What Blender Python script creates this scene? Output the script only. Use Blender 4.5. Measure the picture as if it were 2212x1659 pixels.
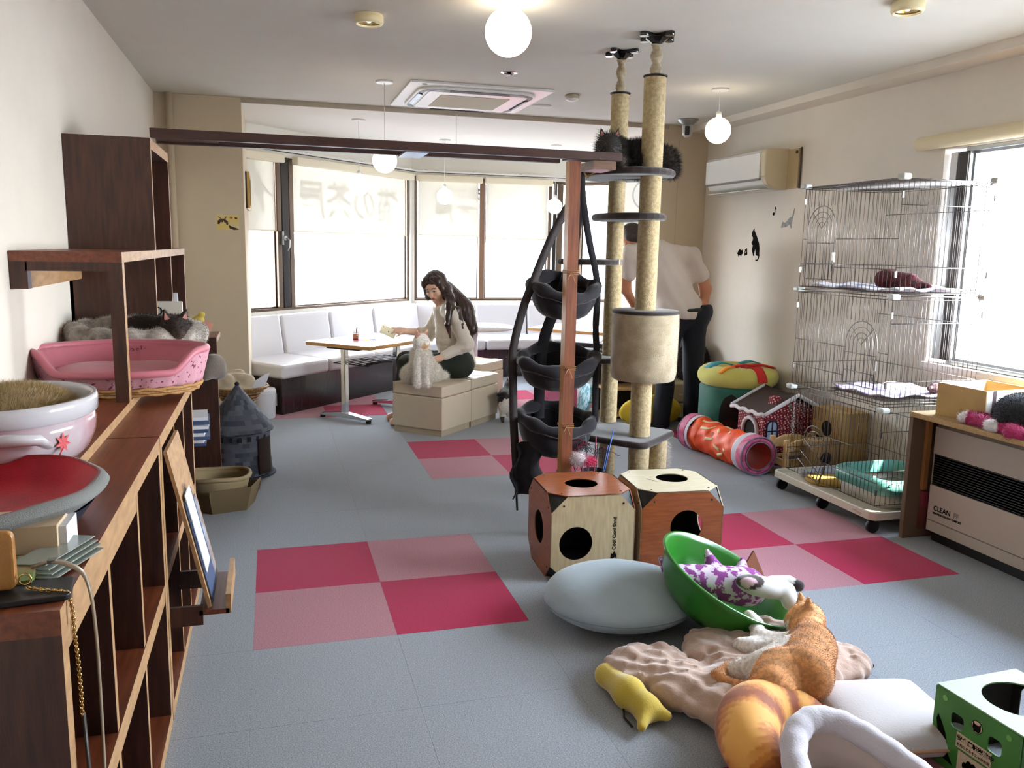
import bpy, math, random
import numpy as np
from mathutils import Vector, Matrix, Euler
for o in list(bpy.data.objects): bpy.data.objects.remove(o, do_unlink=True)
SC = bpy.context.scene
COL = SC.collection
rnd = random.Random(7)
PI = math.pi
# ---------------- camera ----------------
def set_camera():
    f, yaw, pitch, roll, h = 1806.6509, 0.2808381525, 0.161158396, 0.01929884243, 1.390887
    fw = Vector((math.sin(yaw)*math.cos(pitch), math.cos(yaw)*math.cos(pitch), -math.sin(pitch)))
    r = Vector((math.cos(yaw), -math.sin(yaw), 0)); u = r.cross(fw)
    r2 = math.cos(roll)*r + math.sin(roll)*u; u2 = -math.sin(roll)*r + math.cos(roll)*u
    cd = bpy.data.cameras.new('camera'); cam = bpy.data.objects.new('camera', cd); COL.objects.link(cam)
    M = Matrix((r2, u2, -fw)).transposed().to_4x4(); M.translation = (0, 0, h)
    cam.matrix_world = M
    cd.sensor_fit = 'HORIZONTAL'; cd.sensor_width = 36; cd.lens = f*36/2212
    cd.clip_start = .02; cd.clip_end = 300
    SC.camera = cam
set_camera()
# ---------------- light ----------------
SKY = 46.0; EXPO = -.12
def set_light():
    w = bpy.data.worlds.new('sky'); SC.world = w; w.use_nodes = True
    nt = w.node_tree; bg = nt.nodes['Background']
    tc = nt.nodes.new('ShaderNodeTexCoord'); sp = nt.nodes.new('ShaderNodeSeparateXYZ')
    nt.links.new(tc.outputs['Generated'], sp.inputs[0])
    cr = nt.nodes.new('ShaderNodeValToRGB'); nt.links.new(sp.outputs['Z'], cr.inputs[0])
    e = cr.color_ramp.elements; e[0].position = .0; e[0].color = (.93, .95, 1, 1); e[1].position = .9; e[1].color = (.62, .76, 1, 1)
    nt.links.new(cr.outputs[0], bg.inputs[0]); bg.inputs[1].default_value = SKY
    s = bpy.data.lights.new('sun', 'SUN'); s.energy = 60; s.angle = .02; s.color = (1, .93, .82)
    so = bpy.data.objects.new('sun', s); COL.objects.link(so)
    d = Vector((-.86*math.cos(1.12), .50*math.cos(1.12), -math.sin(1.12)))
    so.rotation_euler = d.to_track_quat('-Z', 'Y').to_euler(); so.location = (8, 12, 9)
    # light portals in the real window openings (sampling aids only, they give no light)
    def portal(loc, nrm, sx, sy):
        a = bpy.data.lights.new('window_portal', 'AREA'); a.shape = 'RECTANGLE'; a.size = sx; a.size_y = sy
        a.cycles.is_portal = True
        o = bpy.data.objects.new('window_portal', a); COL.objects.link(o); o.location = loc
        o.rotation_euler = Vector(nrm).to_track_quat('-Z', 'Y').to_euler()
    portal((.62, 8.5, 1.45), (.707, -.707, 0), 2.6, 1.45)
    portal((2.55, 9.38, 1.45), (0, -1, 0), 2.1, 1.45)
    portal((3.82, 8.98, 1.45), (-.707, -.707, 0), .7, 1.45)
    portal((3.68, 2.4, 1.385), (-1, 0, 0), 2.9, 1.1)
set_light()
SC.view_settings.view_transform = 'Standard'; SC.view_settings.look = 'None'
SC.view_settings.gamma = 1; SC.view_settings.use_curve_mapping = False
SC.view_settings.exposure = EXPO
try:
    SC.cycles.max_bounces = 8; SC.cycles.diffuse_bounces = 5; SC.cycles.transparent_max_bounces = 16; SC.cycles.sample_clamp_indirect = 6
    SC.cycles.caustics_reflective = False; SC.cycles.caustics_refractive = False
    SC.cycles.use_denoising = True
except Exception: pass
# ---------------- materials ----------------
MATS = {}
def lin(c):
    if isinstance(c, str):
        c = c.lstrip('#'); c = [int(c[i:i+2], 16)/255 for i in (0, 2, 4)]
        c = [x/12.92 if x <= .04045 else ((x+.055)/1.055)**2.4 for x in c]
    return tuple(c[:3]) + (1,)
def mat(name, col, rough=.6, metal=0, var=0, vs=20, bump=0, bs=200, stretch=None, col2=None, sheen=0, spec=.5, emit=0, trans=0, coat=0, thr=None, vcol=None, detail=4):
    if name in MATS: return MATS[name]
    m = bpy.data.materials.new(name); m.use_nodes = True; MATS[name] = m
    nt = m.node_tree; N = nt.nodes; L = nt.links; b = N['Principled BSDF']
    c = lin(col); b.inputs['Base Color'].default_value = c; b.inputs['Roughness'].default_value = rough
    b.inputs['Metallic'].default_value = metal; b.inputs['Specular IOR Level'].default_value = spec
    if sheen: b.inputs['Sheen Weight'].default_value = sheen; b.inputs['Sheen Roughness'].default_value = .4
    if coat: b.inputs['Coat Weight'].default_value = coat; b.inputs['Coat Roughness'].default_value = .1
    if emit: b.inputs['Emission Color'].default_value = c; b.inputs['Emission Strength'].default_value = emit
    if trans: b.inputs['Transmission Weight'].default_value = trans
    tc = N.new('ShaderNodeTexCoord'); mp = N.new('ShaderNodeMapping'); L.new(tc.outputs['Object'], mp.inputs[0])
    if stretch: mp.inputs['Scale'].default_value = stretch
    src = None
    if vcol:
        at = N.new('ShaderNodeAttribute'); at.attribute_name = vcol; src = at.outputs['Color']
    if var or col2:
        n = N.new('ShaderNodeTexNoise'); n.inputs['Scale'].default_value = vs; n.inputs['Detail'].default_value = detail
        L.new(mp.outputs[0], n.inputs[0])
        cr = N.new('ShaderNodeValToRGB'); L.new(n.outputs[0], cr.inputs[0])
        e = cr.color_ramp.elements
        t0, t1 = thr or (.3, .7)
        e[0].position = t0; e[1].position = t1
        if col2: e[0].color = c; e[1].color = lin(col2)
        else:
            k0, k1 = 1-var, 1+var
            if src is None:
                e[0].color = (c[0]*k0, c[1]*k0, c[2]*k0, 1); e[1].color = (min(1, c[0]*k1), min(1, c[1]*k1), min(1, c[2]*k1), 1)
            else: e[0].color = (k0, k0, k0, 1); e[1].color = (k1, k1, k1, 1)
        if src is not None:
            mx = N.new('ShaderNodeMix'); mx.data_type = 'RGBA'; mx.blend_type = 'MULTIPLY'; mx.inputs[0].default_value = 1
            L.new(src, mx.inputs[6]); L.new(cr.outputs[0], mx.inputs[7]); src = mx.outputs[2]
        else: src = cr.outputs[0]
    if src is not None: L.new(src, b.inputs['Base Color'])
    if bump:
        n2 = N.new('ShaderNodeTexNoise'); n2.inputs['Scale'].default_value = bs; n2.inputs['Detail'].default_value = 3
        L.new(mp.outputs[0], n2.inputs[0])
        bp = N.new('ShaderNodeBump'); bp.inputs['Strength'].default_value = bump; bp.inputs['Distance'].default_value = .004
        L.new(n2.outputs[0], bp.inputs['Height']); L.new(bp.outputs[0], b.inputs['Normal'])
    return m
def glass(name, tint=(.97, .99, .98), gloss=.08, alpha=None, rough=0.02):
    if name in MATS: return MATS[name]
    m = bpy.data.materials.new(name); m.use_nodes = True; MATS[name] = m
    nt = m.node_tree; N = nt.nodes; L = nt.links; N.remove(N['Principled BSDF'])
    t = N.new('ShaderNodeBsdfTransparent'); t.inputs[0].default_value = (*tint, 1)
    g = N.new('ShaderNodeBsdfGlossy'); g.inputs['Roughness'].default_value = rough
    mx = N.new('ShaderNodeMixShader'); mx.inputs[0].default_value = gloss
    L.new(t.outputs[0], mx.inputs[1]); L.new(g.outputs[0], mx.inputs[2]); L.new(mx.outputs[0], N['Material Output'].inputs[0])
    return m
def translucent(name, col, t=.5, transp=0):
    if name in MATS: return MATS[name]
    m = bpy.data.materials.new(name); m.use_nodes = True; MATS[name] = m
    nt = m.node_tree; N = nt.nodes; L = nt.links; N.remove(N['Principled BSDF'])
    d = N.new('ShaderNodeBsdfDiffuse'); d.inputs[0].default_value = lin(col)
    tr = N.new('ShaderNodeBsdfTranslucent'); tr.inputs[0].default_value = lin(col)
    mx = N.new('ShaderNodeMixShader'); mx.inputs[0].default_value = t
    L.new(d.outputs[0], mx.inputs[1]); L.new(tr.outputs[0], mx.inputs[2]); out = mx.outputs[0]
    if transp:
        tp = N.new('ShaderNodeBsdfTransparent'); m2 = N.new('ShaderNodeMixShader'); m2.inputs[0].default_value = transp
        L.new(out, m2.inputs[1]); L.new(tp.outputs[0], m2.inputs[2]); out = m2.outputs[0]
    L.new(out, N['Material Output'].inputs[0])
    return m
# ---------------- objects ----------------
def props(o, label=None, cat=None, group=None, kind=None):
    if label: o['label'] = label
    if cat: o['category'] = cat
    if group: o['group'] = group
    if kind: o['kind'] = kind
    return o
def thing(name, loc, label, cat, rz=0, group=None, kind=None):
    o = bpy.data.objects.new(name, None); COL.objects.link(o); o.location = loc; o.rotation_euler = (0, 0, rz)
    o.empty_display_size = .05
    return props(o, label, cat, group, kind)
class MB:
    """collects primitives; build() makes ONE mesh object"""
    def __init__(s): s.v = []; s.f = []; s.sm = []; s.T = None
    def add(s, vs, fs, smooth=False):
        n = len(s.v)
        if s.T is not None: vs = [tuple(s.T @ Vector(v)) for v in vs]
        s.v += [tuple(v) for v in vs]; s.f += [tuple(i+n for i in f) for f in fs]; s.sm += [smooth]*len(fs); return s
    def box(s, x0, x1, y0, y1, z0, z1):
        return s.add([(x0,y0,z0),(x1,y0,z0),(x1,y1,z0),(x0,y1,z0),(x0,y0,z1),(x1,y0,z1),(x1,y1,z1),(x0,y1,z1)],
            [(0,3,2,1),(4,5,6,7),(0,1,5,4),(1,2,6,5),(2,3,7,6),(3,0,4,7)])
    def obox(s, c, size, rot=(0, 0, 0)):
        M = Matrix.Translation(c) @ Euler(rot).to_matrix().to_4x4(); a, b, d = [x/2 for x in size]
        vs = [M @ Vector(p) for p in [(-a,-b,-d),(a,-b,-d),(a,b,-d),(-a,b,-d),(-a,-b,d),(a,-b,d),(a,b,d),(-a,b,d)]]
        return s.add(vs, [(0,3,2,1),(4,5,6,7),(0,1,5,4),(1,2,6,5),(2,3,7,6),(3,0,4,7)])
    def bar(s, p0, p1, w, t, up=(0, 0, 1)):
        p0, p1 = Vector(p0), Vector(p1); d = (p1-p0).normalized(); r = d.cross(Vector(up))
        if r.length < 1e-4: r = d.cross(Vector((1, 0, 0)))
        r.normalize(); u = r.cross(d); vs = []
        for p in (p0, p1):
            for a, b in ((-1,-1),(1,-1),(1,1),(-1,1)): vs.append(p + r*a*w/2 + u*b*t/2)
        return s.add(vs, [(0,1,2,3),(7,6,5,4),(0,4,5,1),(1,5,6,2),(2,6,7,3),(3,7,4,0)])
    def tube(s, pts, r, n=8, closed=False, caps=True, smooth=True, flat=None):
        P = [Vector(p) for p in pts]; m = len(P); R = r if hasattr(r, '__len__') else [r]*m
        vs = []; prev = None
        for i, p in enumerate(P):
            if closed: d = P[(i+1) % m]-P[i-1]
            else: d = P[min(i+1, m-1)]-P[max(i-1, 0)]
            d = d.normalized() if d.length > 1e-9 else Vector((0, 0, 1))
            if prev is None:
                a = Vector((0, 0, 1)) if abs(d.z) < .9 else Vector((1, 0, 0)); x = d.cross(a).normalized()
            else: x = (prev - d*prev.dot(d)); x = x.normalized() if x.length > 1e-6 else prev
            prev = x; y = d.cross(x)
            for k in range(n):
                t = 2*PI*k/n; fx = fy = R[i]
                if flat: fy = R[i]*flat
                vs.append(p + x*math.cos(t)*fx + y*math.sin(t)*fy)
        fs = []
        for i in range(m if closed else m-1):
            j = (i+1) % m
            for k in range(n): fs.append((i*n+k, i*n+(k+1) % n, j*n+(k+1) % n, j*n+k))
        s.add(vs, fs, smooth)
        if caps and not closed:
            q = len(s.v)-len(vs); s.f += [tuple(q+k for k in reversed(range(n))), tuple(q+(m-1)*n+k for k in range(n))]; s.sm += [False]*2
        return s
    def cyl(s, p0, p1, r, r1=None, n=16, smooth=True): return s.tube([p0, p1], [r, r if r1 is None else r1], n, smooth=smooth)
    def lathe(s, prof, n=24, c=(0, 0, 0), sx=1, sy=1, cap0=True, cap1=True, smooth=True, wob=None):
        vs = []; m = len(prof)
        for j, (r, z) in enumerate(prof):
            for k in range(n):
                t = 2*PI*k/n; q = r; zz = z
                if wob: dr, dz = wob(t, j/(m-1)); q += dr; zz += dz
                vs.append((c[0]+q*sx*math.cos(t), c[1]+q*sy*math.sin(t), c[2]+zz))
        fs = [(j*n+k, j*n+(k+1) % n, (j+1)*n+(k+1) % n, (j+1)*n+k) for j in range(m-1) for k in range(n)]
        s.add(vs, fs, smooth); q = len(s.v)-len(vs)
        if cap0: s.f.append(tuple(q+k for k in reversed(range(n)))); s.sm.append(False)
        if cap1: s.f.append(tuple(q+(m-1)*n+k for k in range(n))); s.sm.append(False)
        return s
    def ball(s, c, r, n=16, sx=1, sy=1, sz=1):
        m = max(6, n//2); prof = [(r*math.sin(PI*(j+.02)/(m+.04)), -r*sz*math.cos(PI*(j+.02)/(m+.04))) for j in range(m+1)]
        return s.lathe(prof, n, c, sx, sy)
    def prism(s, poly, a, b, axis='z', hole=None):
        """extrude a polygon [(u,v)] between a and b along axis; x: (u=y,v=z), y: (u=x,v=z), z: (u=x,v=y)"""
        def P(u, v, w): return {'x': (w, u, v), 'y': (u, w, v), 'z': (u, v, w)}[axis]
        n = len(poly)
        if hole is None:
            return s.add([P(u, v, a) for u, v in poly]+[P(u, v, b) for u, v in poly],
                [tuple(reversed(range(n))), tuple(range(n, 2*n))]+[(i, (i+1) % n, n+(i+1) % n, n+i) for i in range(n)])
        # hole: polygon with the same number of points
        vs = [P(u, v, w) for w in (a, b) for L_ in (poly, hole) for u, v in L_]
        fs = []
        for i in range(n):
            j = (i+1) % n
            fs += [(j, i, n+i, n+j), (2*n+i, 2*n+j, 3*n+j, 3*n+i), (i, j, 2*n+j, 2*n+i), (n+j, n+i, 3*n+i, 3*n+j)]
        return s.add(vs, fs)
    def surf(s, fn, nu, nv, thick=0, smooth=True, closeu=False):
        """grid surface fn(u,v)->(x,y,z), u,v in 0..1"""
        vs = []; mu = nu if closeu else nu+1
        for j in range(nv+1):
            for i in range(mu): vs.append(Vector(fn(i/nu, j/nv)))
        fs = [(j*mu+i, j*mu+(i+1) % mu, (j+1)*mu+(i+1) % mu, (j+1)*mu+i) for j in range(nv) for i in range(nu)]
        return s.add(vs, fs, smooth)
    def build(s, name, m, parent=None, world=False, bevel=0, seg=2, solid=0, sub=0, **pr):
        v = s.v
        if world and parent is not None:
            q = parent
            while q.parent: q = q.parent
            L_ = q.location; v = [(a-L_[0], b-L_[1], c-L_[2]) for a, b, c in v]
        me = bpy.data.meshes.new(name); me.from_pydata(v, [], s.f); me.validate(); 
        if len(me.polygons) == len(s.sm): me.polygons.foreach_set('use_smooth', s.sm)
        for mm in (m if isinstance(m, (list, tuple)) else [m]): me.materials.append(mm)
        me.update()
        o = bpy.data.objects.new(name, me); COL.objects.link(o)
        if parent is not None: o.parent = parent
        if solid:
            d = o.modifiers.new('s', 'SOLIDIFY'); d.thickness = abs(solid); d.offset = -1 if solid > 0 else 1
        if bevel:
            b = o.modifiers.new('b', 'BEVEL'); b.width = bevel; b.segments = seg; b.limit_method = 'ANGLE'; b.angle_limit = .6
        if sub:
            d = o.modifiers.new('d', 'SUBSURF'); d.levels = sub; d.render_levels = sub
        return props(o, **pr)
def fixn(o):
    """recalculate normals outward"""
    import bmesh
    b = bmesh.new(); b.from_mesh(o.data); bmesh.ops.recalc_face_normals(b, faces=b.faces); b.to_mesh(o.data); b.free(); return o
def struct(name, mb, m, **k):
    o = mb.build(name, m, None, **k); o['kind'] = 'structure'; return o
def dup(root, loc=None, rz=None, label=None, group=None, cat=None):
    r = root.copy(); COL.objects.link(r)
    if loc is not None: r.location = loc
    if rz is not None: r.rotation_euler = (0, 0, rz)
    if label: r['label'] = label
    if group: r['group'] = group
    def rec(a, b):
        for ch in a.children:
            c = ch.copy(); COL.objects.link(c); c.parent = b; rec(ch, c)
    rec(root, r)
    return r
# --- signed-distance modelling: one continuous mesh out of blended round cones and ellipsoids ---
def E3(c, r, rot=(0, 0, 0), k=None, col=None): return ('e', c, r, rot, k, col)
def CP(a, b, r0, r1=None, k=None, col=None): return ('c', a, b, r0, r0 if r1 is None else r1, k, col)
def sdf_eval(P, prims, k0):
    D = None; near = None; cid = None
    for i, p in enumerate(prims):
        if p[0] == 'e':
            _, c, r, rot, k, col = p
            Q = P-np.array(c, np.float32)
            if any(rot): Q = Q @ np.array(Euler(rot).to_matrix(), dtype=np.float32)
            r = np.array(r, np.float32); q1 = np.linalg.norm(Q/r, axis=-1); q2 = np.linalg.norm(Q/(r*r), axis=-1)
            d = q1*(q1-1)/np.maximum(q2, 1e-6)
        else:
            _, a, b, r0, r1, k, col = p
            a = np.array(a, np.float32); b = np.array(b, np.float32); ab = b-a
            t = np.clip(((P-a) @ ab)/max(1e-9, float(ab @ ab)), 0, 1)
            d = np.linalg.norm(P-a-t[..., None]*ab, axis=-1)-(r0+(r1-r0)*t)
        k = k0 if k is None else k
        if D is None: D = d; near = d.copy(); cid = np.zeros(d.shape, int)
        else:
            m = d < near; near = np.where(m, d, near); cid = np.where(m, i, cid)
            if k > 0:
                h = np.maximum(k-np.abs(D-d), 0)/k; D = np.minimum(D, d)-h*h*k*.25
            else: D = np.minimum(D, d)
    return D, cid
def wob3(P, sc, seed=0):
    r = np.random.RandomState(seed); o = 0
    for i in range(5):
        f = sc*(1.0+.45*i); w = r.normal(size=3); w /= np.linalg.norm(w); o = o+np.sin(P @ (w*f)+r.uniform(0, 6))*np.sin(P @ (np.roll(w, 1)*f*.8)+r.uniform(0, 6))/(1+.4*i)
    return o*.45
def sdf_mesh(prims, h, k=.02, disp=None, clip=None):
    lo = np.full(3, 1e9); hi = -lo
    for p in prims:
        if p[0] == 'e': R_ = max(p[2]); c = np.array(p[1]); lo = np.minimum(lo, c-R_); hi = np.maximum(hi, c+R_)
        else:
            for q, r in ((p[1], p[3]), (p[2], p[4])): c = np.array(q); lo = np.minimum(lo, c-r); hi = np.maximum(hi, c+r)
    lo -= 3*h; hi += 3*h; n = np.ceil((hi-lo)/h).astype(int)+1
    ax = [lo[i]+h*np.arange(n[i]) for i in range(3)]
    G = np.stack(np.meshgrid(*ax, indexing='ij'), -1).astype(np.float32)
    D, _ = sdf_eval(G, prims, k)
    if disp: D = D+disp(G)
    if clip: D = np.maximum(D, clip(G))
    S = D < 0
    cell = np.zeros(tuple(n-1), bool); acc = np.zeros(tuple(n-1)+(3,), np.float32); cnt = np.zeros(tuple(n-1), np.float32)
    sl = lambda o: tuple(slice(o[i], n[i]-1+o[i]) for i in range(3))
    for a in range(3):
        for b in (0, 1):
            for c in (0, 1):
                o0 = [0, 0, 0]; o0[(a+1) % 3] = b; o0[(a+2) % 3] = c; o1 = list(o0); o1[a] = 1
                d0, d1 = D[sl(o0)], D[sl(o1)]; x = (d0 < 0) != (d1 < 0)
                t = np.where(x, d0/np.where(x, d0-d1, 1), 0)
                for i in range(3): acc[..., i] += np.where(x, (t if i == a else o0[i]), 0)
                cnt += x
    cell = cnt > 0; idx = -np.ones(tuple(n-1), int); idx[cell] = np.arange(cell.sum())
    V = np.argwhere(cell)+acc[cell]/cnt[cell][:, None]; V = lo+h*V
    F = []
    for a in range(3):
        b, c = (a+1) % 3, (a+2) % 3
        o1 = [0, 0, 0]; o1[a] = 1
        s0 = S[tuple(slice(0, n[i]-1) for i in range(3))]; s1 = S[tuple(slice(o1[i], n[i]-1+o1[i]) for i in range(3))]
        e = np.argwhere(s0 != s1); e = e[(e[:, b] > 0) & (e[:, c] > 0)]
        fl = S[tuple(e.T)]
        def ix(db, dc): q = e.copy(); q[:, b] -= db; q[:, c] -= dc; return idx[tuple(q.T)]
        quad = np.stack([ix(0, 0), ix(1, 0), ix(1, 1), ix(0, 1)], 1)
        quad[~fl] = quad[~fl][:, ::-1]
        F.append(quad)
    F = np.concatenate(F); F = F[(F >= 0).all(1)]
    return V.astype(np.float32), F
def blob(name, prims, m, parent=None, h=.012, k=.02, disp=None, clip=None, colfn=None, soft=.0, world=False, sub=0, **pr):
    V, F = sdf_mesh(prims, h, k, disp, clip)
    # one smoothing pass
    A = np.zeros_like(V); C = np.zeros(len(V))
    for i in range(4):
        a, b = F[:, i], F[:, (i+1) % 4]
        np.add.at(A, a, V[b]); np.add.at(C, a, 1); np.add.at(A, b, V[a]); np.add.at(C, b, 1)
    V = V*.5+A/np.maximum(C, 1)[:, None]*.5
    me = bpy.data.meshes.new(name)
    if any(p[-1] is not None for p in prims) or colfn:
        if colfn: cols = colfn(V)
        else:
            Vj = V+soft*np.stack([wob3(V, 60, s_) for s_ in (1, 2, 3)], -1) if soft else V
            _, cid = sdf_eval(Vj.astype(np.float32), prims, k)
            tab = np.array([lin(p[-1])[:3] if p[-1] is not None else (.5, .5, .5) for p in prims]); cols = tab[cid]
    else: cols = None
    if world and parent is not None:
        q = parent
        while q.parent: q = q.parent
        V = V-np.array(q.location)
    me.vertices.add(len(V)); me.vertices.foreach_set('co', V.ravel())
    me.loops.add(F.size); me.loops.foreach_set('vertex_index', F.ravel().astype(np.int32))
    me.polygons.add(len(F)); me.polygons.foreach_set('loop_start', np.arange(0, F.size, 4, dtype=np.int32))
    me.polygons.foreach_set('use_smooth', np.ones(len(F), bool)); me.update(calc_edges=True)
    if cols is not None:
        ca = me.color_attributes.new('Col', 'FLOAT_COLOR', 'POINT')
        ca.data.foreach_set('color', np.c_[cols, np.ones(len(V))].ravel().astype(np.float32))
    me.materials.append(m)
    o = bpy.data.objects.new(name, me); COL.objects.link(o)
    if parent is not None: o.parent = parent
    if sub: d = o.modifiers.new('d', 'SUBSURF'); d.levels = sub; d.render_levels = sub
    return props(o, **pr)
def fur(o, m, n, ln, w=.0012, lay=.6, down=(0, 0, -.3), seed=1, jit=.5, name='fur', where=None):
    """short hair tufts growing out of mesh o: thin triangles, one 'stuff' part"""
    me = o.data; V = np.empty(len(me.vertices)*3, np.float32); me.vertices.foreach_get('co', V); V = V.reshape(-1, 3)
    Nn = np.empty(len(me.vertices)*3, np.float32); me.vertices.foreach_get('normal', Nn); Nn = Nn.reshape(-1, 3)
    r = np.random.RandomState(seed)
    me.calc_loop_triangles(); T = np.array([t.vertices[:] for t in me.loop_triangles])
    ar = np.linalg.norm(np.cross(V[T[:, 1]]-V[T[:, 0]], V[T[:, 2]]-V[T[:, 0]]), axis=1)
    if where is not None: ar = ar*where(V[T[:, 0]])
    pick = r.choice(len(T), n, p=ar/ar.sum()); b = r.dirichlet((1, 1, 1), n)
    P = (V[T[pick]]*b[..., None]).sum(1); Q = Nn[T[pick, 0]]
    d = Q*(1-lay)+np.array(down)*lay+r.normal(size=(n, 3))*jit*.35; d -= Q*np.minimum(0, (d*Q).sum(1))[:, None]*1.0; d += Q*.15
    d /= np.linalg.norm(d, axis=1)[:, None]+1e-9
    s = np.cross(d, r.normal(size=(n, 3))); s /= np.linalg.norm(s, axis=1)[:, None]+1e-9
    L_ = (ln*r.uniform(.5, 1.2, n))[:, None]
    vs = np.stack([P-Q*.002-s*w, P-Q*.002+s*w, P+d*L_], 1).reshape(-1, 3)
    f = np.arange(n*3).reshape(-1, 3)
    me2 = bpy.data.meshes.new(name); me2.from_pydata([], [], []) ; me2.vertices.add(n*3); me2.vertices.foreach_set('co', vs.astype(np.float32).ravel())
    me2.loops.add(n*3); me2.loops.foreach_set('vertex_index', f.ravel().astype(np.int32)); me2.polygons.add(n)
    me2.polygons.foreach_set('loop_start', np.arange(0, n*3, 3, dtype=np.int32)); me2.update(calc_edges=True)
    if 'Col' in me.color_attributes:
        C = np.empty(len(me.vertices)*4, np.float32); me.color_attributes['Col'].data.foreach_get('color', C); C = C.reshape(-1, 4)[T[pick, 0]]
        C = C*np.r_[1, 1, 1, 1]*r.uniform(.8, 1.15, n)[:, None]; C[:, 3] = 1
        ca = me2.color_attributes.new('Col', 'FLOAT_COLOR', 'POINT'); ca.data.foreach_set('color', np.repeat(C, 3, 0).astype(np.float32).ravel())
    me2.materials.append(m)
    q = bpy.data.objects.new(name, me2); COL.objects.link(q); q.parent = o; q['kind'] = 'stuff'
    return q
def text(name, s, size, m, parent, M, extrude=.0004, align='LEFT', mirror=False, bold=0, **pr):
    cu = bpy.data.curves.new(name, 'FONT'); cu.body = s; cu.size = size; cu.extrude = extrude; cu.align_x = align; cu.offset = bold
    t = bpy.data.objects.new('tmp', cu); COL.objects.link(t); bpy.context.view_layer.update()
    dg = bpy.context.evaluated_depsgraph_get(); me = bpy.data.meshes.new_from_object(t.evaluated_get(dg)); me.name = name
    bpy.data.objects.remove(t)
    if mirror: me.transform(Matrix.Scale(-1, 4, (1, 0, 0)))
    me.transform(M); me.materials.clear(); me.materials.append(m)
    o = bpy.data.objects.new(name, me); COL.objects.link(o)
    if parent is not None: o.parent = parent
    return props(o, **pr)
def frame_M(origin, right, up):
    r = Vector(right).normalized(); u = Vector(up); u = (u-r*u.dot(r)).normalized(); n = r.cross(u)
    M = Matrix((r, u, n)).transposed().to_4x4(); M.translation = origin; return M
def arc(c, r, a0, a1, n, plane='xz'):
    out = []
    for i in range(n+1):
        t = a0+(a1-a0)*i/n; u, v = r*math.cos(t), r*math.sin(t)
        out.append({'xz': (c[0]+u, c[1], c[2]+v), 'yz': (c[0], c[1]+u, c[2]+v), 'xy': (c[0]+u, c[1]+v, c[2])}[plane])
    return out
def circ(cx, cy, r, n, rot=0, ry=None): return [(cx+r*math.cos(rot+2*PI*i/n), cy+(ry or r)*math.sin(rot+2*PI*i/n)) for i in range(n)]
# ================= ROOM =================
CZ, AZ = 2.42, 2.39            # main ceiling, alcove ceiling
XL, XR, YB, YN = -.76, 3.57, 6.55, -1.8
WALLM = mat('wall_paper', '#e0d8cc', .85, var=.02, vs=6, bump=.25, bs=350)
CEILM = mat('ceiling_paper', '#d8d6cd', .9, var=.015, vs=5, bump=.3, bs=300)
ALCW = mat('alcove_paper', '#eae7df', .85, bump=.2, bs=350)
LAMPTAN = mat('wall_paper_lamp_tan', '#c6b69c', .85, var=.02, vs=6, bump=.25, bs=350)  # wall paper with warm lamp light and backlit shade mixed into its colour
TRIMM = mat('trim_beige', '#a99d8c', .7)
BRONZE = mat('window_bronze', '#5b4c40', .35, metal=.75)
ALU = mat('window_aluminium', '#a9abad', .3, metal=.9)
BLACKR = mat('black_rubber', '#0d0c0e', .6)
GLASS = glass('window_glass', (.97, .985, .98), .05)
WHITEP = mat('white_plastic', '#e6e6e2', .35)
def grid_col(i, j):
    for dx, dy in ((0, 0), (2, 4)):
        a, b = (i-dx) % 4, (j-dy) % 8
        if a < 2 and b < 2: return 'crimson' if (a+b) % 2 else 'dusty'
    return 'grey'
def carpet_mat(name, c1, c2, bright):
    m = mat(name, c1, .98, col2=c2, vs=260, thr=(.35, .66), bump=.25, bs=420, spec=.1, sheen=.15, detail=6)
    return m
CM = {'grey': carpet_mat('carpet_grey', '#7b7f85', '#a6aaaf', 1), 'crimson': carpet_mat('carpet_crimson', '#8f1238', '#ac204c', 1), 'dusty': carpet_mat('carpet_dusty_rose', '#99646e', '#b5848d', 1)}
slab = MB().box(XL-.2, 5.4, YN-.2, 10.6, -.2, -.006); floor = struct('floor', slab, mat('screed', '#6d6f72', .9))
def carpet():
    ax, ay = -.0936, 2.8433; base = {}
    for j in range(-9, 14):
        for i in range(-2, 9):
            x, y = ax+.5*i, ay+.5*j
            if x > XR+.02 and y < YB-.5: continue
            c = grid_col(i, j)
            if c not in base:
                b = MB(); e = .0005; g = .24985
                b.add([(-g,-g,-.006),(g,-g,-.006),(g,g,-.006),(-g,g,-.006),(-g,-g,-e),(g,-g,-e),(g,g,-e),(-g,g,-e),(-g+e,-g+e,0),(g-e,-g+e,0),(g-e,g-e,0),(-g+e,g-e,0)],
                      [(0,1,5,4),(1,2,6,5),(2,3,7,6),(3,0,4,7),(4,5,9,8),(5,6,10,9),(6,7,11,10),(7,4,8,11),(8,9,10,11)])
                o = b.build('carpet_tile', CM[c], floor); base[c] = o
                if c != 'grey': o['label'] = {'crimson': 'crimson carpet tile', 'dusty': 'dusty rose carpet tile'}[c]
            else: o = base[c].copy(); COL.objects.link(o)
            o.location = (x+.25, y+.25, 0)
            o.rotation_euler = (0, 0, rnd.choice((0, PI/2, PI, -PI/2)))
carpet()
struct('ceiling', MB().box(XL-.2, XR+.2, YN-.2, YB+.02, CZ, CZ+.15), CEILM)
struct('ceiling_alcove', MB().box(-.9, 5.3, YB+.02, 10.6, AZ, AZ+.18), ALCW)
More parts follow.
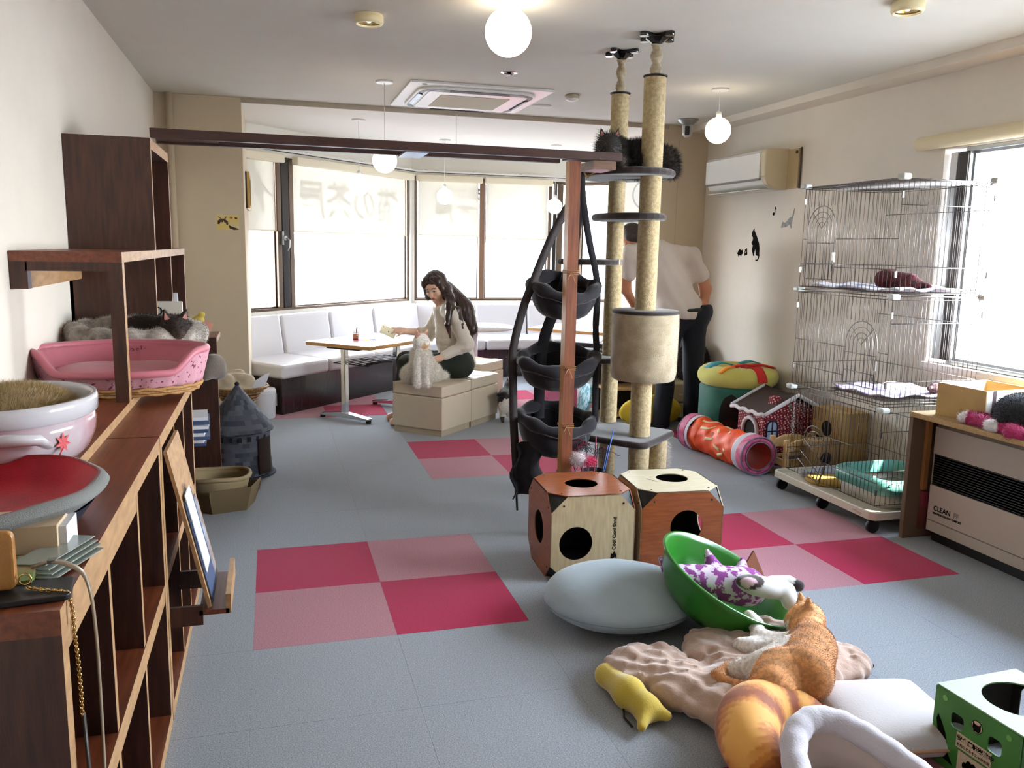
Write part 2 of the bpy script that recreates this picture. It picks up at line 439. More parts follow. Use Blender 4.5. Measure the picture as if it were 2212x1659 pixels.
# thin face of the ceiling step, its backlit shade put into the beige
struct('trim_1', MB().box(-.175, 3.2, YB-.004, YB+.02, AZ-.004, CZ-.001), TRIMM)
struct('wall_left', MB().box(XL-.15, XL, YN-.2, YB, 0, CZ), WALLM)
struct('wall_column', MB().box(XL-.15, -.175, YB, 7.85, 0, CZ), LAMPTAN, bevel=.004)
struct('trim_pipe', MB().cyl((-.655, YB-.03, 0), (-.655, YB-.03, CZ), .022, n=12), LAMPTAN)
struct('wall_near', MB().box(XL-.2, XR+.2, YN-.2, YN, 0, CZ), WALLM)
# right wall with the long window
W1 = MB(); wy0, wy1, wz0, wz1 = 1.2, 3.9, .80, 1.97
W1.box(XR, XR+.15, YN, YB+.6, 0, wz0); W1.box(XR, XR+.15, YN, YB+.6, wz1, CZ); W1.box(XR, XR+.15, wy1, YB+.6, wz0, wz1); W1.box(XR, XR+.15, YN, wy0, wz0, wz1)
struct('wall_right', W1, WALLM)
struct('trim_soffit', MB().box(3.40, XR, YN, YB, 2.372, CZ), WALLM)
struct('wall_back', MB().box(3.12, XR+.15, YB, YB+.12, 0, CZ), LAMPTAN)
struct('baseboard_right', MB().box(XR-.008, XR, YN, YB, 0, .06), mat('base_grey', '#6a6460', .6))
struct('baseboard_left', MB().box(XL, XL+.008, YN, YB, 0, .06), MATS['base_grey'])
struct('baseboard_back', MB().box(3.12, XR-.008, YB-.008, YB, 0, .06), MATS['base_grey'])
struct('trim_joint', MB().box(3.30, 3.303, YB-.0012, YB, .06, 2.3), TRIMM)
# alcove window walls (local frame: x along the wall, y outward, z up)
WZ0, WZ1 = .79, 2.15
def wall_frame(name, o, d, length, op, m=ALCW):
    b = MB(); b.T = Matrix.Translation((o[0], o[1], 0)) @ Matrix.Rotation(math.atan2(d[1], d[0]), 4, 'Z')
    x = 0
    b.box(0, length, 0, .14, 0, WZ0); b.box(0, length, 0, .14, WZ1, AZ)
    for a, c in op:
        if a > x: b.box(x, a, 0, .14, WZ0, WZ1)
        x = c
    if x < length: b.box(x, length, 0, .14, WZ0, WZ1)
    return struct(name, b, m)
s2 = 2**.5
A1, A2, A3 = (-.35, 7.45), (1.5, 9.3), (3.42, 9.3)
L1 = 1.85*s2
wall_frame('wall_bay_left', A1, (1, 1), L1+.05, [(.1, L1-.03)])
wall_frame('wall_bay_middle', A2, (1, 0), 1.92, [(.03, 1.88)])
wall_frame('wall_bay_right', A3, (1, -1), 1.9, [(.03, .55)])
struct('wall_bay_end', MB().box(4.75, 4.9, 6.4, 8.1, 0, AZ), ALCW)
struct('wall_bay_return', MB().box(XR+.15, 4.9, YB, YB+.12, 0, AZ), ALCW)
def tl(o, d, n): return Matrix.Translation((o[0], o[1], 0)) @ Matrix.Rotation(math.atan2(d[1], d[0]), 4, 'Z')
def window(n, o, d, panes, mull, fm, z0=WZ0, z1=WZ1, fw=.03, label=None):
    """panes: list of (x0,x1); mull: list of (x0,x1,material)"""
    T = tl(o, d, n); a, c = panes[0][0], panes[-1][1]
    b = MB(); b.T = T
    b.box(a-fw, c+fw, .02, .10, z0, z0+.022); b.box(a-fw, c+fw, .02, .10, z1-.022, z1); b.box(a-fw, a, .02, .10, z0+.022, z1-.022); b.box(c, c+fw, .02, .10, z0+.022, z1-.022)
    w = struct('window_%d' % n, b, fm, bevel=.002)
    for x0, x1 in panes:
        p = MB(); p.T = T; p.box(x0, x1, .056, .060, z0+.022, z1-.022); p.build('pane', GLASS, w)
        p = MB(); p.T = T
        for q in ((x0, x0+.012, z0+.022, z1-.022), (x1-.012, x1, z0+.022, z1-.022), (x0+.012, x1-.012, z0+.022, z0+.036), (x0+.012, x1-.012, z1-.036, z1-.022)): p.box(q[0], q[1], .045, .07, q[2], q[3])
        p.build('sash', fm, w)
    for x0, x1, mm in mull:
        p = MB(); p.T = T; p.box(x0, x1, .01, .10, z0+.022, z1-.022); p.build('mullion', mm, w, bevel=.002)
    return w, T
def d1(x): return (x+.35)*s2
DARKB = mat('window_dark', '#231d1a', .35, metal=.6)
w1, T1 = window(1, A1, (1, 1), [(.13, d1(.075)), (d1(.22), L1-.06)], [(d1(.075)+.0, d1(.075)+.05, BRONZE), (d1(.075)+.062, d1(.22)-.062, DARKB), (d1(.22)-.05, d1(.22), BRONZE)], BRONZE)
p = MB(); p.T = T1
p.box(d1(.1), d1(.1)+.02, -.01, .012, 1.38, 1.5); p.cyl((d1(.11)+.02, -.02, 1.44), (d1(.11)+.02, .01, 1.44), .022, n=14)
p.tube([(d1(.11)+.03, -.025, 1.44), (d1(.11)+.05, -.035, 1.42), (d1(.11)+.05, -.03, 1.36), (d1(.11)+.035, -.02, 1.33)], .008, 8)
p.build('latch', ALU, w1)
w2, T2 = window(2, A2, (1, 0), [(.06, .76), (.84, 1.58), (1.76, 1.86)], [(.77, .83, mat('mullion_brown', '#6d513c', .5)), (1.585, 1.62, BRONZE), (1.64, 1.68, DARKB), (1.69, 1.755, BRONZE)], BRONZE)
w3, T3 = window(3, A3, (1, -1), [(.06, .52)], [], BRONZE)
p = MB(); p.T = tl((XR, 3.9), (0, -1), 4)
w4, T4 = window(4, (XR, 3.9), (0, -1), [(.16, 1.36), (1.49, 2.64)], [(.035, .085, ALU), (.095, .155, DARKB), (1.37, 1.48, BRONZE)], ALU, z0=wz0, z1=wz1)
p = MB(); p.T = T4; p.box(.0, 2.7, -.03, .02, wz0-.03, wz0); p.build('window_sill', ALCW, w4, bevel=.004)
# ---- roller blinds
BL = translucent('blind_cloth', '#efece0', .036, 0); CASS = mat('blind_cassette', '#e6dcc4', .6)
def blind(T, x0, x1, z0, z1, label, zt=2.165, cass=True):
    r = thing('roller_blind', T @ Vector((x0, -.03, zt)), label, 'blind'); q = Matrix.Translation(-r.location) @ T
    b = MB(); b.T = q; b.add([(x0, .034, z0), (x1, .034, z0), (x1, .034, z1), (x0, .034, z1)], [(0, 1, 2, 3)]); c = b.build('cloth', BL, r)
    b = MB(); b.T = q; b.box(x0, x1, .030, .039, z0-.012, z0); b.build('bottom_bar', CASS, c)
    b = MB(); b.T = q; b.box(x0-.03, x1+.03, -.075, -.0, z1-.008, zt); b.build('cassette', CASS, r, bevel=.008, seg=3)
    return r
blind(T1, .135, d1(.07), 1.51, 2.10, 'cream roller blind over the window pane beside the column')
blind(T1, d1(.225), L1-.075, 1.51, 2.10, 'wide cream roller blind with large mirrored characters showing through')
blind(T2, .075, .755, 1.52, 2.10, 'cream roller blind at the bay corner, small mirrored lettering showing through')
blind(T2, .85, 1.575, 1.50, 2.10, 'cream roller blind left of the wooden post in the bay')
# curtain rails
for T, x0, x1, lab in ((T1, .0, L1-.04, 'thin white curtain rail above the left bay window'), (T2, .0, 1.9, 'thin white curtain rail above the middle bay window')):
    r = thing('curtain_rail', T @ Vector((x0, -.02, 2.2)), lab, 'curtain rail'); q = Matrix.Translation(-r.location) @ T
    b = MB(); b.T = q; b.box(x0, x1, -.105, -.085, 2.185, 2.20); b.build('rail', WHITEP, r)
    b = MB(); b.T = q; b.box(x0, x1, -.1, -.09, 2.178, 2.184); b.build('groove', DARKB, r)
    for k in range(4): xx = x0+.15+(x1-x0-.3)*k/3; b = MB(); b.T = q; b.box(xx-.012, xx+.012, -.10, 0, 2.2, 2.208); b.build('bracket', ALU, r)
# lettering on the outside of the glass, seen mirrored through the blinds
SG = mat('window_film_grey', '#55585c', .6)
def glass_text(w, T, s, x, z, size, bold=.02):
    M = T @ Matrix.Translation((x, .050, z)) @ Matrix.Rotation(PI/2, 4, 'X')
    return text('glass_lettering', s, size, SG, w, M, mirror=True, bold=bold, label='mirrored Japanese lettering on the glass')
glass_text(w1, T1, '猫の茶屋', 2.42, 1.66, .385, .008)
glass_text(w2, T2, '麻生', 1.16, 1.95, .135, .0)
glass_text(w2, T2, '猫カフェ', .80, 1.93, .150, .0)
glass_text(w2, T2, '茶屋', .72, 1.66, .235, .006)
def cat_walk_poly():
    return [(0,.30),(.05,.37),(.12,.40),(.2,.385),(.28,.33),(.33,.25),(.40,.17),(.44,.15),(.43,.135),(.38,.155),(.33,.2),(.32,.12),(.335,.03),(.32,.0),(.29,.01),(.29,.08),(.25,.15),(.21,.16),(.17,.13),(.15,.06),(.12,.02),(.08,.03),(.1,.06),(.1,.12),(.05,.16),(0,.17)]
b = MB(); b.T = T1 @ Matrix.Translation((.14, .047, 1.66)); b.prism(cat_walk_poly(), 0, .002, 'y'); b.build('glass_cat_sticker', SG, w1, label='grey walking cat silhouette on the glass')
# ---- outdoors: street seen over-exposed through the glass
OUTW = mat('render_white', '#e8e6e0', .9); ASPH = mat('asphalt', '#b9b9b9', .9)
props(MB().box(-40, 60, 10.8, 70, -3.3, -3.2).build('street', ASPH, None), kind='structure')
props(MB().box(4.8, 60, -30, 10.8, -3.3, -3.2).build('street', ASPH, None), kind='structure')
def building(loc, w, d, h, label, body='#dcd8d0', win='#5f7387', rows=3, cols=5):
    r = thing('building', loc, label, 'building'); MB().box(0, w, 0, d, 0, h).build('wall', mat('bw'+body, body, .9), r)
    MB().box(-.1, w+.1, -.1, d+.1, h, h+.25).build('roof', OUTW, r)
    for j in range(rows):
        for i in range(cols):
            cw = w/cols; z0 = h*(j+.35)/rows; f = MB().box(i*cw+cw*.2, i*cw+cw*.8, -.06, 0, z0, z0+h/rows*.45).build('window', OUTW, r)
            MB().box(i*cw+cw*.24, i*cw+cw*.76, -.08, -.06, z0+.06, z0+h/rows*.45-.06).build('pane', mat('bwin'+win, win, .3), f)
building((6, 30, -3.2), 12, 8, 6.0, 'low grey-blue shop building across the street', '#8e9aa6')
building((-6, 38, -3.2), 11, 8, 5.0, 'pale building seen through the left bay window', '#dfe2e4', '#b9c6cf')
building((17, 16, -3.2), 10, 6, 5.4, 'grey building outside the right-hand window', '#8a93a0')
sg = thing('street_sign', (8.6, 26.0, -3.2), 'red rectangular sign board by the street fence', 'sign')
MB().box(0, 2.3, 0, .1, 1.2, 2.7).build('board', mat('sign_red', '#d8506a', .6), sg); MB().cyl((.3, .05, 0), (.3, .05, 1.2), .05).build('post', OUTW, sg); MB().cyl((2, .05, 0), (2, .05, 1.2), .05).build('post', OUTW, sg)
MB().box(.5, 1.8, -.02, 0, 1.7, 2.1).build('band', OUTW, sg)
fn = thing('street_fence', (5, 24.5, -3.2), 'low white railing fence beside the street', 'fence')
for k in range(3): MB().box(0, 12, 0, .05, .4+k*.45, .48+k*.45).build('rail', OUTW, fn)
for k in range(13): MB().box(k*1.0-.03, k*1.0+.03, 0, .06, 0, 1.45).build('post', OUTW, fn)
cr_ = thing('parked_car', (5.2, 21.5, -3.2), 'dark red car parked across the street', 'car')
MB().prism([(0,.25),(0,.8),(.7,.95),(1.2,1.4),(2.9,1.4),(3.5,.95),(4.1,.85),(4.2,.25)], 0, 1.7, 'y').build('body', mat('car_red', '#b5283c', .3), cr_, bevel=.06)
MB().prism([(.85,.95),(1.25,1.33),(2.85,1.33),(3.3,.95)], -.01, 1.71, 'y').build('window', mat('car_glass', '#2b3238', .1), cr_)
for x in (.8, 3.3): 
    for y in (0, 1.5): MB().cyl((x, y, .32), (x, y+.2, .32), .32, n=20).build('wheel', BLACKR, cr_)
# ================= CEILING FITTINGS =================
GLOW = mat('globe_glow', (1, .86, .66), .4, emit=9); GLOWW = mat('globe_glow_daylit', (1, .95, .85), .4, emit=6)
def pendant(x, y, z, r, label, top, gm, warm=8):
    t = thing('pendant_lamp', (x, y, top), label, 'pendant lamp', group='white globe pendant lamps')
    MB().lathe([(.052, -.012), (.055, -.008), (.055, 0)], 24).build('canopy', WHITEP, t)
    MB().cyl((0, 0, -.012), (0, 0, z+r-top+.02), .0022, n=6).build('cord', WHITEP, t)
    MB().lathe([(.018, z+r-top-.006), (.018, z+r-top+.03), (.006, z+r-top+.04)], 16).build('cap', WHITEP, t)
    MB().ball((0, 0, z-top), r, 40).build('globe', gm, t)
    return t
pendant(.992, 3.598, 2.291, .099, 'large round white globe lamp nearest the camera at the top of the view', CZ, GLOW)
pendant(.722, 5.557, 1.93, .078, 'white globe lamp hanging just under the dark overhead beam', CZ, GLOW)
pendant(2.792, 5.007, 2.163, .082, 'white globe lamp hanging beside the wall air conditioner', CZ, GLOW)
pendant(.71, 7.073, 1.87, .080, 'white globe lamp in front of the wide left bay window', AZ, GLOWW)
pendant(1.617, 8.054, 1.865, .076, 'white globe lamp above the seated woman in the bay', AZ, GLOWW)
pendant(2.71, 8.0, 1.805, .074, 'white globe lamp just left of the wooden post in the bay', AZ, GLOWW)
def spot(x, y, label):
    t = thing('ceiling_spotlight', (x, y, CZ), label, 'ceiling light', group='surface ceiling spotlights')
    MB().lathe([(.062, 0), (.066, -.006), (.066, -.032), (.060, -.042), (.052, -.042), (.050, -.036)], 32, cap0=False, cap1=False).build('housing', mat('spot_cream', '#f3e7bb', .35), t)
    MB().lathe([(.050, -.030), (.03, -.016), (.012, -.01)], 24, cap0=False).build('reflector', mat('spot_gold', (1, .82, .42), .2, metal=.8), t)
    MB().ball((0, 0, -.022), .013, 12).build('bulb', mat('bulb_glow', (1, .9, .7), .3, emit=12), t)
spot(.456, 4.033, 'round cream ceiling spotlight left of the large globe')
spot(2.551, 3.068, 'round cream ceiling spotlight at the top right of the view')
t = thing('smoke_detector', (1.988, 5.562, CZ), 'small round smoke detector on the ceiling near the air conditioner cassette', 'detector')
MB().lathe([(.045, 0), (.05, -.006), (.05, -.02), (.046, -.022)], 28).build('base', mat('detector_beige', '#a39a84', .5), t)
MB().lathe([(.044, -.022), (.04, -.034), (.02, -.042), (.002, -.043)], 28).build('dome', WHITEP, t)
t = thing('ceiling_downlight', (1.393, 5.019, CZ), 'small chrome-ringed recessed downlight in the ceiling', 'ceiling light')
MB().lathe([(.052, 0), (.05, -.004), (.036, -.005), (.032, 0)], 28, cap0=False, cap1=False).build('ring', mat('chrome', '#d8dadd', .12, metal=1), t)
MB().lathe([(.014, 0), (.014, -.008), (.02, -.012), (.008, -.014)], 16).build('sprinkler_head', mat('chrome_dark', '#3a3a3c', .3, metal=1), t)
t = thing('ceiling_speaker', (1.93, 6.05, CZ), 'flat white round cover on the ceiling beside the cassette', 'speaker'); MB().lathe([(.07, 0), (.068, -.004), (.002, -.005)], 28).build('cover', CEILM, t)
t = thing('ceiling_chain', (1.35, 6.3, CZ), 'thin metal chain hanging from the ceiling edge', 'chain')
for k in range(30): MB().tube(arc((0, 0, -.012-k*.0105), .005, 0, 2*PI, 8, 'xz' if k % 2 else 'yz'), .0011, 5, caps=False).build('link', MATS['chrome'], t)
# cassette air conditioner
t = thing('ceiling_air_conditioner', (1.345, 5.9, CZ), 'square white cassette air conditioner in the ceiling', 'air conditioner')
H_ = .475; ACW = mat('ac_white', '#e9eae8', .4)
MB().box(-H_, H_, -H_, H_, -.016, 0).build('panel', ACW, t, bevel=.006)
def rr(hw, hh, r, n=8):
    o = []
    for cx, cy, a in ((hw-r, hh-r, 0), (-hw+r, hh-r, PI/2), (-hw+r, -hh+r, PI), (hw-r, -hh+r, 1.5*PI)):
        for i in range(n+1): t_ = a+PI/2*i/n; o.append((cx+r*math.cos(t_), cy+r*math.sin(t_)))
    return o
MB().prism(rr(.40, .40, .14), -.034, -.016, 'z').build('bezel', ACW, t, bevel=.006)
MB().prism(rr(.385, .385, .13), -.0355, -.034, 'z', hole=rr(.35, .35, .10)).build('air_slot', BLACKR, t)
MB().prism(rr(.33, .33, .03), -.040, -.034, 'z').build('inner_panel', ACW, t, bevel=.003)
MB().box(-.235, .235, -.235, .235, -.043, -.040).build('intake_grille', mat('ac_filter', '#b9b19a', .8, bump=.5, bs=500), t)
for k in range(4):
    b = MB(); b.T = Matrix.Rotation(k*PI/2, 4, 'Z'); b.obox((0, .368, -.038), (.40, .03, .005), (.25, 0, 0)); b.build('louvre', mat('ac_louvre', '#2a2526' if k == 2 else '#2a2526', .4), t)
MB().cyl((-.38, -.43, -.018), (-.38, -.43, -.016), .018).build('sensor', BLACKR, t)
# security camera
t = thing('security_camera', (3.2, 6.22, CZ), 'grey dome security camera under the ceiling at the back corner', 'security camera')
MB().lathe([(.085, 0), (.085, -.006), (.05, -.035), (.042, -.045)], 28).build('mount', mat('camera_grey', '#8d8a86', .35, metal=.5), t)
MB().lathe([(.042, -.045), (.043, -.09), (.036, -.12), (.02, -.135), (.002, -.138)], 28).build('body', mat('camera_body', '#b9b6b0', .35), t)
MB().obox((-.02, -.035, -.09), (.036, .022, .07), (0, 0, -.45)).build('lens_panel', BLACKR, t, bevel=.008)
# wall air conditioner
t = thing('wall_air_conditioner', (XR, 5.78, 1.84), 'white wall-mounted air conditioner with a beige side cap', 'air conditioner')
prof = [(0, 0), (-.10, .0), (-.17, .03), (-.20, .09), (-.205, .26), (-.19, .275), (0, .28)]
prof = [(x, z) for x, z in prof]
MB().prism([(x, z) for x, z in prof], -.38, .40, 'y').build('body', mat('ac_body', '#dcdcd4', .3), t, bevel=.01, seg=3)
MB().prism([(-.206, .075), (-.211, .08), (-.211, .25), (-.2, .262), (-.203, .2)], -.375, .395, 'y').build('front_panel', mat('ac_front', '#e8e9e4', .15, coat=.3), t)
MB().prism([(-.195, .062), (-.203, .07), (-.207, .076), (-.19, .07)], -.37, .39, 'y').build('seam', mat('seam_grey', '#77736b', .5), t)
MB().box(-.19, -.12, -.36, .38, -.001, .004).build('louvre', mat('ac_flap', '#cfcfc6', .4), t)
MB().prism([(0, 0), (-.10, .0), (-.17, .03), (-.2, .09), (-.204, .26), (-.19, .28), (0, .285)], -.43, -.38, 'y').build('side_cap', mat('ac_side', '#c5b697', .5), t, bevel=.01, seg=3)
MB().box(-.02, 0, -.56, -.43, .005, .275).build('wall_plate', mat('ac_plate', '#b8a681', .6), t)
MB().cyl((-.01, -.572, .0), (-.01, -.572, .28), .006, n=8).build('pipe', mat('pipe_brown', '#4a3a2c', .6), t)
MB().cyl((-.028, -.54, .25), (-.02, -.54, .25), .011, n=12).build('screw', MATS['pipe_brown'], t)
# window roller on the right wall
t = thing('rolled_blind', (XR, 4.0, 2.0), 'cream rolled-up blind above the right-hand window', 'blind')
MB().prism([(-.005, -.02), (-.05, -.03), (-.075, -.01), (-.08, .02), (-.06, .045), (-.005, .05)], -3.1, .06, 'y').build('roll', mat('roll_cream', '#d9cba8', .6), t, bevel=.012, seg=3)
# wall stickers
STK = mat('sticker_black', '#120f0e', .95, spec=.05); STG = mat('sticker_grey', '#8b8a86', .6, col2='#55524e', vs=60)
def wall_poly(t, name, poly, m, sc, dy=0, dz=0):
    # drawn as seen: u to the right (towards -Y), v up
    return fixn(MB().prism([(-(u*sc)+dy, v*sc+dz) for u, v in poly], -.0015, 0, 'x').build(name, m, t))
t = thing('cat_silhouette_sticker', (XR, 5.70, 1.365), 'black sitting cat silhouette sticker on the right wall', 'sticker')
wall_poly(t, 'cat_shape', [(-.25,.0),(-.3,.1),(-.38,.22),(-.33,.42),(-.42,.47),(-.44,.55),(-.36,.6),(-.35,.72),(-.42,.78),(-.44,.9),(-.38,1),(-.3,1.08),(-.27,.98),(-.2,.9),(-.05,.72),(.1,.5),(.16,.3),(.16,.1),(.18,.02),(.14,-.12),(.02,-.2),(-.08,-.17),(-.06,-.12),(.02,-.14),(.08,-.1),(.1,.0),(.0,.02),(-.08,.05),(-.14,.3),(-.2,.1),(-.18,.02)], STK, .195)
t = thing('mouse_sticker', (XR, 5.93, 1.365), 'small black mouse and cheese sticker on the right wall', 'sticker')
wall_poly(t, 'mouse_shape', [(-1,.55),(-.7,.3),(-.55,.55),(-.3,.75),(.1,.6),(.3,.7),(.35,.45),(.5,.3),(.2,.15),(.1,-.1),(-.1,.05),(-.45,0),(-.5,-.15),(-.6,.1),(-.75,.25)], STK, .07)
fixn(MB().prism([(-.052, .0), (-.095, .01), (-.085, .06), (-.06, .05)], -.0015, 0, 'x', hole=[(-.066, .02), (-.078, .025), (-.076, .038), (-.068, .036)]).build('cheese_shape', STK, t))
t = thing('music_note_sticker', (XR, 5.50, 1.665), 'small black music note sticker on the right wall', 'sticker')
MB().prism(circ(.012, .01, .014, 14, ry=.012), -.0015, 0, 'x').build('note_head', STK, t)
wall_poly(t, 'note_stem', [(.0,.1),(.01,1),(.3,.75),(.28,.6),(.1,.75),(.08,.1)], STK, .065)
t = thing('stretching_cat_sticker', (XR, 5.33, 1.575), 'small grey stretching cat sticker on the right wall', 'sticker')
wall_poly(t, 'cat_shape', [(-.55,.0),(-.5,.12),(-.42,.3),(-.36,.22),(-.15,.25),(.0,.35),(.2,.5),(.35,.52),(.45,.7),(.5,.95),(.55,.9),(.5,.6),(.42,.4),(.38,.2),(.4,-.05),(.3,-.05),(.25,.15),(.1,.12),(.0,.05),(-.2,.0),(-.3,.05),(-.4,-.02)], STG, .14)
# card and picture frame on the column
t = thing('cat_picture_card', (-.373, YB, 1.482), 'small yellow illustrated cat card taped to the column', 'card')
MB().box(0, .158, -.0012, 0, 0, .108).build('card', mat('card_yellow', '#d8b94a', .6, col2='#cfc09a', vs=9), t)
CB = mat('card_brown', '#3a2212', .7)
MB().prism([(.008,.04),(.01,.065),(.03,.078),(.012,.095),(.018,.096),(.036,.08),(.055,.08),(.068,.096),(.072,.094),(.062,.076),(.08,.06),(.082,.038),(.068,.036),(.066,.05),(.056,.052),(.05,.066),(.044,.052),(.03,.058),(.022,.04)], -.0022, -.0012, 'y').build('cat_head', CB, t)
MB().prism([(.084,.036),(.1,.028),(.15,.01),(.158,.004),(.12,.0),(.09,.012)], -.0022, -.0012, 'y').build('cat_tail', CB, t)
MB().prism([(.124,.092),(.145,.09),(.146,.078),(.13,.08)], -.0022, -.0012, 'y').build('cat_head_small', CB, t)
MB().prism(circ(.103, .088, .012, 10, ry=.008), -.0022, -.0012, 'y').build('bird', mat('card_ochre', '#8f6f1c', .7), t)
t = thing('picture_frame', (-.175, 7.15, 1.66), 'gilt picture frame on the column side beside the window', 'picture frame')
MB().box(0, .012, -.15, .42, 0, .28).build('backing', BLACKR, t); MB().prism([(-.15, 0), (.42, 0), (.42, .28), (-.15, .28)], .012, .03, 'x', hole=[(-.12, .03), (.39, .03), (.39, .25), (-.12, .25)]).build('moulding', mat('gilt', '#b9995a', .35, metal=.5), t)
# wall clock in the bay
t = thing('wall_clock', T3 @ Vector((.86, -.03, 2.0)), 'round white wall clock half hidden behind the cat tower', 'clock')
b = MB(); b.T = Matrix.Rotation(-PI/4, 4, 'Z'); b.cyl((0, .03, 0), (0, -.005, 0), .17, n=40); b.build('rim', mat('clock_grey', '#b9b6b0', .4), t)
b = MB(); b.T = Matrix.Rotation(-PI/4, 4, 'Z'); b.cyl((0, -.005, 0), (0, -.008, 0), .15, n=40); b.build('dial', WHITEP, t)
b = MB(); b.T = Matrix.Rotation(-PI/4, 4, 'Z'); b.obox((0, -.011, .04), (.008, .003, .09)); b.obox((.035, -.011, .0), (.08, .003, .006)); b.build('hands', STK, t)
# ================= LEFT SIDE: SHELVES AND WHAT STANDS ON THEM =================
def wood(name, c1, c2, st=(1, 1, 12), rough=.45, vs=9, coat=.0):
    return mat(name, c1, rough, col2=c2, vs=vs, stretch=st, thr=(.3, .7), bump=.08, bs=60, coat=coat, detail=6)
WDZ = wood('dark_wood_z', '#2e1710', '#4c2b1c', (7, 7, .8)); WDY = wood('red_wood_y', '#5a2a17', '#7c4127', (9, .8, 9), rough=.35)
WE = wood('lit_cut_edge_wood', '#94704a', '#b08a60', (6, 2, 6), rough=.6)  # paler wood of the cut edges, light on the fronts mixed into the colour
def board(name, b, m, par, edge=WE, axis=0, sgn=1):
    o = b.build(name, [m, edge], par)
    for p in o.data.polygons:
        if p.normal[axis]*sgn > .9: p.material_index = 1
    return o
def B(x0, x1, y0, y1, z0, z1): return MB().box(x0, x1, y0, y1, z0, z1)
XF = -.31
t = thing('bookshelf', (0, 1.29, 0), 'low reddish brown open bookshelf nearest the camera, straps hanging over its edge', 'bookshelf')
board('top', B(XL+.005, XF, 0, 1.155, .815, .855), WDY, t); board('end_panel', B(XL+.005, XF, 0, .035, 0, .815), WDZ, t); board('end_panel', B(XL+.005, XF, 1.12, 1.155, 0, .815), WDZ, t)
for y in (.385, .75): board('divider', B(XL+.02, XF-.003, y-.011, y+.011, .04, .815), WDZ, t)
board('middle_shelf', B(XL+.02, XF-.001, .035, 1.12, .385, .435), WDY, t); board('bottom_shelf', B(XL+.02, XF, .035, 1.12, 0, .04), WDY, t)
MB().box(XL+.006, XL+.02, .035, 1.12, .0, .815).build('back_panel', WDZ, t)
MB().box(XF-.02, XF-.002, .035, .73, .775, .815).build('rail', WE, t)
t = thing('bookshelf', (0, 2.452, 0), 'low reddish brown open bookshelf with a display rack hung on its front', 'bookshelf')
board('top', B(XL+.005, XF, 0, .98, .815, .855), WDY, t); board('end_panel', B(XL+.005, XF, 0, .035, 0, .815), WDZ, t); board('end_panel', B(XL+.005, XF, .945, .98, 0, .815), WDZ, t)
for y in (.37, .66): board('divider', B(XL+.02, XF-.003, y-.011, y+.011, .04, .815), WDZ, t)
board('middle_shelf', B(XL+.02, XF-.001, .035, .945, .415, .455), WDY, t); board('bottom_shelf', B(XL+.02, XF, .035, .945, 0, .04), WDY, t)
MB().box(XL+.006, XL+.02, .035, .945, .0, .815).build('back_panel', WDZ, t)
# display rack with slanted board and lip
t = thing('display_rack', (XF, 2.49, .30), 'small slanted wooden magazine rack hung on the bookshelf front', 'rack')
b = MB(); b.add([(.002,0,.50),(.002,.30,.50),(.105,.30,.02),(.105,0,.02),(.012,0,.50),(.012,.30,.50),(.115,.30,.025),(.115,0,.025)], [(0,3,2,1),(4,5,6,7),(0,1,5,4),(1,2,6,5),(2,3,7,6),(3,0,4,7)]); b.build('back_board', WE, t)
MB().box(.08, .165, 0, .30, 0, .015).build('tray', WDY, t); MB().box(.155, .17, 0, .30, 0, .06).build('lip', WE, t); MB().box(.0, .09, .0, .012, -.03, .03).build('bracket', WDZ, t); MB().box(.0, .09, .288, .30, -.03, .03).build('bracket', WDZ, t)
def card(name, loc, label, y0, y1, off, z0, z1, m, cat='card'):
    c = thing(name, loc, label, cat)
    def P(y, z): return (.105-(z-.02)/.48*.103+.012+off, y, z)
    a = [P(y0, z0), P(y1, z0), P(y1, z1), P(y0, z1)]; b = MB(); b.add(a+[(x+.003, y, z) for x, y, z in a], [(3,2,1,0),(4,5,6,7),(0,1,5,4),(1,2,6,5),(2,3,7,6),(3,0,4,7)]); b.build('sheet', m, c); return c
card('clipboard', (XF, 2.49, .30), 'dark blue clipboard in the slanted rack', .02, .20, .001, .03, .34, mat('clip_blue', '#44577a', .35))
c = card('paper_card', (XF, 2.49, .30), 'white paper clipped in front of the dark blue clipboard', .03, .15, .006, .12, .36, mat('paper', '#e9ecf2', .6)); MB().obox((.04, .09, .365), (.012, .02, .03)).build('clip', MATS['chrome'], c)
card('photo_card', (XF, 2.49, .30), 'brown printed photo card at the back of the slanted rack', .16, .26, .0, .04, .30, mat('card_photo', '#7a5a48', .5, col2='#9fb0c4', vs=25))
# frame on top: plate, post, bottom board, wall apron
t = thing('shelf_frame', (0, 0, .855), 'dark wooden frame with post standing on the bookshelf tops under the tall box', 'shelf')
board('bottom_board', B(XL+.002, -.445, 1.93, 3.62, 0, .026), WDY, t); board('post', B(-.485, -.445, 2.86, 2.90, .026, .468), WDZ, t)
o = board('plate', B(XL+.002, -.445, 2.86, 4.86, .468, .50), WDY, t)
board('apron', B(XL+.002, XL+.045, 2.90, 3.645, .385, .468), WE, t); board('beam', B(XL+.045, -.485, 2.86, 2.89, .44, .468), WDZ, t); MB().box(XL+.002, XL+.05, 2.86, 2.90, .385, .468).build('bracket', WDZ, t)
t = thing('cabinet', (0, 3.645, 0), 'tall dark wooden bookcase holding books behind the grey pet bed', 'cabinet')
for y in (0, .56, 1.19): board('side_panel', B(XL+.002, -.447, y, y+.025, 0, 1.323), WDZ, t)
for z in (0, .42, .855): board('shelf', B(XL+.012, -.45, .025, 1.19, z, z+.03), WDY, t)
MB().box(XL+.002, XL+.012, .0, 1.215, 0, 1.323).build('back_panel', WDZ, t)
t = thing('cabinet', (0, 3.665, 1.355), 'dark open-fronted box standing highest against the left wall', 'cabinet')
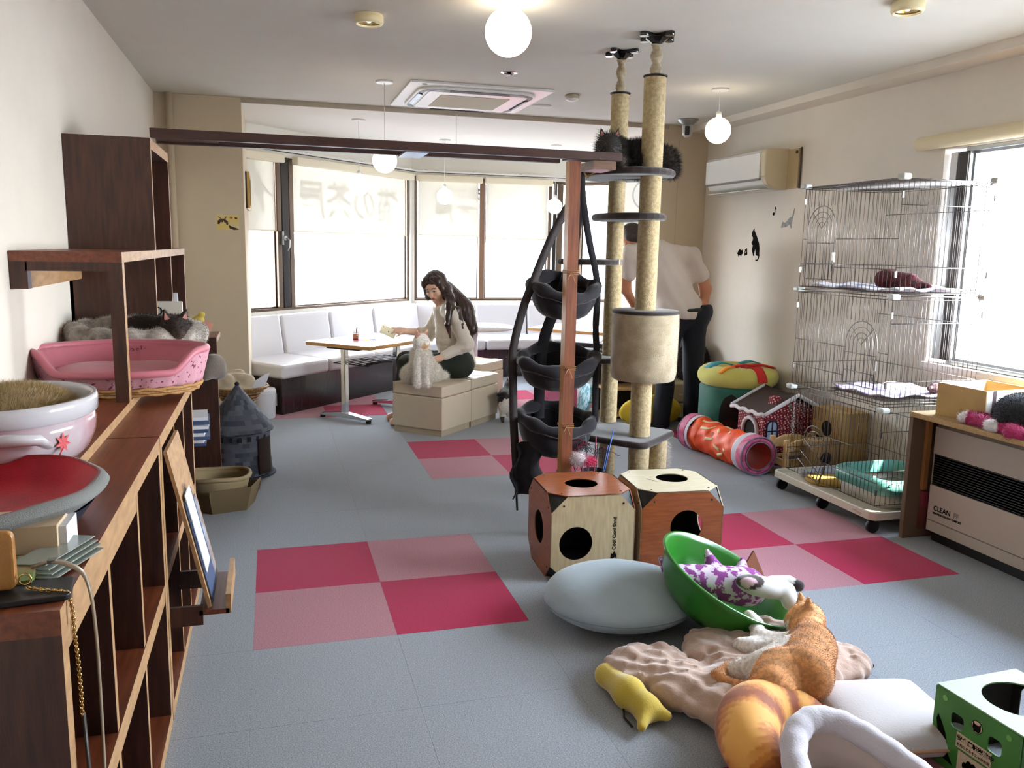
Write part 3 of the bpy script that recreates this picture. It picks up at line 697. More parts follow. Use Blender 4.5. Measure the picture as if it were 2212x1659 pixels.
board('side_panel', B(XL+.002, -.445, 0, .022, 0, .437), WDZ, t); board('side_panel', B(XL+.002, -.445, .585, .607, 0, .437), WDZ, t)
board('top', B(XL+.002, -.445, .022, .585, .395, .435), WDZ, t); MB().box(XL+.002, XL+.012, .022, .585, 0, .395).build('back_panel', WDZ, t)
# vase ornament inside
t = thing('glass_dome', (-.50, 3.80, 1.355), 'clear acrylic case with a pale round ornament in the high box', 'ornament')
MB().box(.035, .038, -.03, .05, 0, .125).build('front_pane', glass('acrylic', (.95, .96, .97), .15), t); MB().ball((0, 0, .075), .03, 16).build('ball', mat('ornament_pale', '#c8b8b4', .5), t)
MB().ball((0, 0, .105), .014, 12).build('finial', MATS['ornament_pale'], t); MB().lathe([(.03, 0), (.03, .03), (.012, .035), (.012, .05)], 16).build('stand', mat('ornament_red', '#8a2438', .5), t)
# overhead beam
WBX = wood('beam_wood', '#2b1511', '#43241c', (.8, 8, 8))
t = thing('overhead_beam', (0, 3.66, 1.79), 'long dark wooden cat walkway beam running across the room', 'beam')
MB().box(-.445, 1.56, 0, .035, .003, .04).build('rail', WBX, t, bevel=.002); MB().box(-.445, 1.33, .20, .235, .003, .035).build('rail', WBX, t, bevel=.002)
MB().box(-.44, -.20, .035, .20, .012, .03).build('plank', mat('beam_under', '#5d4038', .6), t); MB().box(1.34, 1.56, .035, .20, .012, .03).build('plank', WBX, t)
MB().box(.565, .665, -.0, .235, -.004, .003).build('metal_plate', mat('galvanised', '#9ea6b0', .35, metal=.8, var=.12, vs=30), t)
MB().box(1.43, 1.54, .02, .20, -.035, .003).build('block', wood('block_wood', '#5c4030', '#7a5a42'), t)
t = thing('wooden_post', (1.322, 3.70, 0), 'upright square wooden post propping the overhead beam', 'post')
board('upper_post', B(0, .054, 0, .055, .0, 1.788), wood('post_wood', '#5a2c17', '#83492a', (8, 8, .7)), t, edge=wood('post_side_lit', '#9c6b3c', '#c4915a', (8, 8, .7)), axis=0, sgn=-1)  # window light on the left face painted in as lighter wood
TW = mat('twine', '#a8814f', .9)
for z in (1.28, .83, .55):
    b = MB()
    for k in range(3): b.tube([(-.004, -.004, z+k*.007), (.058, -.004, z+k*.009-.006), (.058, .059, z+k*.007), (-.004, .059, z+k*.005)], .0018, 5, closed=True)
    b.tube([(.02, -.006, z), (.03, -.012, z-.02), (.04, -.008, z-.045)], .0018, 5); b.tube([(.02, -.006, z), (.008, -.012, z-.015), (.002, -.008, z-.03)], .0018, 5)
    b.build('twine', TW, t)
# ---- books in the bookcase
def book(x, y, z, w, h, d, label, c, spine_c=None, group=None):
    t = thing('book', (x, y, z), label, 'book', group=group)
    MB().box(-d, 0, 0, w, 0, h).build('cover', mat('bk'+c, c, .5), t, bevel=.0015); MB().box(-d+.003, -.003, .0025, w-.0025, h-.001, h+.0008).build('pages', MATS['paper'], t)
    return t
bx, by, bz = -.455, 3.70, .885
b_ = book(bx-.03, by-.01, bz, .020, .185, .16, 'teal and pink book at the near end of the bookcase row', '#4c8f98'); MB().box(-.03, .0004, -.0006, .0206, .05, .09).build('band', mat('bkpink', '#d8546e', .5), b_)
book(bx-.03, by+.013, bz, .014, .19, .16, 'thin dark navy book next to the teal and pink book', '#1d2d4d'); book(bx-.03, by+.03, bz, .012, .20, .16, 'thin pale blue book next to the dark navy book', '#b8c6d8')
b_ = book(bx+.075, by+.25, bz, .02, .245, .20, 'large white magazine with orange cover and yellow circle in the bookcase', '#d9d3c4')
MB().box(-.19, -.004, -.0015, -.0005, .0, .10).build('orange_field', mat('bkorange', '#c65a3a', .5), b_); MB().cyl((-.085, -.003, .12), (-.085, -.0012, .12), .052, n=28).build('yellow_circle', mat('bkyellow', '#d9a83a', .5), b_)
text('cover_lettering', 'feO', .055, STK, b_, frame_M((-.165, -.0015, .185), (1, 0, 0), (0, 0, 1)), .0005)
book(bx+.06, by+.275, bz, .012, .235, .19, 'thin white magazine just behind the orange one', '#d4d2cd'); book(bx+.07, by+.292, bz, .012, .225, .19, 'thin cream magazine at the far end of the row', '#cfc7b4')
t = thing('paper_note', (-.46, 4.55, .885), 'small crumpled white paper figure in the bookcase', 'paper'); MB().prism([(0,0),(.05,.0),(.06,.12),(.045,.22),(.02,.25),(.0,.2),(.015,.1)], -.02, .0, 'x').build('sheet', MATS['paper'], t)
t = thing('pamphlet_rack', (-.46, 4.88, 0), 'low shelf end with a yellow toy and coral leaflets beyond the bookcase', 'rack')
board('panel', B(-.28, .16, 0, .03, 0, .87), WDZ, t); board('shelf', B(-.28, .16, .03, .35, .84, .87), WDY, t); MB().obox((.07, .1, .93), (.12, .16, .01), (.2, .3, 0)).build('leaflet', mat('coral', '#d98a78', .6), t); MB().obox((.03, .05, .885), (.1, .12, .008), (.5, .2, .3)).build('leaflet', MATS['paper'], t)
t = thing('toy_duck', (-.40, 4.98, .935), 'small yellow toy on the coral leaflets', 'toy'); blob('body', [E3((0, 0, .025), (.035, .028, .025)), E3((.02, -.005, .055), (.02, .018, .018))], mat('toy_yellow', '#dcc257', .5), t, h=.006, k=.01)
# ---- magazines and leaflets on the far low shelf (behind the bookshelf end)
t = thing('magazine_stack', (-.50, 4.3, .0), 'stack of magazines on the floor-level shelf by the castle tent', 'magazines', kind='stuff')
for k in range(8): MB().obox((.05+rnd.uniform(-.01, .01), .0+rnd.uniform(-.02, .02), .42+k*.018), (.26, .2, .016), (0, 0, rnd.uniform(-.1, .1))).build('magazine', MATS['paper'] if k % 2 else MATS['clip_blue'], t)
# ---- donabe clay-pot bed
t = thing('clay_pot_bed', (-.575, 2.10, .881), 'large white and pink glazed clay pot cat bed with a red maple leaf', 'pet bed')
CER = mat('glaze_pink', '#b07078', .12, col2='#c4b6bc', vs=4.5, thr=(.42, .62), coat=.5); CW = mat('glaze_white', '#cdcbd0', .12, coat=.5)
R0 = .235
b = MB(); n = 64; sx, sy = .178/.238, .90
pr_o = [(.12, 0), (.165, .008), (.205, .035), (.226, .07), (.230, .10), (.224, .118)]
b.lathe(pr_o+[(.214, .118), (.205, .06), (.15, .025), (.01, .02)], n, sx=sx, sy=sy, cap1=False); b.build('bowl', CER, t)
MB().lathe([(.224, .116), (.236, .122), (.238, .150), (.234, .160), (.220, .160), (.216, .150), (.216, .118)], n, sx=sx, sy=sy, cap0=False, cap1=False).build('rim', CW, t)
b = MB(); a = math.radians(-72); cx, cy = R0*sx*math.cos(a), R0*sy*math.sin(a)
b.tube([(cx-.06, cy+.01, .085), (cx-.055, cy-.035, .1), (cx, cy-.05, .108), (cx+.05, cy-.02, .102), (cx+.06, cy+.02, .08)], [.012, .017, .019, .017, .012], 12, flat=.7); b.build('handle', CW, t)
MB().ball((0, 0, .095), .2, 32, sx=sx, sy=sy, sz=.42).build('cushion', mat('pot_fleece', '#8a7450', .95, col2='#a38d66', vs=40, sheen=.4), t)
o = [c for c in t.children if c.name.startswith('cushion')][0]; fur(o, mat('pot_fleece_hair', '#a8926a', .9, var=.2, vs=60), 9000, .016, .0008, lay=.2, where=lambda P: (P[:, 2] > .10).astype(float))
b = MB(); th = math.radians(-18)
def on_pot(u, v): 
    tt = math.radians(-40)+u/.22; r = .232; return (r*sx*math.cos(tt), r*sy*math.sin(tt), .075+v)
pts = []
for k in range(14): a = PI/2+2*PI*k/14; rr_ = .024 if k % 2 == 0 else .011; pts.append(on_pot(rr_*math.cos(a), rr_*math.sin(a)))
b.add([on_pot(0, 0)]+pts, [(0, i+1, (i+1) % 14+1) for i in range(14)]); b.tube([on_pot(0, -.01), on_pot(-.018, -.03)], .0014, 5); b.build('maple_leaf', mat('leaf_red', '#c4303a', .4), t)
# ---- red felt bowl in a dark blue basket
t = thing('round_pet_bed', (-.535, 1.70, .857), 'shallow red felt pet bed with grey rim and navy base', 'pet bed')
n = 64; sx, sy = .225/.3, .82
MB().lathe([(.19, 0), (.235, .014), (.266, .046)], n, sx=sx, sy=sy, cap1=False).build('base', mat('navy_fabric', '#10142a', .8, bump=.3), t)
MB().lathe([(.258, .047), (.292, .066), (.296, .072), (.285, .084), (.27, .086)], n, sx=sx, sy=sy, cap0=False, cap1=False, wob=lambda a, s: (.003*math.sin(9*a), .002*math.sin(7*a))).build('rim', mat('felt_grey', '#7c7e7c', .95, bump=.5, bs=400), t)
MB().lathe([(.275, .0865), (.262, .078), (.235, .045), (.19, .026), (.1, .022), (.002, .022)], n, sx=sx, sy=sy, cap0=False, wob=lambda a, s: (.003*math.sin(9*a)*(1-s), .002*math.sin(7*a)*(1-s))).build('lining', mat('felt_red', '#b31d2c', .95, col2='#8f1522', vs=12, sheen=.3, bump=.4, bs=500), t)
# ---- white printed box and brochures
t = thing('leaflet_box', (-.36, 1.515, .855), 'cream cardboard box end with small printed lines', 'box')
MB().box(-.26, .0, .0, .10, .01, .058).build('box', mat('cream_card', '#c8b193', .6), t, bevel=.001)
for j, (w_, z_) in enumerate(((.055, .036), (.075, .028))):
    text('print', ['CREATED BY US', 'COSMETIC SHOP LABEL'][0:2][j] if False else ('LIMITED TO US' if j == 0 else 'CONTENTS MOSTLY 1 SHEET'), .008, STK, t, frame_M((-.185, -.0006, z_-.004), (1, 0, 0), (0, 0, 1)), .0002)
MB().box(.0, .012, .012, .09, .008, .052).build('flap', MATS['paper'], t)
t = thing('brochure', (-.40, 1.43, .856), 'glossy green and cream brochure under the box', 'brochure')
MB().obox((-.06, .0, .008), (.17, .12, .014), (0, 0, .12)).build('pages', mat('brochure_print', '#b09c74', .3, col2='#6f8a4a', vs=14, thr=(.45, .6)), t)
t = thing('plastic_sleeve', (-.345, 1.50, .856), 'stack of clear plastic sleeves beside the brochure', 'plastic sleeves')
for k in range(4): MB().obox((.0-.006*k, -.02+.008*k, .004+.005*k), (.06, .14, .0015), (0, 0, -.35)).build('sleeve', mat('sleeve_grey', '#9aa39c', .15, coat=.6), t)
# ---- phone case, handbag, chain and straps
t = thing('phone_case', (-.365, 1.355, .856), 'flat black phone case lying on the near shelf corner', 'phone case')
MB().prism(rr(.040, .058, .01), 0, .009, 'z').build('case', mat('case_black', '#16171c', .45), t, bevel=.0015).rotation_euler = (0, 0, -1.45)
t = thing('handbag', (-.395, 1.36, .865), 'small gold-brown leather handbag corner at the left edge', 'handbag')
b = MB(); b.prism(rr(.05, .046, .012), -.008, .008, 'y'); o = b.build('body', mat('tan_leather', '#8c5a22', .4, col2='#b07a36', vs=12, bump=.3, bs=300), t, bevel=.004); o.location = (-.037, 0, .048)
GOLD = mat('gold_metal', '#c8a468', .25, metal=1)
MB().tube(arc((.024, -.002, .016), .0085, 0, 2*PI, 20), .0014, 6, caps=False).build('ring', GOLD, t)
t = thing('bag_chain', (-.36, 1.35, .862), 'gold twisted chain hanging over the shelf edge', 'chain')
path = [Vector(p) for p in [(-.005,-.0,.008),(.02,-.01,.006),(.052,-.018,.004),(.057,-.02,-.02),(.058,-.02,-.06),(.060,-.018,-.11),(.061,-.018,-.16),(.060,-.016,-.205)]]
def along(path, step):
    out = []; acc = 0
    for a, c in zip(path[:-1], path[1:]):
        L_ = (c-a).length; 
        while acc < L_: out.append((a.lerp(c, acc/L_), (c-a).normalized())); acc += step
        acc -= L_
    return out
for i, (p, d) in enumerate(along(path, .0052)):
    s_ = d.cross(Vector((.3, 1, .2))).normalized(); u_ = d.cross(s_)
    if i % 2: s_, u_ = (s_+u_).normalized(), (u_-s_).normalized()
    MB().tube([p+d*.0048*math.cos(a)+s_*.0030*math.sin(a) for a in [2*PI*k/8 for k in range(8)]], .0010, 4, closed=True, caps=False).build('link', GOLD, t)
t = thing('bag_strap', (-.35, 1.43, .862), 'tan leather bag strap looping down over the bookshelf front', 'strap')
b = MB(); P_ = [(-.03,.0,.012),(.0,.0,.018),(.03,-.03,.022),(.055,-.05,.012),(.066,-.06,-.02),(.070,-.062,-.08),(.070,-.058,-.16),(.068,-.05,-.26),(.066,-.045,-.36),(.064,-.05,-.48)]
def ribbon(b, P_, w, th, side): 
    P_ = [Vector(p) for p in P_]; vs = []; fs = []
    for i, p in enumerate(P_):
        d = (P_[min(i+1, len(P_)-1)]-P_[max(i-1, 0)]).normalized(); s_ = (Vector(side)-d*d.dot(Vector(side))).normalized(); nn = d.cross(s_)
        for a, c in ((-1, -1), (1, -1), (1, 1), (-1, 1)): vs.append(p+s_*a*w/2+nn*c*th/2)
    for i in range(len(P_)-1):
        for k in range(4): fs.append((i*4+k, i*4+(k+1) % 4, i*4+4+(k+1) % 4, i*4+4+k))
    fs += [(3,2,1,0), tuple(len(vs)-4+k for k in range(4))]
    return b.add(vs, fs, True)
def smooth_path(P_, n=4):
    P_ = [Vector(p) for p in P_]; out = []
    for i in range(len(P_)-1):
        p0, p1, p2, p3 = P_[max(i-1, 0)], P_[i], P_[i+1], P_[min(i+2, len(P_)-1)]
        for k in range(n):
            u = k/n; out.append(.5*((2*p1)+(p2-p0)*u+(2*p0-5*p1+4*p2-p3)*u*u+(3*p1-p0-3*p2+p3)*u**3))
    return out+[P_[-1]]
ribbon(b, smooth_path(P_), .011, .003, (0, 1, 0)); b.build('leather_band', mat('strap_leather', '#8f7d66', .4, coat=.2), t)
MB().obox((.0, .0, .02), (.012, .014, .005)).build('buckle', MATS['chrome'], t)
b = MB(); ribbon(b, [(.052,-.095,-.2),(.056,-.1,-.3),(.06,-.095,-.42),(.06,-.09,-.6),(.06,-.09,-.75)], .013, .003, (0, 1, 0)); b.build('dark_band', mat('strap_dark', '#191110', .5), t)
# ---- pink cradle bed
t = thing('cradle_pet_bed', (-.500, 3.11, .881), 'pink padded cradle pet bed with floral frill', 'pet bed')
FLO = mat('pink_floral', '#c793a0', .85, col2='#7c2440', vs=70, thr=(.60, .64), bump=.2); PNK = mat('pink_satin', '#c2707f', .5, sheen=.3, var=.06, vs=8); WICK = mat('wicker_tan', '#b08350', .7, bump=1, bs=90)
ea, eb = .27, .195
def crad(tt):  # wall height: high at back and ends, low at the front dip
    f = max(0, -math.sin(tt)); s_ = abs(math.cos(tt)); f = 1 if (f > 0 and s_ < .62) else (max(0, (1-(s_-.62)/.3)) if f > 0 else 0)
    f = max(0, min(1, f)); f = f*f*(3-2*f); return .135-.065*f
def cf(u, v):
    tt = 2*PI*u; h = crad(tt); rr2 = 1+.012*math.sin(26*tt)*(1-v)+.01*math.sin(11*tt+1); w = .93+.12*v
    return (ea*w*rr2*math.cos(tt), eb*w*rr2*math.sin(tt), .028+(h-.02)*v)
MB().surf(cf, 120, 8, closeu=True).build('frill', FLO, t, solid=.004)
def ci(u, v):
    tt = 2*PI*u; h = crad(tt); w = 1.0-.25*v-.0; return (ea*w*(1+.008*math.sin(30*tt)*(1-v))*math.cos(tt)*.98, eb*w*math.sin(tt)*.98, (h+.008)*(1-v)+.05*v)
MB().surf(ci, 120, 6, closeu=True).build('lining', PNK, t, solid=-.003)
MB().tube([(ea*1.015*math.cos(a), eb*1.015*math.sin(a), crad(a)+.008) for a in [2*PI*k/96 for k in range(96)]], .013, 8, closed=True).build('rim', PNK, t)
blob('cushion', [E3((-.09, 0, .06), (.14, .17, .035)), E3((.09, .0, .06), (.14, .17, .035))], PNK, t, h=.012, k=.03)
b = MB()
for k in range(3): b.tube([(ea*(.9+.02*k)*math.cos(a), eb*(.9+.02*k)*math.sin(a), .007+.0085*k+.002*math.sin(20*a+k*PI)) for a in [2*PI*j/90 for j in range(90)]], .0065, 6, closed=True)
b.lathe([(ea*.85, .003), (ea*.9, .02)], 48, sy=eb/ea); b.build('wicker_base', WICK, t)
text('embroidery', 'Flower Basket', .042, mat('embroidery', '#8a3350', .6), t, frame_M((-.155, eb*.885, .105), (1, 0, 0), (0, .1, 1)), .001)
text('embroidery', 'Forest', .028, MATS['embroidery'], t, frame_M((-.065, eb*.87, .068), (1, 0, 0), (0, .1, 1)), .001)
# ---- fluffy grey round bed behind it with a sleeping tabby
t = thing('fluffy_pet_bed', (-.505, 3.60, .881), 'fluffy grey-cream round pet bed behind the pink cradle', 'pet bed')
FG = mat('fleece_grey', '#8d857c', .95, col2='#bdb6ac', vs=22, thr=(.4, .6), sheen=.5, bump=.8, bs=130)
t.location = (-.505, 3.47, .93)
b = MB(); b.tube([(.215*math.cos(a), .12*math.sin(a)+.03, .105+.015*math.sin(a)) for a in [2*PI*k/60 for k in range(60)]], [.045+.005*math.sin(k*1.3) for k in range(60)], 16, closed=True); o = b.build('bolster', FG, t)
fur(o, FG, 9000, .010, .0009, lay=.2, down=(0, 0, 0))
MB().ball((0, .03, .07), .2, 24, sy=.55, sz=.25).build('cushion', FG, t)
t = thing('dark_blanket', (-.715, 3.54, .881), 'dark folded blanket between the wall and the fluffy bed', 'blanket'); blob('fold', [CP((0, -.03, .04), (0, .05, .1), .035, .03), CP((-.01, .02, .06), (.02, .02, .14), .03, .035)], mat('blanket_dark', '#26262c', .9, bump=.4), t, h=.01, k=.03)
t = thing('slipper_roll', (-.27, 3.56, .86), 'grey-brown plush roll hanging off the shelf edge beside the pink cradle', 'plush'); blob('roll', [CP((0, 0, .02), (.04, .03, .04), .045, .04), CP((.03, .0, .05), (.055, .04, .0), .03, .03)], mat('plush_taupe', '#5f554d', .95, sheen=.4, bump=.5), t, h=.01, k=.03)
CATM = mat('cat_fur', (.8, .8, .8), .85, vcol='Col', var=.25, vs=90, sheen=.15)
def cat_head_prims(c, s, fwd, up, base, muzzle, ear=None, inner='#c08a80', tilt=0):
    """head: skull, cheeks, muzzle, ears, placed along fwd/up"""
    f = Vector(fwd).normalized(); u = Vector(up); u = (u-f*u.dot(f)).normalized(); r = f.cross(u); c = Vector(c)
    P = lambda x, y, z: tuple(c+r*x*s+f*y*s+u*z*s)
    q = [E3(P(0, 0, 0), (1.0*s, 1.0*s, .9*s), col=base), E3(P(-.45, .35, -.25), (.5*s,)*3, col=base), E3(P(.45, .35, -.25), (.5*s,)*3, col=base),
         E3(P(0, .82, -.28), (.42*s,)*3, col=muzzle), CP(P(0, .6, .15), P(0, 1.05, -.12), .28*s, .2*s, col=base)]
    for sx_ in (-1, 1):
        q += [CP(P(.56*sx_, -.02, .55), P(.80*sx_, .0, 1.38), .38*s, .12*s, k=.2*s, col=ear or base)]
    return q, P
def cat_face(par, P, s, eye='#c9a23a', closed=False, nose='#c98880', dark='#15100d'):
    for sx_ in (-1, 1):
        if closed: MB().tube([P(.30*sx_, .84, .02), P(.42*sx_, .80, -.02), P(.55*sx_, .70, .03)], .035*s, 5).build('eyelid', mat('cat_dark', dark, .5), par)
        else: MB().ball(P(.38*sx_, .80, .1), .13*s, 10).build('eye', mat('cat_eye'+eye, eye, .2), par)
        MB().add([P(.38*sx_, .36, .72), P(.84*sx_, .32, .72), P(.79*sx_, .12, 1.26)], [(0, 1, 2)]).build('inner_ear', mat('inner_ear', '#b98278', .8), par, solid=.001)
    MB().ball(P(0, 1.22, -.12), .085*s, 8).build('nose', mat('cat_nose'+nose, nose, .5), par)
t = thing('tabby_cat', (-.36, 3.42, .985), 'dark brown tabby cat asleep in the fluffy grey bed, ears up', 'cat')
q, P = cat_head_prims((0, 0, .085), .05, (.35, -1, -.35), (0, 0, 1), '#2a1d16', '#4a3526')
q += [CP((0, .03, .05), (-.12, .10, .04), .065, .08, col='#241a14'), CP((-.12, .1, .04), (-.2, .05, .04), .08, .05, col='#2b1f18')]
o = blob('body', q, CATM, t, h=.006, k=.02, soft=.006); fur(o, CATM, 9000, .012, .0007); cat_face(o, P, .05, closed=True, nose='#3a2622')
# ================= RIGHT SIDE =================
WIRE = mat('cage_wire', '#6f6a67', .35, metal=.85); WIRED = mat('cage_wire_dark', '#4f4a48', .4, metal=.7); TRAYM = mat('cage_tray', '#cfc6b4', .45)
t = thing('cat_cage', (2.92, 3.43, 0), 'tall three-storey wire cat cage on black casters by the window', 'cage')
CX, CY = .55, .77; ZL = [.115, .625, 1.19, 1.765]
MB().prism([(-.055, -.03), (-.03, -.055), (CX+.03, -.055), (CX+.055, -.03), (CX+.055, CY+.03), (CX+.03, CY+.055), (-.03, CY+.055), (-.055, CY+.03)], .07, .112, 'z', hole=[(-.04, -.02), (-.02, -.04), (CX+.02, -.04), (CX+.04, -.02), (CX+.04, CY+.02), (CX+.02, CY+.04), (-.02, CY+.04), (-.04, CY+.02)]).build('tray_rim', TRAYM, t, bevel=.004)
MB().box(-.042, CX+.042, -.042, CY+.042, .072, .088).build('tray_floor', TRAYM, t)
text('tray_lettering', 'IRIS' if False else '(=^^) cage', .018, mat('tray_print', '#a3927c', .6), t, frame_M((-.0555, .10, .083), (0, -1, 0), (0, 0, 1)), .0003)
for x, y in ((-.02, -.02), (CX, -.02), (-.02, CY), (CX, CY), (-.02, CY/2)):
    c = MB().tube([(x, y-.012, .034), (x, y+.012, .034)], .034, 20).build('caster', BLACKR, t); MB().box(x-.012, x+.012, y-.015, y+.015, .05, .071).build('bracket', BLACKR, c)
def wpanel(name, ax, at, a0, a1, z0, z1, n, hz=(), skip=None, r=.0018, m=WIRE):
    b = MB(); P = lambda a, z: (at, a, z) if ax == 'x' else (a, at, z)
    for i in range(n+1):
        a = a0+(a1-a0)*i/n
        if skip and skip[0] < a < skip[1]:
            if skip[2] > z0+.02: b.tube([P(a, z0), P(a, skip[2])], r, 4)
            if skip[3] < z1-.02: b.tube([P(a, skip[3]), P(a, z1)], r, 4)
        else: b.tube([P(a, z0), P(a, z1)], r, 4)
    for z in (z0+.004, z1-.004)+tuple(hz):
        if skip and skip[2] < z < skip[3]: b.tube([P(a0, z), P(skip[0], z)], r*1.2, 4); b.tube([P(skip[1], z), P(a1, z)], r*1.2, 4)
        else: b.tube([P(a0, z), P(a1, z)], r*1.2, 4)
    return b.build(name, m, t)
def arch_door(cy, hw, z0, z1, T=None, name='arch_door'):
    b = MB(); b.T = T; zc = z1-hw; x = -.004
    for k, h_ in enumerate((hw, hw*.74, hw*.5, hw*.27)):
        pts = [(x, cy-h_, z0)]+[(x, cy-h_*math.cos(a), zc+h_*math.sin(a)) for a in [PI*j/12 for j in range(13)]]+[(x, cy+h_, z0)]
        b.tube(pts, .0021 if k else .0028, 5)
    for s_ in (-1, 1): b.tube([(x, cy, zc-.0), (x, cy+s_*hw*.72, zc+hw*.72)], .002, 4)
    for z in (z0+.004, z0+(z1-z0)*.22, z0+(z1-z0)*.5): b.tube([(x, cy-hw, z), (x, cy+hw, z)], .0022, 4)
    d = b.build(name, WIRE, t); b = MB(); b.T = T; b.tube([(x-.004, cy-hw-.006, z0+.12), (x-.012, cy-hw-.012, z0+.10), (x-.01, cy-hw-.006, z0+.05)], .004, 5); b.box(x-.012, x, cy-hw-.014, cy-hw-.002, z0+.10, z0+.15); b.build('latch', WIRE, d); return d
doors = [(.16, .115, ZL[0]+.05, ZL[0]+.36), (.20, .12, ZL[1]+.09, ZL[1]+.43), (.60, .12, ZL[2]+.06, ZL[2]+.46)]
for k in range(3):
    z0, z1 = ZL[k]+.012, ZL[k+1]-.012; cy, hw, dz0, dz1 = doors[k]; mm = WIRED if k == 0 else WIRE
    if k == 0: cy = .55
    wpanel('front_panel', 'x', 0, 0, CY, z0, z1, 26, (z0+.12, z0+.27), (cy-hw-.006, cy+hw+.006, dz0, dz1), m=mm)
    if k: arch_door(cy, hw, dz0, dz1)
    else: arch_door(0, hw, 0, .31, Matrix.Translation((-.005, cy, dz0)) @ Matrix.Rotation(math.radians(28), 4, 'X') @ Matrix.Rotation(math.radians(-8), 4, 'Y'))
    wpanel('side_panel', 'y', 0, 0, CX, z0, z1, 18, (z0+.13, z1-.12) if k else (z1-.10, z0+.18), m=mm)
    wpanel('side_panel', 'y', CY, 0, CX, z0, z1, 18, (z0+.13,), m=mm); wpanel('back_panel', 'x', CX, 0, CY, z0, z1, 26, (z0+.13, z1-.13), m=mm)
b = MB()
for i in range(27): y = CY*i/26; b.tube([(0, y, 1.757), (CX, y, 1.757)], .0018, 4)
for i in range(8): x = CX*i/7; b.tube([(x, 0, 1.759), (x, CY, 1.759)], .002, 4)
b.build('top_panel', WIRE, t)
def cshelf(y0, y1, z):
    b = MB()
    for i in range(int((y1-y0)/.022)+1): b.tube([(.004, y0+.022*i, z), (CX-.004, y0+.022*i, z)], .002, 4)
    b.tube([(.004, y0, z-.014), (CX-.004, y0, z-.014)], .003, 5); b.tube([(.004, y1, z-.014), (CX-.004, y1, z-.014)], .003, 5); b.tube([(.004, y0, z-.016), (.004, y1, z-.016)], .003, 5)
    return b.build('wire_shelf', WIRE, t)
cshelf(.01, CY-.01, 1.205); cshelf(.01, .44, .668)
for k in (1, 2, 3):
    for x, y in ((0, 0), (CX, 0), (0, CY), (CX, CY)):
        MB().obox((x, y, ZL[k]), (.05, .05, .03)).build('corner_joint', mat('joint_white', '#bcc0ba', .35), t, bevel=.01, seg=3)
for z in (.2, .5, .75, 1.1, 1.3, 1.68):
    for x, y in ((0, 0), (0, CY), (CX, 0)): MB().obox((x-.003, y-.003, z), (.009, .009, .03)).build('clip', WIRE, t)
# things in the cage
def cloth(name, loc, label, cat, sx, sy, m, h=.02, amp=.008, seed=1, thick=.006, rz=0, edge=0):
    r_ = thing(name, loc, label, cat, rz=rz)
    def f(u, v):
        x, y = (u-.5)*sx, (v-.5)*sy; e = min(u, 1-u, v, 1-v)
        w = amp*(math.sin(9*x/sx*1.7+seed)+math.sin(7*y/sy*1.9+2*seed+3*x)+.6*math.sin(17*(x+y)/sx+seed))
        return (x+.01*math.sin(13*y+seed), y+.01*math.sin(11*x+seed), h+max(-h+.006, w)-edge*max(0, .12-e)/.12)
    MB().surf(f, 30, 30).build('cloth', m, r_, solid=thick); return r_
cloth('cage_blanket', (3.20, 3.80, 1.209), 'crumpled white and blue patterned blanket on the upper cage shelf', 'blanket', .50, .70, mat('blanket_white', '#d9d6dc', .9, col2='#9da6c4', vs=14, thr=(.5, .62)), .014, .006)
cloth('cage_blanket', (3.19, 3.66, .672), 'pale lilac patterned blanket on the middle cage shelf', 'blanket', .50, .40, mat('blanket_lilac', '#c9c0d0', .9, col2='#8f7f9c', vs=20, thr=(.5, .6)), .014, .005, 4)
r_ = thing('red_blanket', (3.13, 3.64, 1.225), 'rolled dark red tartan blanket lying on the upper cage shelf', 'blanket')
blob('roll', [CP((0, .10, .045), (.02, -.05, .035), .05, .038), CP((.02, -.05, .03), (.06, -.14, .012), .034, .014), CP((-.02, .1, .03), (.05, .12, .03), .04, .035)], mat('tartan', '#5a1018', .9, col2='#220a0e', vs=40, thr=(.45, .55), stretch=(1, 3, 1)), r_, h=.008, k=.03, disp=lambda P: wob3(P, 70, 3)*.005)
r_ = thing('brown_blanket', (3.36, 3.50, .695), 'crumpled dark brown flowery cloth on the middle cage shelf', 'blanket')
blob('fold', [E3((0, .02, .02), (.09, .045, .03)), E3((-.05, .0, .014), (.06, .04, .022))], mat('cloth_brown', '#3a2026', .9, col2='#b88a90', vs=60, thr=(.6, .66)), r_, h=.008, k=.02, disp=lambda P: wob3(P, 90, 5)*.006)
# litter box
LB = mat('litter_teal', '#5f9d93', .35); 
r_ = thing('litter_box', (3.21, 3.66, .089), 'teal-rimmed litter box in the bottom of the wire cage', 'litter box')
def rrs(hw, hh, r, z): return [(x, y, z) for x, y in rr(hw, hh, r, 6)]
def loft(b, rings, smooth=True, cap0=True, cap1=False):
    n = len(rings[0]); s0 = len(b.v); b.add([p for R_ in rings for p in R_], [(j*n+i, j*n+(i+1) % n, (j+1)*n+(i+1) % n, (j+1)*n+i) for j in range(len(rings)-1) for i in range(n)], smooth)
    if cap0: b.f.append(tuple(s0+i for i in reversed(range(n)))); b.sm.append(False)
    if cap1: b.f.append(tuple(s0+(len(rings)-1)*n+i for i in range(n))); b.sm.append(False)
    return b
loft(MB(), [rrs(.19, .19, .06, 0), rrs(.21, .21, .07, .09), rrs(.205, .205, .065, .09), rrs(.18, .18, .05, .01)], cap1=True).build('tub', mat('litter_white', '#c9c0b6', .4), r_)
loft(MB(), [rrs(.213, .213, .07, .075), rrs(.232, .228, .08, .08), rrs(.228, .224, .08, .14), rrs(.20, .20, .07, .155), rrs(.192, .192, .065, .15), rrs(.19, .19, .06, .09)], cap0=False).build('rim', LB, r_)
MB().box(-.18, .18, -.18, .18, .03, .055).build('litter', mat('litter_sand', '#6f6a58', .95, var=.3, vs=300), r_)
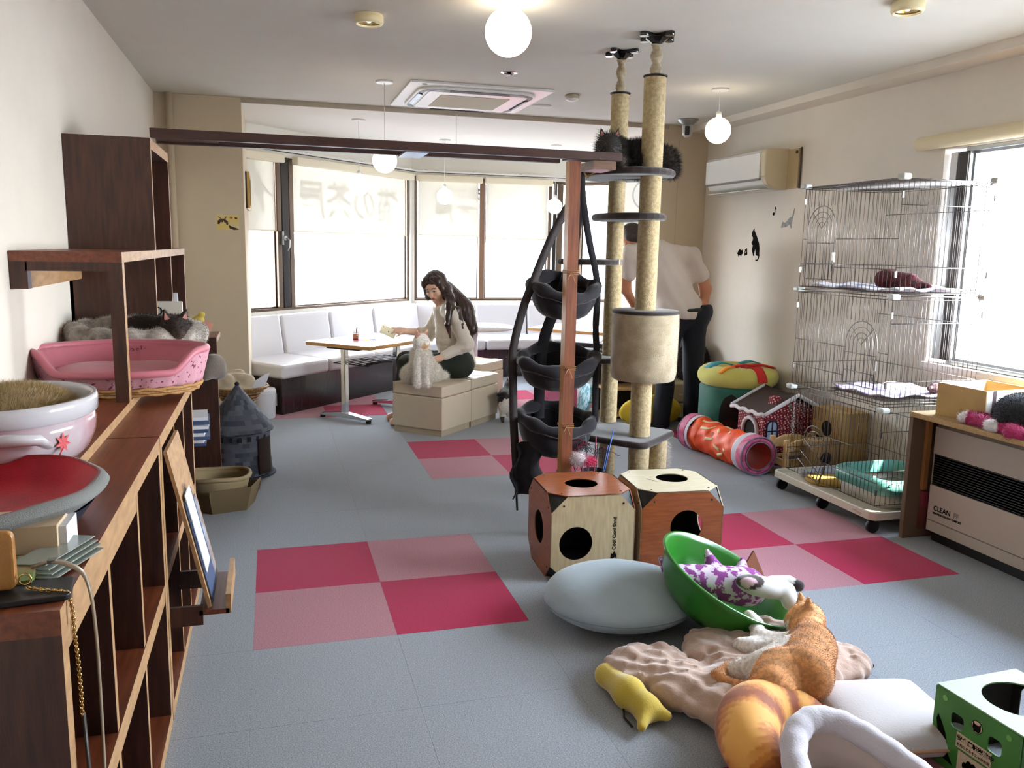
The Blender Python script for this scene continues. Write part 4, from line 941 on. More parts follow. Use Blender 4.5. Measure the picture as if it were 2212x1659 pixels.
r_ = thing('round_scratch_mat', (3.06, 4.0, .089), 'small ochre round mat in the cage beside the litter box', 'mat'); MB().lathe([(.11, 0), (.12, .01), (.115, .022), (.002, .024)], 36, sx=1, sy=1).build('disc', mat('ochre', '#b08a3a', .8, bump=.4), r_)
r_ = thing('cage_towel', (3.2, 4.13, .089), 'grey-white towel along the far side of the cage tray', 'towel'); blob('fold', [CP((-.2, 0, .02), (.1, .01, .02), .022, .02), CP((-.1, .02, .03), (.18, .0, .02), .018, .02)], mat('towel_grey', '#9a9ca6', .95, bump=.5), r_, h=.008, k=.02)
r_ = thing('cage_chain', (2.905, 4.13, .56), 'thin chain hanging on the front of the cage', 'chain')
for k in range(22): MB().tube(arc((-.006, 0, -.006-k*.0095), .0055, 0, 2*PI, 8, 'xz' if k % 2 else 'yz'), .0013, 4, caps=False).build('link', MATS['chrome'], r_)
# ---- heater
t = thing('stove_heater', (3.10, 3.27, 0), 'long low beige gas heater with black grille', 'heater')
HB = mat('heater_beige', '#a79f94', .35, metal=.15); HL = 1.7
MB().prism([(.33, .05), (0, .05), (-.0, .30), (-.0, .56), (.015, .585), (.05, .597), (.33, .597)], -HL, 0, 'y').build('body', HB, t, bevel=.006, seg=2)
MB().box(-.012, .0, -HL+.01, -.012, .055, .285).build('lower_panel', mat('heater_panel', '#b3a99b', .35), t, bevel=.003)
MB().box(-.010, .0, -HL+.01, -.01, .44, .575).build('upper_panel', HB, t, bevel=.003)
MB().box(.0, .004, -HL+.02, -.012, .285, .44).build('grille_back', BLACKR, t)
for k in range(13): MB().obox((-.004, -HL/2-.005, .293+k*.0118), (.014, HL-.04, .0025), (0, .35, 0)).build('grille_slat', BLACKR, t)
MB().box(-.006, .34, -HL, -.0, .05, .056).build('base_seam', BLACKR, t)
MB().box(.02, .32, -HL, -.02, 0, .05).build('plinth', BLACKR, t)
MB().box(-.014, -.0125, -HL+.02, -.012, .108, .112).build('seam', mat('seam_dark', '#6b635c', .5), t)
text('lettering', 'CLEAN', .034, STK, t, frame_M((-.0125, -.05, .165), (0, -1, 0), (0, 0, 1)), .0004, bold=.0006, label='black printed lettering CLEAN')
text('lettering', 'FF', .034, mat('ff_grey', '#7e776f', .4), t, frame_M((-.0125, -.175, .165), (0, -1, 0), (0, 0, 1)), .0004, bold=.0008, label='outlined lettering FF')
text('lettering', 'HEATER EXCELLENT COMFORT', .0125, STK, t, frame_M((-.0125, -.048, .147), (0, -1, 0), (0, 0, 1)), .0004, bold=.0006)
PB = mat('particle_board', '#a98a5c', .8, col2='#8e7148', vs=80); PBD = mat('board_side', '#5f4a37', .7)
t = thing('heater_stand', (2.99, 3.30, 0), 'particle board stand over the heater with a brown side panel', 'stand')
MB().box(0, .56, -1.75, .028, .615, .64).build('top_board', PB, t, bevel=.002); MB().box(0, .56, .0, .026, 0, .615).build('side_panel', PBD, t, bevel=.002)
MB().box(.075, .10, -.022, -.002, .25, .60).build('tape_strip', mat('brown_tape', '#8a5a30', .4), t); MB().box(.08, .12, -.022, -.002, .05, .16).build('label_frame', mat('label_red', '#5a2a22', .6), t)
MB().box(.085, .13, -.024, -.002, .16, .24).build('label', mat('label_red2', '#70222e', .6), t)
# carton with recycling mark
KR = mat('kraft', '#ab8c58', .8, var=.08, vs=12, bump=.15); KW = mat('carton_white', '#d7d4c8', .7)
t = thing('cardboard_carton', (3.06, 3.24, .641), 'open kraft and white carton with a green recycling mark on the heater stand', 'box')
t.rotation_euler = (0, 0, .06)
MB().box(0, .006, -.27, 0, 0, .155).build('side', KR, t); MB().box(.30, .306, -.27, 0, 0, .155).build('side', KR, t)
MB().box(.006, .30, -.006, 0, 0, .155).build('side', KW, t); MB().box(.006, .30, -.27, -.264, 0, .155).build('side', KW, t); MB().box(.006, .30, -.264, -.006, 0, .006).build('bottom', KR, t)
MB().box(-.0008, 0, -.17, -.135, 0, .05).build('tape', mat('kraft_tape', '#8a6a3c', .4), t); MB().box(.04, .06, -.2712, -.27, 0, .155).build('strap_print', mat('strap_brown', '#3a2024', .6), t)
for a in range(3):
    b = MB(); b.T = Matrix.Translation((.16, -.2715, .11)) @ Matrix.Rotation(a*2*PI/3, 4, 'Y'); b.prism([(-.014, .016), (.008, .016), (.008, .009), (.022, .021), (.008, .033), (.008, .027), (-.014, .027)], -.0006, 0, 'y'); b.build('recycling_arrow', mat('recycle_green', '#2f8a4c', .6), t)
t = thing('magenta_blanket', (3.10, 2.86, .641), 'magenta and white fluffy blanket draped over the heater stand edge', 'blanket')
o = blob('fold', [CP((-.06, .14, .025), (-.07, -.1, .02), .032, .03, col='#9c1a54'), CP((-.03, .12, .02), (.08, -.15, .02), .035, .03, col='#8a1548'), CP((-.08, -.1, .01), (-.06, -.35, .012), .033, .033, col='#a01c58'), E3((-.07, .165, .028), (.035, .03, .024), col='#dcd6d4'), E3((-.095, .0, .022), (.022, .035, .028), col='#dcd6d4'), E3((-.08, -.22, .02), (.03, .035, .03), col='#dcd6d4'), CP((.0, .0, .02), (.12, .02, .015), .03, .03, col='#8a1548')], mat('plush_vcol', (1, 1, 1), .95, vcol='Col', var=.2, vs=60, sheen=.5), t, h=.008, k=.02, disp=lambda P: wob3(P, 60, 2)*.004)
fur(o, MATS['plush_vcol'], 7000, .012, .0012, lay=.3, down=(0, 0, -.4))
t = thing('black_cat', (3.17, 2.83, .66), 'black cat curled up beside the carton on the magenta blanket', 'cat')
q, P = cat_head_prims((.0, -.16, .135), .055, (-.2, -.8, -.25), (0, 0, 1), '#0e0c12', '#15131a', inner='#2a2028')
q += [E3((0, -.02, .06), (.13, .15, .085), (.1, 0, 0), col='#0d0b11'), CP((0, -.08, .06), (0, -.14, .11), .075, .055, col='#0e0c12'), CP((-.06, .08, .02), (-.12, .0, .02), .04, .035, col='#0d0b11'), CP((-.12, .02, .03), (-.11, -.05, .035), .022, .02, col='#1b1a22')]
o = blob('body', q, CATM, t, h=.009, k=.04); fur(o, CATM, 14000, .014, .0009); cat_face(o, P, .055, eye='#c2a13a', nose='#15101a')
# ---- tunnel
t = thing('cat_tunnel', (0, 0, 0), 'orange and pink fabric cat tunnel lying on the carpet', 'cat tunnel')
C_ = [Vector(p) for p in [(2.925,4.50,.125),(2.925,4.62,.125),(2.925,4.75,.12),(2.925,4.87,.112),(2.92,4.99,.112),(2.91,5.10,.118),(2.895,5.20,.122),(2.88,5.29,.122)]]
def tun(u0, u1, r, name, m, par=None, inner=0, nv=10, wr=.0, **k):
    def f(u, v):
        s_ = (u0+(u1-u0)*v)*(len(C_)-1); i = min(int(s_), len(C_)-2); w = s_-i; c = C_[i].lerp(C_[i+1], w)
        d = (C_[i+1]-C_[i]).normalized(); a = 2*PI*u; x = d.cross(Vector((0, 0, 1))).normalized(); y = x.cross(d)
        q = r+wr*(math.sin(5*a+s_*3.1)*.5+math.sin(9*a-s_*5)*.35+.8*math.sin(s_*5.2+2*a)); q *= 1-.10*math.sin(PI*s_/(len(C_)-1))*(wr > 0)
        p = c+x*math.cos(a)*q+y*math.sin(a)*q; p.z = max(.003, p.z); return p
    return MB().surf(f, 48, nv, closeu=True).build(name, m, par or t, solid=.0025, **k)
OR_ = mat('tunnel_orange', '#e23b06', .6, col2='#f05c18', vs=7); PKT = mat('tunnel_pink', '#c9668a', .6, col2='#b43a68', vs=18, thr=(.5, .6)); TWH = mat('tunnel_white', '#d6d0d8', .6)
sleeve = tun(.14, .84, .122, 'sleeve', OR_, nv=60, wr=.006); tun(.075, .142, .124, 'white_band', TWH); tun(0, .08, .125, 'pink_band', PKT); tun(.84, .89, .124, 'white_band', TWH); tun(.888, 1, .125, 'pink_band', PKT)
for s_, m_ in ((0, 0), (7, 0)):
    c = C_[s_]; d = (C_[1]-C_[0]).normalized() if s_ == 0 else (C_[7]-C_[6]).normalized(); x = d.cross(Vector((0, 0, 1))).normalized(); y = x.cross(d)
    MB().tube([c+x*math.cos(a)*.126+y*math.sin(a)*.122 for a in [2*PI*k/40 for k in range(40)]], .0055, 8, closed=True).build('rim', mat('tunnel_piping', '#7d6a86', .6), t)
tun(.01, .55, .104, 'inner_lining', mat('tunnel_inner', '#b8442c', .7), nv=20)
def ring(r0, r1, name, m):
    c = C_[0]; d = (C_[1]-C_[0]).normalized(); x = d.cross(Vector((0, 0, 1))).normalized(); y = x.cross(d)
    MB().surf(lambda u, v: c+d*.004+x*math.cos(2*PI*u)*(r0+(r1-r0)*v)+y*math.sin(2*PI*u)*(r0+(r1-r0)*v), 40, 1, closeu=True).build(name, m, t, solid=.003)
ring(.092, .122, 'mouth_ring', PKT); MB().tube([C_[0]+Vector((math.cos(a)*.092, -.003, math.sin(a)*.09)) for a in [2*PI*k/36 for k in range(36)]], .004, 6, closed=True).build('inner_piping', MATS['tunnel_piping'], t)
# cream printed strokes on the sleeve (an abstract letter-like print)
def on_tun(s_, a, off=.0045):
    i = min(int(s_), len(C_)-2); w = s_-i; c = C_[i].lerp(C_[i+1], w); d = (C_[i+1]-C_[i]).normalized(); x = d.cross(Vector((0, 0, 1))).normalized(); y = x.cross(d)
    wr = .006; q = .122+wr*(math.sin(5*a+s_*3.1)*.5+math.sin(9*a-s_*5)*.35+.8*math.sin(s_*5.2+2*a)); q *= 1-.10*math.sin(PI*s_/(len(C_)-1)); q += off
    return c+x*math.cos(a)*q+y*math.sin(a)*q
CRM = mat('tunnel_cream', '#ead7a4', .6)
for (s0, a0, s1, a1) in ((5.3,1.9,4.6,1.7),(4.6,1.7,4.3,1.2),(4.9,2.4,4.2,2.3),(4.2,2.3,3.9,1.9),(3.9,2.9,3.3,2.8),(3.3,2.1,3.0,2.3),(3.4,1.5,2.9,1.4),(2.9,3.1,2.4,3.3),(2.6,3.6,2.1,3.5),(2.3,1.9,2.0,2.1),(2.0,3.2,1.7,3.2)):
    b = MB(); n = 8; L_ = []
    for k in range(n+1):
        s_ = s0+(s1-s0)*k/n; a = a0+(a1-a0)*k/n; L_ += [on_tun(s_, a-.09), on_tun(s_, a+.09)]
    b.add(L_, [(2*k, 2*k+1, 2*k+3, 2*k+2) for k in range(n)], True); b.build('print', CRM, sleeve, solid=.001)
# ---- gingerbread-style fabric house
DOT = None
def dot_mat(name, base, dot, sc, thr=.18):
    m = bpy.data.materials.new(name); m.use_nodes = True; MATS[name] = m; nt = m.node_tree; N = nt.nodes; L = nt.links; bs = N['Principled BSDF']; bs.inputs['Roughness'].default_value = .85
    tc = N.new('ShaderNodeTexCoord'); mp = N.new('ShaderNodeMapping'); mp.inputs['Scale'].default_value = (sc, sc, sc); mp.inputs['Rotation'].default_value = (.3, .4, .78); L.new(tc.outputs['Object'], mp.inputs[0])
    v = N.new('ShaderNodeTexVoronoi'); v.inputs['Scale'].default_value = 1; v.inputs['Randomness'].default_value = .0; L.new(mp.outputs[0], v.inputs[0])
    lt = N.new('ShaderNodeMath'); lt.operation = 'LESS_THAN'; lt.inputs[1].default_value = thr; L.new(v.outputs['Distance'], lt.inputs[0])
    mx = N.new('ShaderNodeMix'); mx.data_type = 'RGBA'; mx.inputs[6].default_value = lin(base); mx.inputs[7].default_value = lin(dot); L.new(lt.outputs[0], mx.inputs[0]); L.new(mx.outputs[2], bs.inputs['Base Color']); return m
DOT = dot_mat('red_dots', '#7a1424', '#e8c8c0', 62, .33)
ROOFM = mat('roof_brown', '#38241a', .9, bump=.3); WTR = mat('plush_white', '#d8d6da', .95, sheen=.4, bump=.4)
t = thing('fabric_cat_house', (3.29, 4.855, 0), 'red polka-dot fabric cat house with brown roof and white trim', 'cat house')
hx, hy, hw_, hr = .215, .160, .345, .455
prof = [(-hx, 0), (hx, 0), (hx, hw_), (0, hr), (-hx, hw_)]
for y0, y1 in ((-hy, -hy+.012), (hy-.012, hy)): MB().prism(prof, y0, y1, 'y').build('gable_wall', DOT, t, bevel=.004)
for x0, x1 in ((-hx, -hx+.012), (hx-.012, hx)): MB().box(x0, x1, -hy, hy, 0, hw_).build('side_wall', DOT, t, bevel=.004)
def arch_poly(cx, hw2, z0, zc, n=10): return [(cx-hw2, z0)]+[(cx-hw2*math.cos(PI*i/n), zc+hw2*math.sin(PI*i/n)) for i in range(n+1)]+[(cx+hw2, z0)]
ap = arch_poly(-.01, .085, .06, .215)
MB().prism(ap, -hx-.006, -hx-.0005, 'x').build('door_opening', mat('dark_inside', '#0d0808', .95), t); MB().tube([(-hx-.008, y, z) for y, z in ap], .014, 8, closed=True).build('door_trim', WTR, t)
ap = arch_poly(-.155, .040, .175, .265)
MB().prism(ap, -hy-.005, -hy-.0004, 'y').build('window_opening', mat('window_blue', '#9fb6d2', .6), t); MB().tube([(x, -hy-.005, z) for x, z in ap], .006, 6, closed=True).build('window_piping', mat('navy_piping', '#191c33', .8), t)
MB().box(-.159, -.151, -hy-.009, -hy-.004, .175, .303).box(-.195, -.115, -hy-.009, -hy-.004, .232, .240).build('window_bar', MATS['navy_piping'], t)
for s_ in (-1, 1):
    def f(u, v, s_=s_): x = s_*(v*(hx+.03)); return (x, -hy-.035+u*(2*hy+.07), hr+.022-abs(x)*(hr-hw_)/hx-.012*math.sin(u*PI))
    MB().surf(f, 10, 8).build('roof_slope', ROOFM, t, solid=.012)
for y in (-hy-.042, hy+.042):
    MB().tube([(s_*q, y, hr+.022-abs(q)*(hr-hw_)/hx) for s_, q in [(-1, .245), (-1, .2), (-1, .13), (-1, .05), (1, 0), (1, .05), (1, .13), (1, .2), (1, .245)]], .013, 8).build('roof_trim', WTR, t)
for s_ in (-1, 1): MB().tube([(s_*(hx+.032), -hy-.042+(2*hy+.084)*k/14, hr+.018-(hx+.03)*(hr-hw_)/hx+.007*math.sin(k*1.7)) for k in range(15)], .013, 8).build('eave_trim', WTR, t)
MB().prism([(-.035,0),(.035,0),(.03,.085),(-.03,.085)], -.03, .03, 'x').build('chimney', DOT, t, bevel=.01).location = (-.10, -.09, hr-.085)
b = MB()
for k in range(26):
    x0 = rnd.uniform(-.08, .06); z0 = rnd.uniform(.15, .34); p = [Vector((x0, -hy-.006, z0))]
    for j in range(5): p.append(p[-1]+Vector((rnd.uniform(-.015, .015), rnd.uniform(-.003, .0), rnd.uniform(-.02, .008))))
    b.tube(p, .0011, 4)
b.build('loose_threads', mat('thread_white', '#c9a9a6', .9), t, kind='stuff')
MB().box(-hx, hx, -hy, hy, .0, .01).build('floor_pad', DOT, t)
# ---- green drum with doughnut lid
t = thing('drum_cat_house', (3.272, 5.375, 0), 'dark green drum-shaped cat house with padded yellow lid and red cross bow', 'cat house')
GRN = mat('drum_green', '#0e4a3c', .7, col2='#15604c', vs=8)
MB().lathe([(.255, 0), (.27, .02), (.27, .42), (.26, .44)], 48).build('drum', GRN, t)
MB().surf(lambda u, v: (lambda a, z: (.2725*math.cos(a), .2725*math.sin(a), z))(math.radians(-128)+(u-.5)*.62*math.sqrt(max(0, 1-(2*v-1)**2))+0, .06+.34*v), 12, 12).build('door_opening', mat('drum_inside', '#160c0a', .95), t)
MB().surf(lambda u, v: (lambda a, z: (.2735*math.cos(a), .2735*math.sin(a), z))(math.radians(-128)+(u-.5)*.62*math.sqrt(max(0, 1-(2*v-1)**2))+0, .06+.16*v), 12, 8).build('door_flap', mat('flap_brown', '#32150f', .9), t)
YL = mat('lid_yellow', '#c3bc5a', .9, col2='#d0ca6e', vs=6, sheen=.3)
MB().tube([(.198*math.cos(a), .198*math.sin(a), .50) for a in [2*PI*k/60 for k in range(60)]], .092, 20, closed=True, flat=.85).build('lid', YL, t)
MB().lathe([(.16, .50), (.12, .55), (.002, .55)], 30).build('lid_centre', YL, t)
b = MB(); ribbon(b, smooth_path([(.02,-.30,.49),(.02,-.285,.53),(.02,-.22,.582),(.02,-.13,.575),(.02,-.05,.57)]), .07, .012, (1, 0, 0)); b.build('red_strap', mat('strap_red', '#c41f1c', .8), t)
b = MB(); ribbon(b, smooth_path([(-.14,-.12,.58),(-.04,-.13,.595),(.02,-.13,.59),(.10,-.14,.595),(.19,-.15,.575)]), .045, .012, (0, 1, 0)); b.build('red_bow', MATS['strap_red'], t)
b = MB(); ribbon(b, smooth_path([(-.235,-.15,.545),(-.17,-.14,.580),(-.08,-.11,.58)]), .045, .01, (0, 1, 0)); ribbon(b, smooth_path([(.05,-.10,.58),(.14,-.13,.59),(.21,-.15,.572)]), .04, .01, (0, 1, 0)); b.build('orange_petal', mat('petal_orange', '#e08a22', .8), t)
b = MB(); ribbon(b, smooth_path([(-.25,.0,.56),(-.15,.02,.595),(-.05,.0,.58)]), .08, .01, (0, 1, 0)); ribbon(b, smooth_path([(.05,.06,.58),(.14,.06,.595),(.22,.04,.57)]), .05, .01, (0, 1, 0)); b.build('teal_petal', mat('petal_teal', '#3e97a3', .8), t)
MB().box(.10, .16, -.262, -.25, .34, .40).build('care_label', MATS['paper'], t)
MB().box(-.255, .255, .0, .01, .0, .01).build('seam', GRN, t)
# ---- small wooden doll bed next to the cage
PINE = wood('pine', '#b5915a', '#c9a874', (2, 9, 9), rough=.5)
t = thing('small_wooden_bed', (3.045, 4.42, 0), 'small pine doll bed frame tucked beside the wire cage', 'bed')
for x, y in ((.02, 0), (.29, 0), (.02, .15), (.29, .15)): MB().box(x-.016, x+.016, y-.014, y+.014, 0, .24).build('post', PINE, t, bevel=.006)
for y in (0, .15):
    MB().prism([(.036, .165), (.274, .165), (.274, .215), (.22, .236), (.155, .243), (.09, .236), (.036, .215)], y-.009, y+.009, 'y').build('headboard', PINE, t, bevel=.003); MB().box(.036, .274, y-.009, y+.009, .07, .115).build('rail', PINE, t)
for x in (.02, .29): MB().box(x-.008, x+.008, .014, .136, .07, .11).build('side_rail', PINE, t)
MB().box(.036, .274, .009, .141, .085, .10).build('base', mat('bed_dark', '#2b2430', .9), t)
# ---- cardboard boxes behind the cage
def carton(loc, w, d, h, label, m=KR, rz=0, flaps=True):
    t = thing('cardboard_box', loc, label, 'box', rz=rz); MB().box(0, w, 0, d, 0, h).build('body', m, t, bevel=.002); MB().box(w*.45, w*.55, -.0008, d, h-.0002, h+.0012).build('tape', MATS['kraft_tape'], t)
    return t
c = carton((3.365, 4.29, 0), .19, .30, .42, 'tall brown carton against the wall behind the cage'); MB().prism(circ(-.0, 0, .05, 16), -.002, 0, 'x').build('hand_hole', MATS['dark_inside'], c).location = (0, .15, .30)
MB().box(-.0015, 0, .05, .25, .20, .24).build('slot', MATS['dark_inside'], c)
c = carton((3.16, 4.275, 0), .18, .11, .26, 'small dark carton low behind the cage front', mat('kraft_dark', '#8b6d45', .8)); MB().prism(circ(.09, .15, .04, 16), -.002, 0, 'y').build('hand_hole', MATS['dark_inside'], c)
# ---- yellow printed floor cushion near the man
t = thing('yellow_cushion', (2.90, 6.03, 0), 'round yellow floor cushion printed with small brown dogs', 'cushion'); YC = mat('cushion_yellow', '#cfae2c', .8, col2='#8a6a18', vs=24, thr=(.66, .69))
blob('pad', [E3((0, 0, .12), (.27, .09, .14), (.25, 0, 0))], YC, t, h=.012)
# cream storage box with furry brown round pet bed on top
t = thing('storage_bench', (2.95, 6.14, 0), 'low cream storage box in the back corner', 'storage box'); CRB = mat('cream_box', '#a89c76', .7)
for k in range(2): MB().box(0, .60, 0, .39, .0+k*.16, .155+k*.16).build('drawer', CRB, t, bevel=.012); 
MB().box(.25, .35, -.008, 0, .22, .235).build('handle', MATS['cream_card'], t)
t = thing('furry_round_bed', (3.425, 6.34, .316), 'dark brown furry round pet dome on the cream storage box', 'pet bed')
o = blob('dome', [E3((0, 0, .15), (.125, .14, .17)), E3((0, 0, .06), (.13, .15, .08))], mat('fur_brown', '#221311', .95, sheen=.2), t, h=.015, k=.05); fur(o, MATS['fur_brown'], 12000, .02, .0015, lay=.2)
# ================= CENTRE =================
# ---- plywood cat cubes
PLY = wood('cube_birch', '#a89470', '#bda985', (9, 9, 1.2), rough=.55); CHR = wood('cube_cherry', '#7a3d1c', '#98532a', (1.2, 9, 9), rough=.35); CHX = wood('cube_cherry_y', '#7a3d1c', '#98532a', (9, 1.2, 9), rough=.4); PALE = wood('cube_pale', '#c6bb9c', '#d4cab0', (1.2, 9, 9), rough=.45)
CSB = mat('cube_corner_black', '#0c0a0a', .6)
def cube_house(loc, rz, S, faces, label, cut=.075, hr_=.073):
    t = thing('plywood_cat_cube', loc, label, 'cat cube', rz=rz)
    def panel(name, m, M, hole=True, hc=(0, 0)):
        h = S/2; e = cut; q = [(-h+e, -h), (h-e, -h), (h, -h+e), (h, h-e), (h-e, h), (-h+e, h), (-h, h-e), (-h, -h+e)]
        n = 40; out = []
        # sample octagon by angle so that hole ring matches
        import math as _m
        for i in range(n):
            a = 2*PI*i/n; d = (_m.cos(a), _m.sin(a)); best = 1e9
            for k in range(8):
                p, r_ = q[k], q[(k+1) % 8]; ex, ey = r_[0]-p[0], r_[1]-p[1]; den = d[0]*ey-d[1]*ex
                if abs(den) < 1e-9: continue
                tt = (p[0]*ey-p[1]*ex)/den; uu = (p[0]*d[1]-p[1]*d[0])/den
                if tt > 0 and -1e-6 <= uu <= 1+1e-6: best = min(best, tt)
            out.append((d[0]*best, d[1]*best))
        # snap nearest samples to the octagon corners
        for c in q:
            j = min(range(n), key=lambda i: (out[i][0]-c[0])**2+(out[i][1]-c[1])**2); out[j] = c
        b = MB(); b.T = M
        if hole: b.prism(out, -.004, 0, 'z', hole=[(hc[0]+hr_*_m.cos(2*PI*i/n), hc[1]+hr_*_m.sin(2*PI*i/n)) for i in range(n)])
        else: b.prism(out, -.004, 0, 'z')
        o = b.build(name, m, t); b = MB(); b.T = M @ Matrix.Translation((0, 0, -.0048))
        if hole: b.prism(out, -.001, 0, 'z', hole=[(hc[0]+hr_*1.01*_m.cos(2*PI*i/n), hc[1]+hr_*1.01*_m.sin(2*PI*i/n)) for i in range(n)])
        else: b.prism(out, -.001, 0, 'z')
        b.build('inner_lining', CSB, o)
        for sx_ in (-1, 1):
            for sy_ in (-1, 1):
                b = MB(); b.T = M; b.cyl((sx_*(h-e*.75), sy_*(h-e*.55), 0), (sx_*(h-e*.75), sy_*(h-e*.55), .0015), .0045, n=8); b.build('screw', CSB, o)
        return o
    c = Matrix.Translation((S/2, S/2, S/2)); R_ = lambda a, ax: Matrix.Rotation(a, 4, ax); H = Matrix.Translation((0, 0, S/2))
    for (nm, Rm) in (('top_panel', Matrix.Identity(4)), ('front_panel', R_(PI/2, 'X')), ('back_panel', R_(-PI/2, 'X')), ('left_panel', R_(-PI/2, 'Y')), ('right_panel', R_(PI/2, 'Y')), ('bottom_panel', R_(PI, 'X'))):
        m, hole, hc = faces[nm]; panel(nm, m, c @ Rm @ H, hole, hc)
    # inset black corner plates
    for sx_ in (0, 1):
        for sy_ in (0, 1):
            for sz_ in (0, 1):
                P_ = lambda dx, dy, dz: (abs(sx_*S-dx), abs(sy_*S-dy), abs(sz_*S-dz)); e = cut*1.02; k = .006
                b = MB(); b.add([P_(e, k, k), P_(k, e, k), P_(k, k, e)], [(0, 1, 2)]); b.build('corner_plate', CSB, t, solid=.002)
    return t
S = .375
f1 = dict(top_panel=(CHR, True, (0, 0)), front_panel=(PLY, True, (-.075, -.02)), back_panel=(PLY, True, (0, 0)), left_panel=(CHX, True, (0, 0)), right_panel=(CHX, True, (0, 0)), bottom_panel=(PLY, False, (0, 0)))
f2 = dict(top_panel=(PALE, True, (.03, .03)), front_panel=(CHR, True, (.02, .03)), back_panel=(PLY, True, (0, .02)), left_panel=(PLY, True, (0, 0)), right_panel=(PLY, True, (0, 0)), bottom_panel=(PLY, False, (0, 0)))
c1 = cube_house((1.092, 3.165, 0), math.radians(-3), S, f1, 'plywood cat cube with cherry top and pale birch front, left of the pair')
c2 = cube_house((1.49, 3.14, 0), math.radians(-5), S, f2, 'plywood cat cube with pale top and cherry front, right of the pair')
text('printed_mark', 'Cool Cool Shed', .022, STK, c1, frame_M((.29, -.0008, .13), (0, 0, 1), (-1, 0, 0)), .0004, bold=.0006)
MB().prism([(.268,.09),(.272,.115),(.278,.112),(.285,.125),(.29,.11),(.295,.12),(.297,.09),(.288,.098),(.28,.09)], -.0008, 0, 'y').build('printed_cat', STK, c1)
text('printed_mark', 'Cool Cool', .014, mat('print_grey', '#6b6252', .6), c2, frame_M((.09, .21, S+.0005), (.6, -.8, 0), (.8, .6, 0)), .0003)
# ---- cat tower
SIS = mat('sisal_rope', '#a08d68', .9, col2='#c4b28c', vs=60, thr=(.3, .7), bump=.8, bs=160); PLB = mat('plush_taupe_dark', '#352a27', .95, col2='#241c1a', vs=20, sheen=.4, bump=.5, bs=260)
BEIGE = mat('condo_plush', '#988a70', .95, col2='#b3a68d', vs=12, thr=(.35, .7), sheen=.6, bump=.5, bs=220)
t = thing('cat_tower', (1.81, 4.05, 0), 'tall floor-to-ceiling cat tower with twin sisal poles and a beige drum', 'cat tower')
F_ = (.012, -.146); Rr_ = (-.012, .225)
def rope_pole(x, y, z0, z1, r, n=None):
    n = n or int((z1-z0)/.0075); prof = []
    for i in range(n):
        z = z0+(z1-z0)*i/n; prof += [(r-.0022, z), (r+.0012, z+(z1-z0)/n*.5)]
    prof.append((r-.0022, z1)); return MB().lathe(prof, 24, (x, y, 0)).build('sisal_pole', SIS, t)
def pole_stack(x, y, segs, r):
    for a, c in segs: rope_pole(x, y, a, c, r)
pole_stack(*F_, [(.03, .40), (.44, .735), (1.09, 1.54), (1.575, 1.755), (1.79, 2.222)], .054)
pole_stack(*Rr_, [(.03, .40), (.44, .785), (.815, 1.31), (1.34, 1.54), (1.575, 1.755), (1.79, 2.20)], .047)
def disc(name, pts, z, th, m=PLB):
    b = MB(); b.prism(pts, z-th/2, z+th/2, 'z'); return b.build(name, m, t, bevel=th*.45, seg=3)
def blobpoly(c, r, n=28, ex=1, ey=1, rot=0, w=.0):
    return [(c[0]+(r*ex*math.cos(a))*math.cos(rot)-(r*ey*math.sin(a))*math.sin(rot), c[1]+(r*ex*math.cos(a))*math.sin(rot)+(r*ey*math.sin(a))*math.cos(rot)) for a in [2*PI*i/n for i in range(n)]]
disc('top_perch', blobpoly((-.045, .03), 1, 32, .235, .30), 1.772, .035)
disc('upper_perch', blobpoly((-.02, .04), 1, 30, .175, .27), 1.558, .035); disc('side_perch', blobpoly((-.17, .21), 1, 28, .17, .15), 1.325, .03); disc('lower_perch', blobpoly((-.10, .22), 1, 28, .15, .14), .80, .03)
sq = [(x*math.cos(.72)-y*math.sin(.72)-.02, x*math.sin(.72)+y*math.cos(.72)-.03) for x, y in rr(.21, .21, .05)]
disc('mid_platform', sq, .42, .036); disc('base_board', [(x*1.0, y*1.0+.05) for x, y in rr(.30, .32, .05)], .016, .03)
# condo drum
b = MB(); b.lathe([(.150, .738), (.160, .745), (.168, .78), (.170, 1.03), (.168, 1.072), (.160, 1.078)], 48, (F_[0]+.005, F_[1], 0)); o = b.build('condo_drum', BEIGE, t); fur(o, BEIGE, 12000, .006, .0006, lay=.5)
MB().lathe([(.164, 1.076), (.172, 1.082), (.172, 1.088), (.165, 1.094), (.002, 1.094)], 48, (F_[0]+.005, F_[1], 0), cap0=True).build('condo_lid', PLB, t)
rope_pole(.145, -.10, .03, .40, .045)
b = MB(); b.lathe([(.048, .05), (.052, .2), (.048, .38)], 20, (.165, -.06, 0)); o = b.build('plush_post', mat('plush_pale', '#b9ab93', .95, sheen=.6), t); fur(o, mat('fluff_white', '#d8d4d0', .95), 6000, .03, .0009, lay=.2)
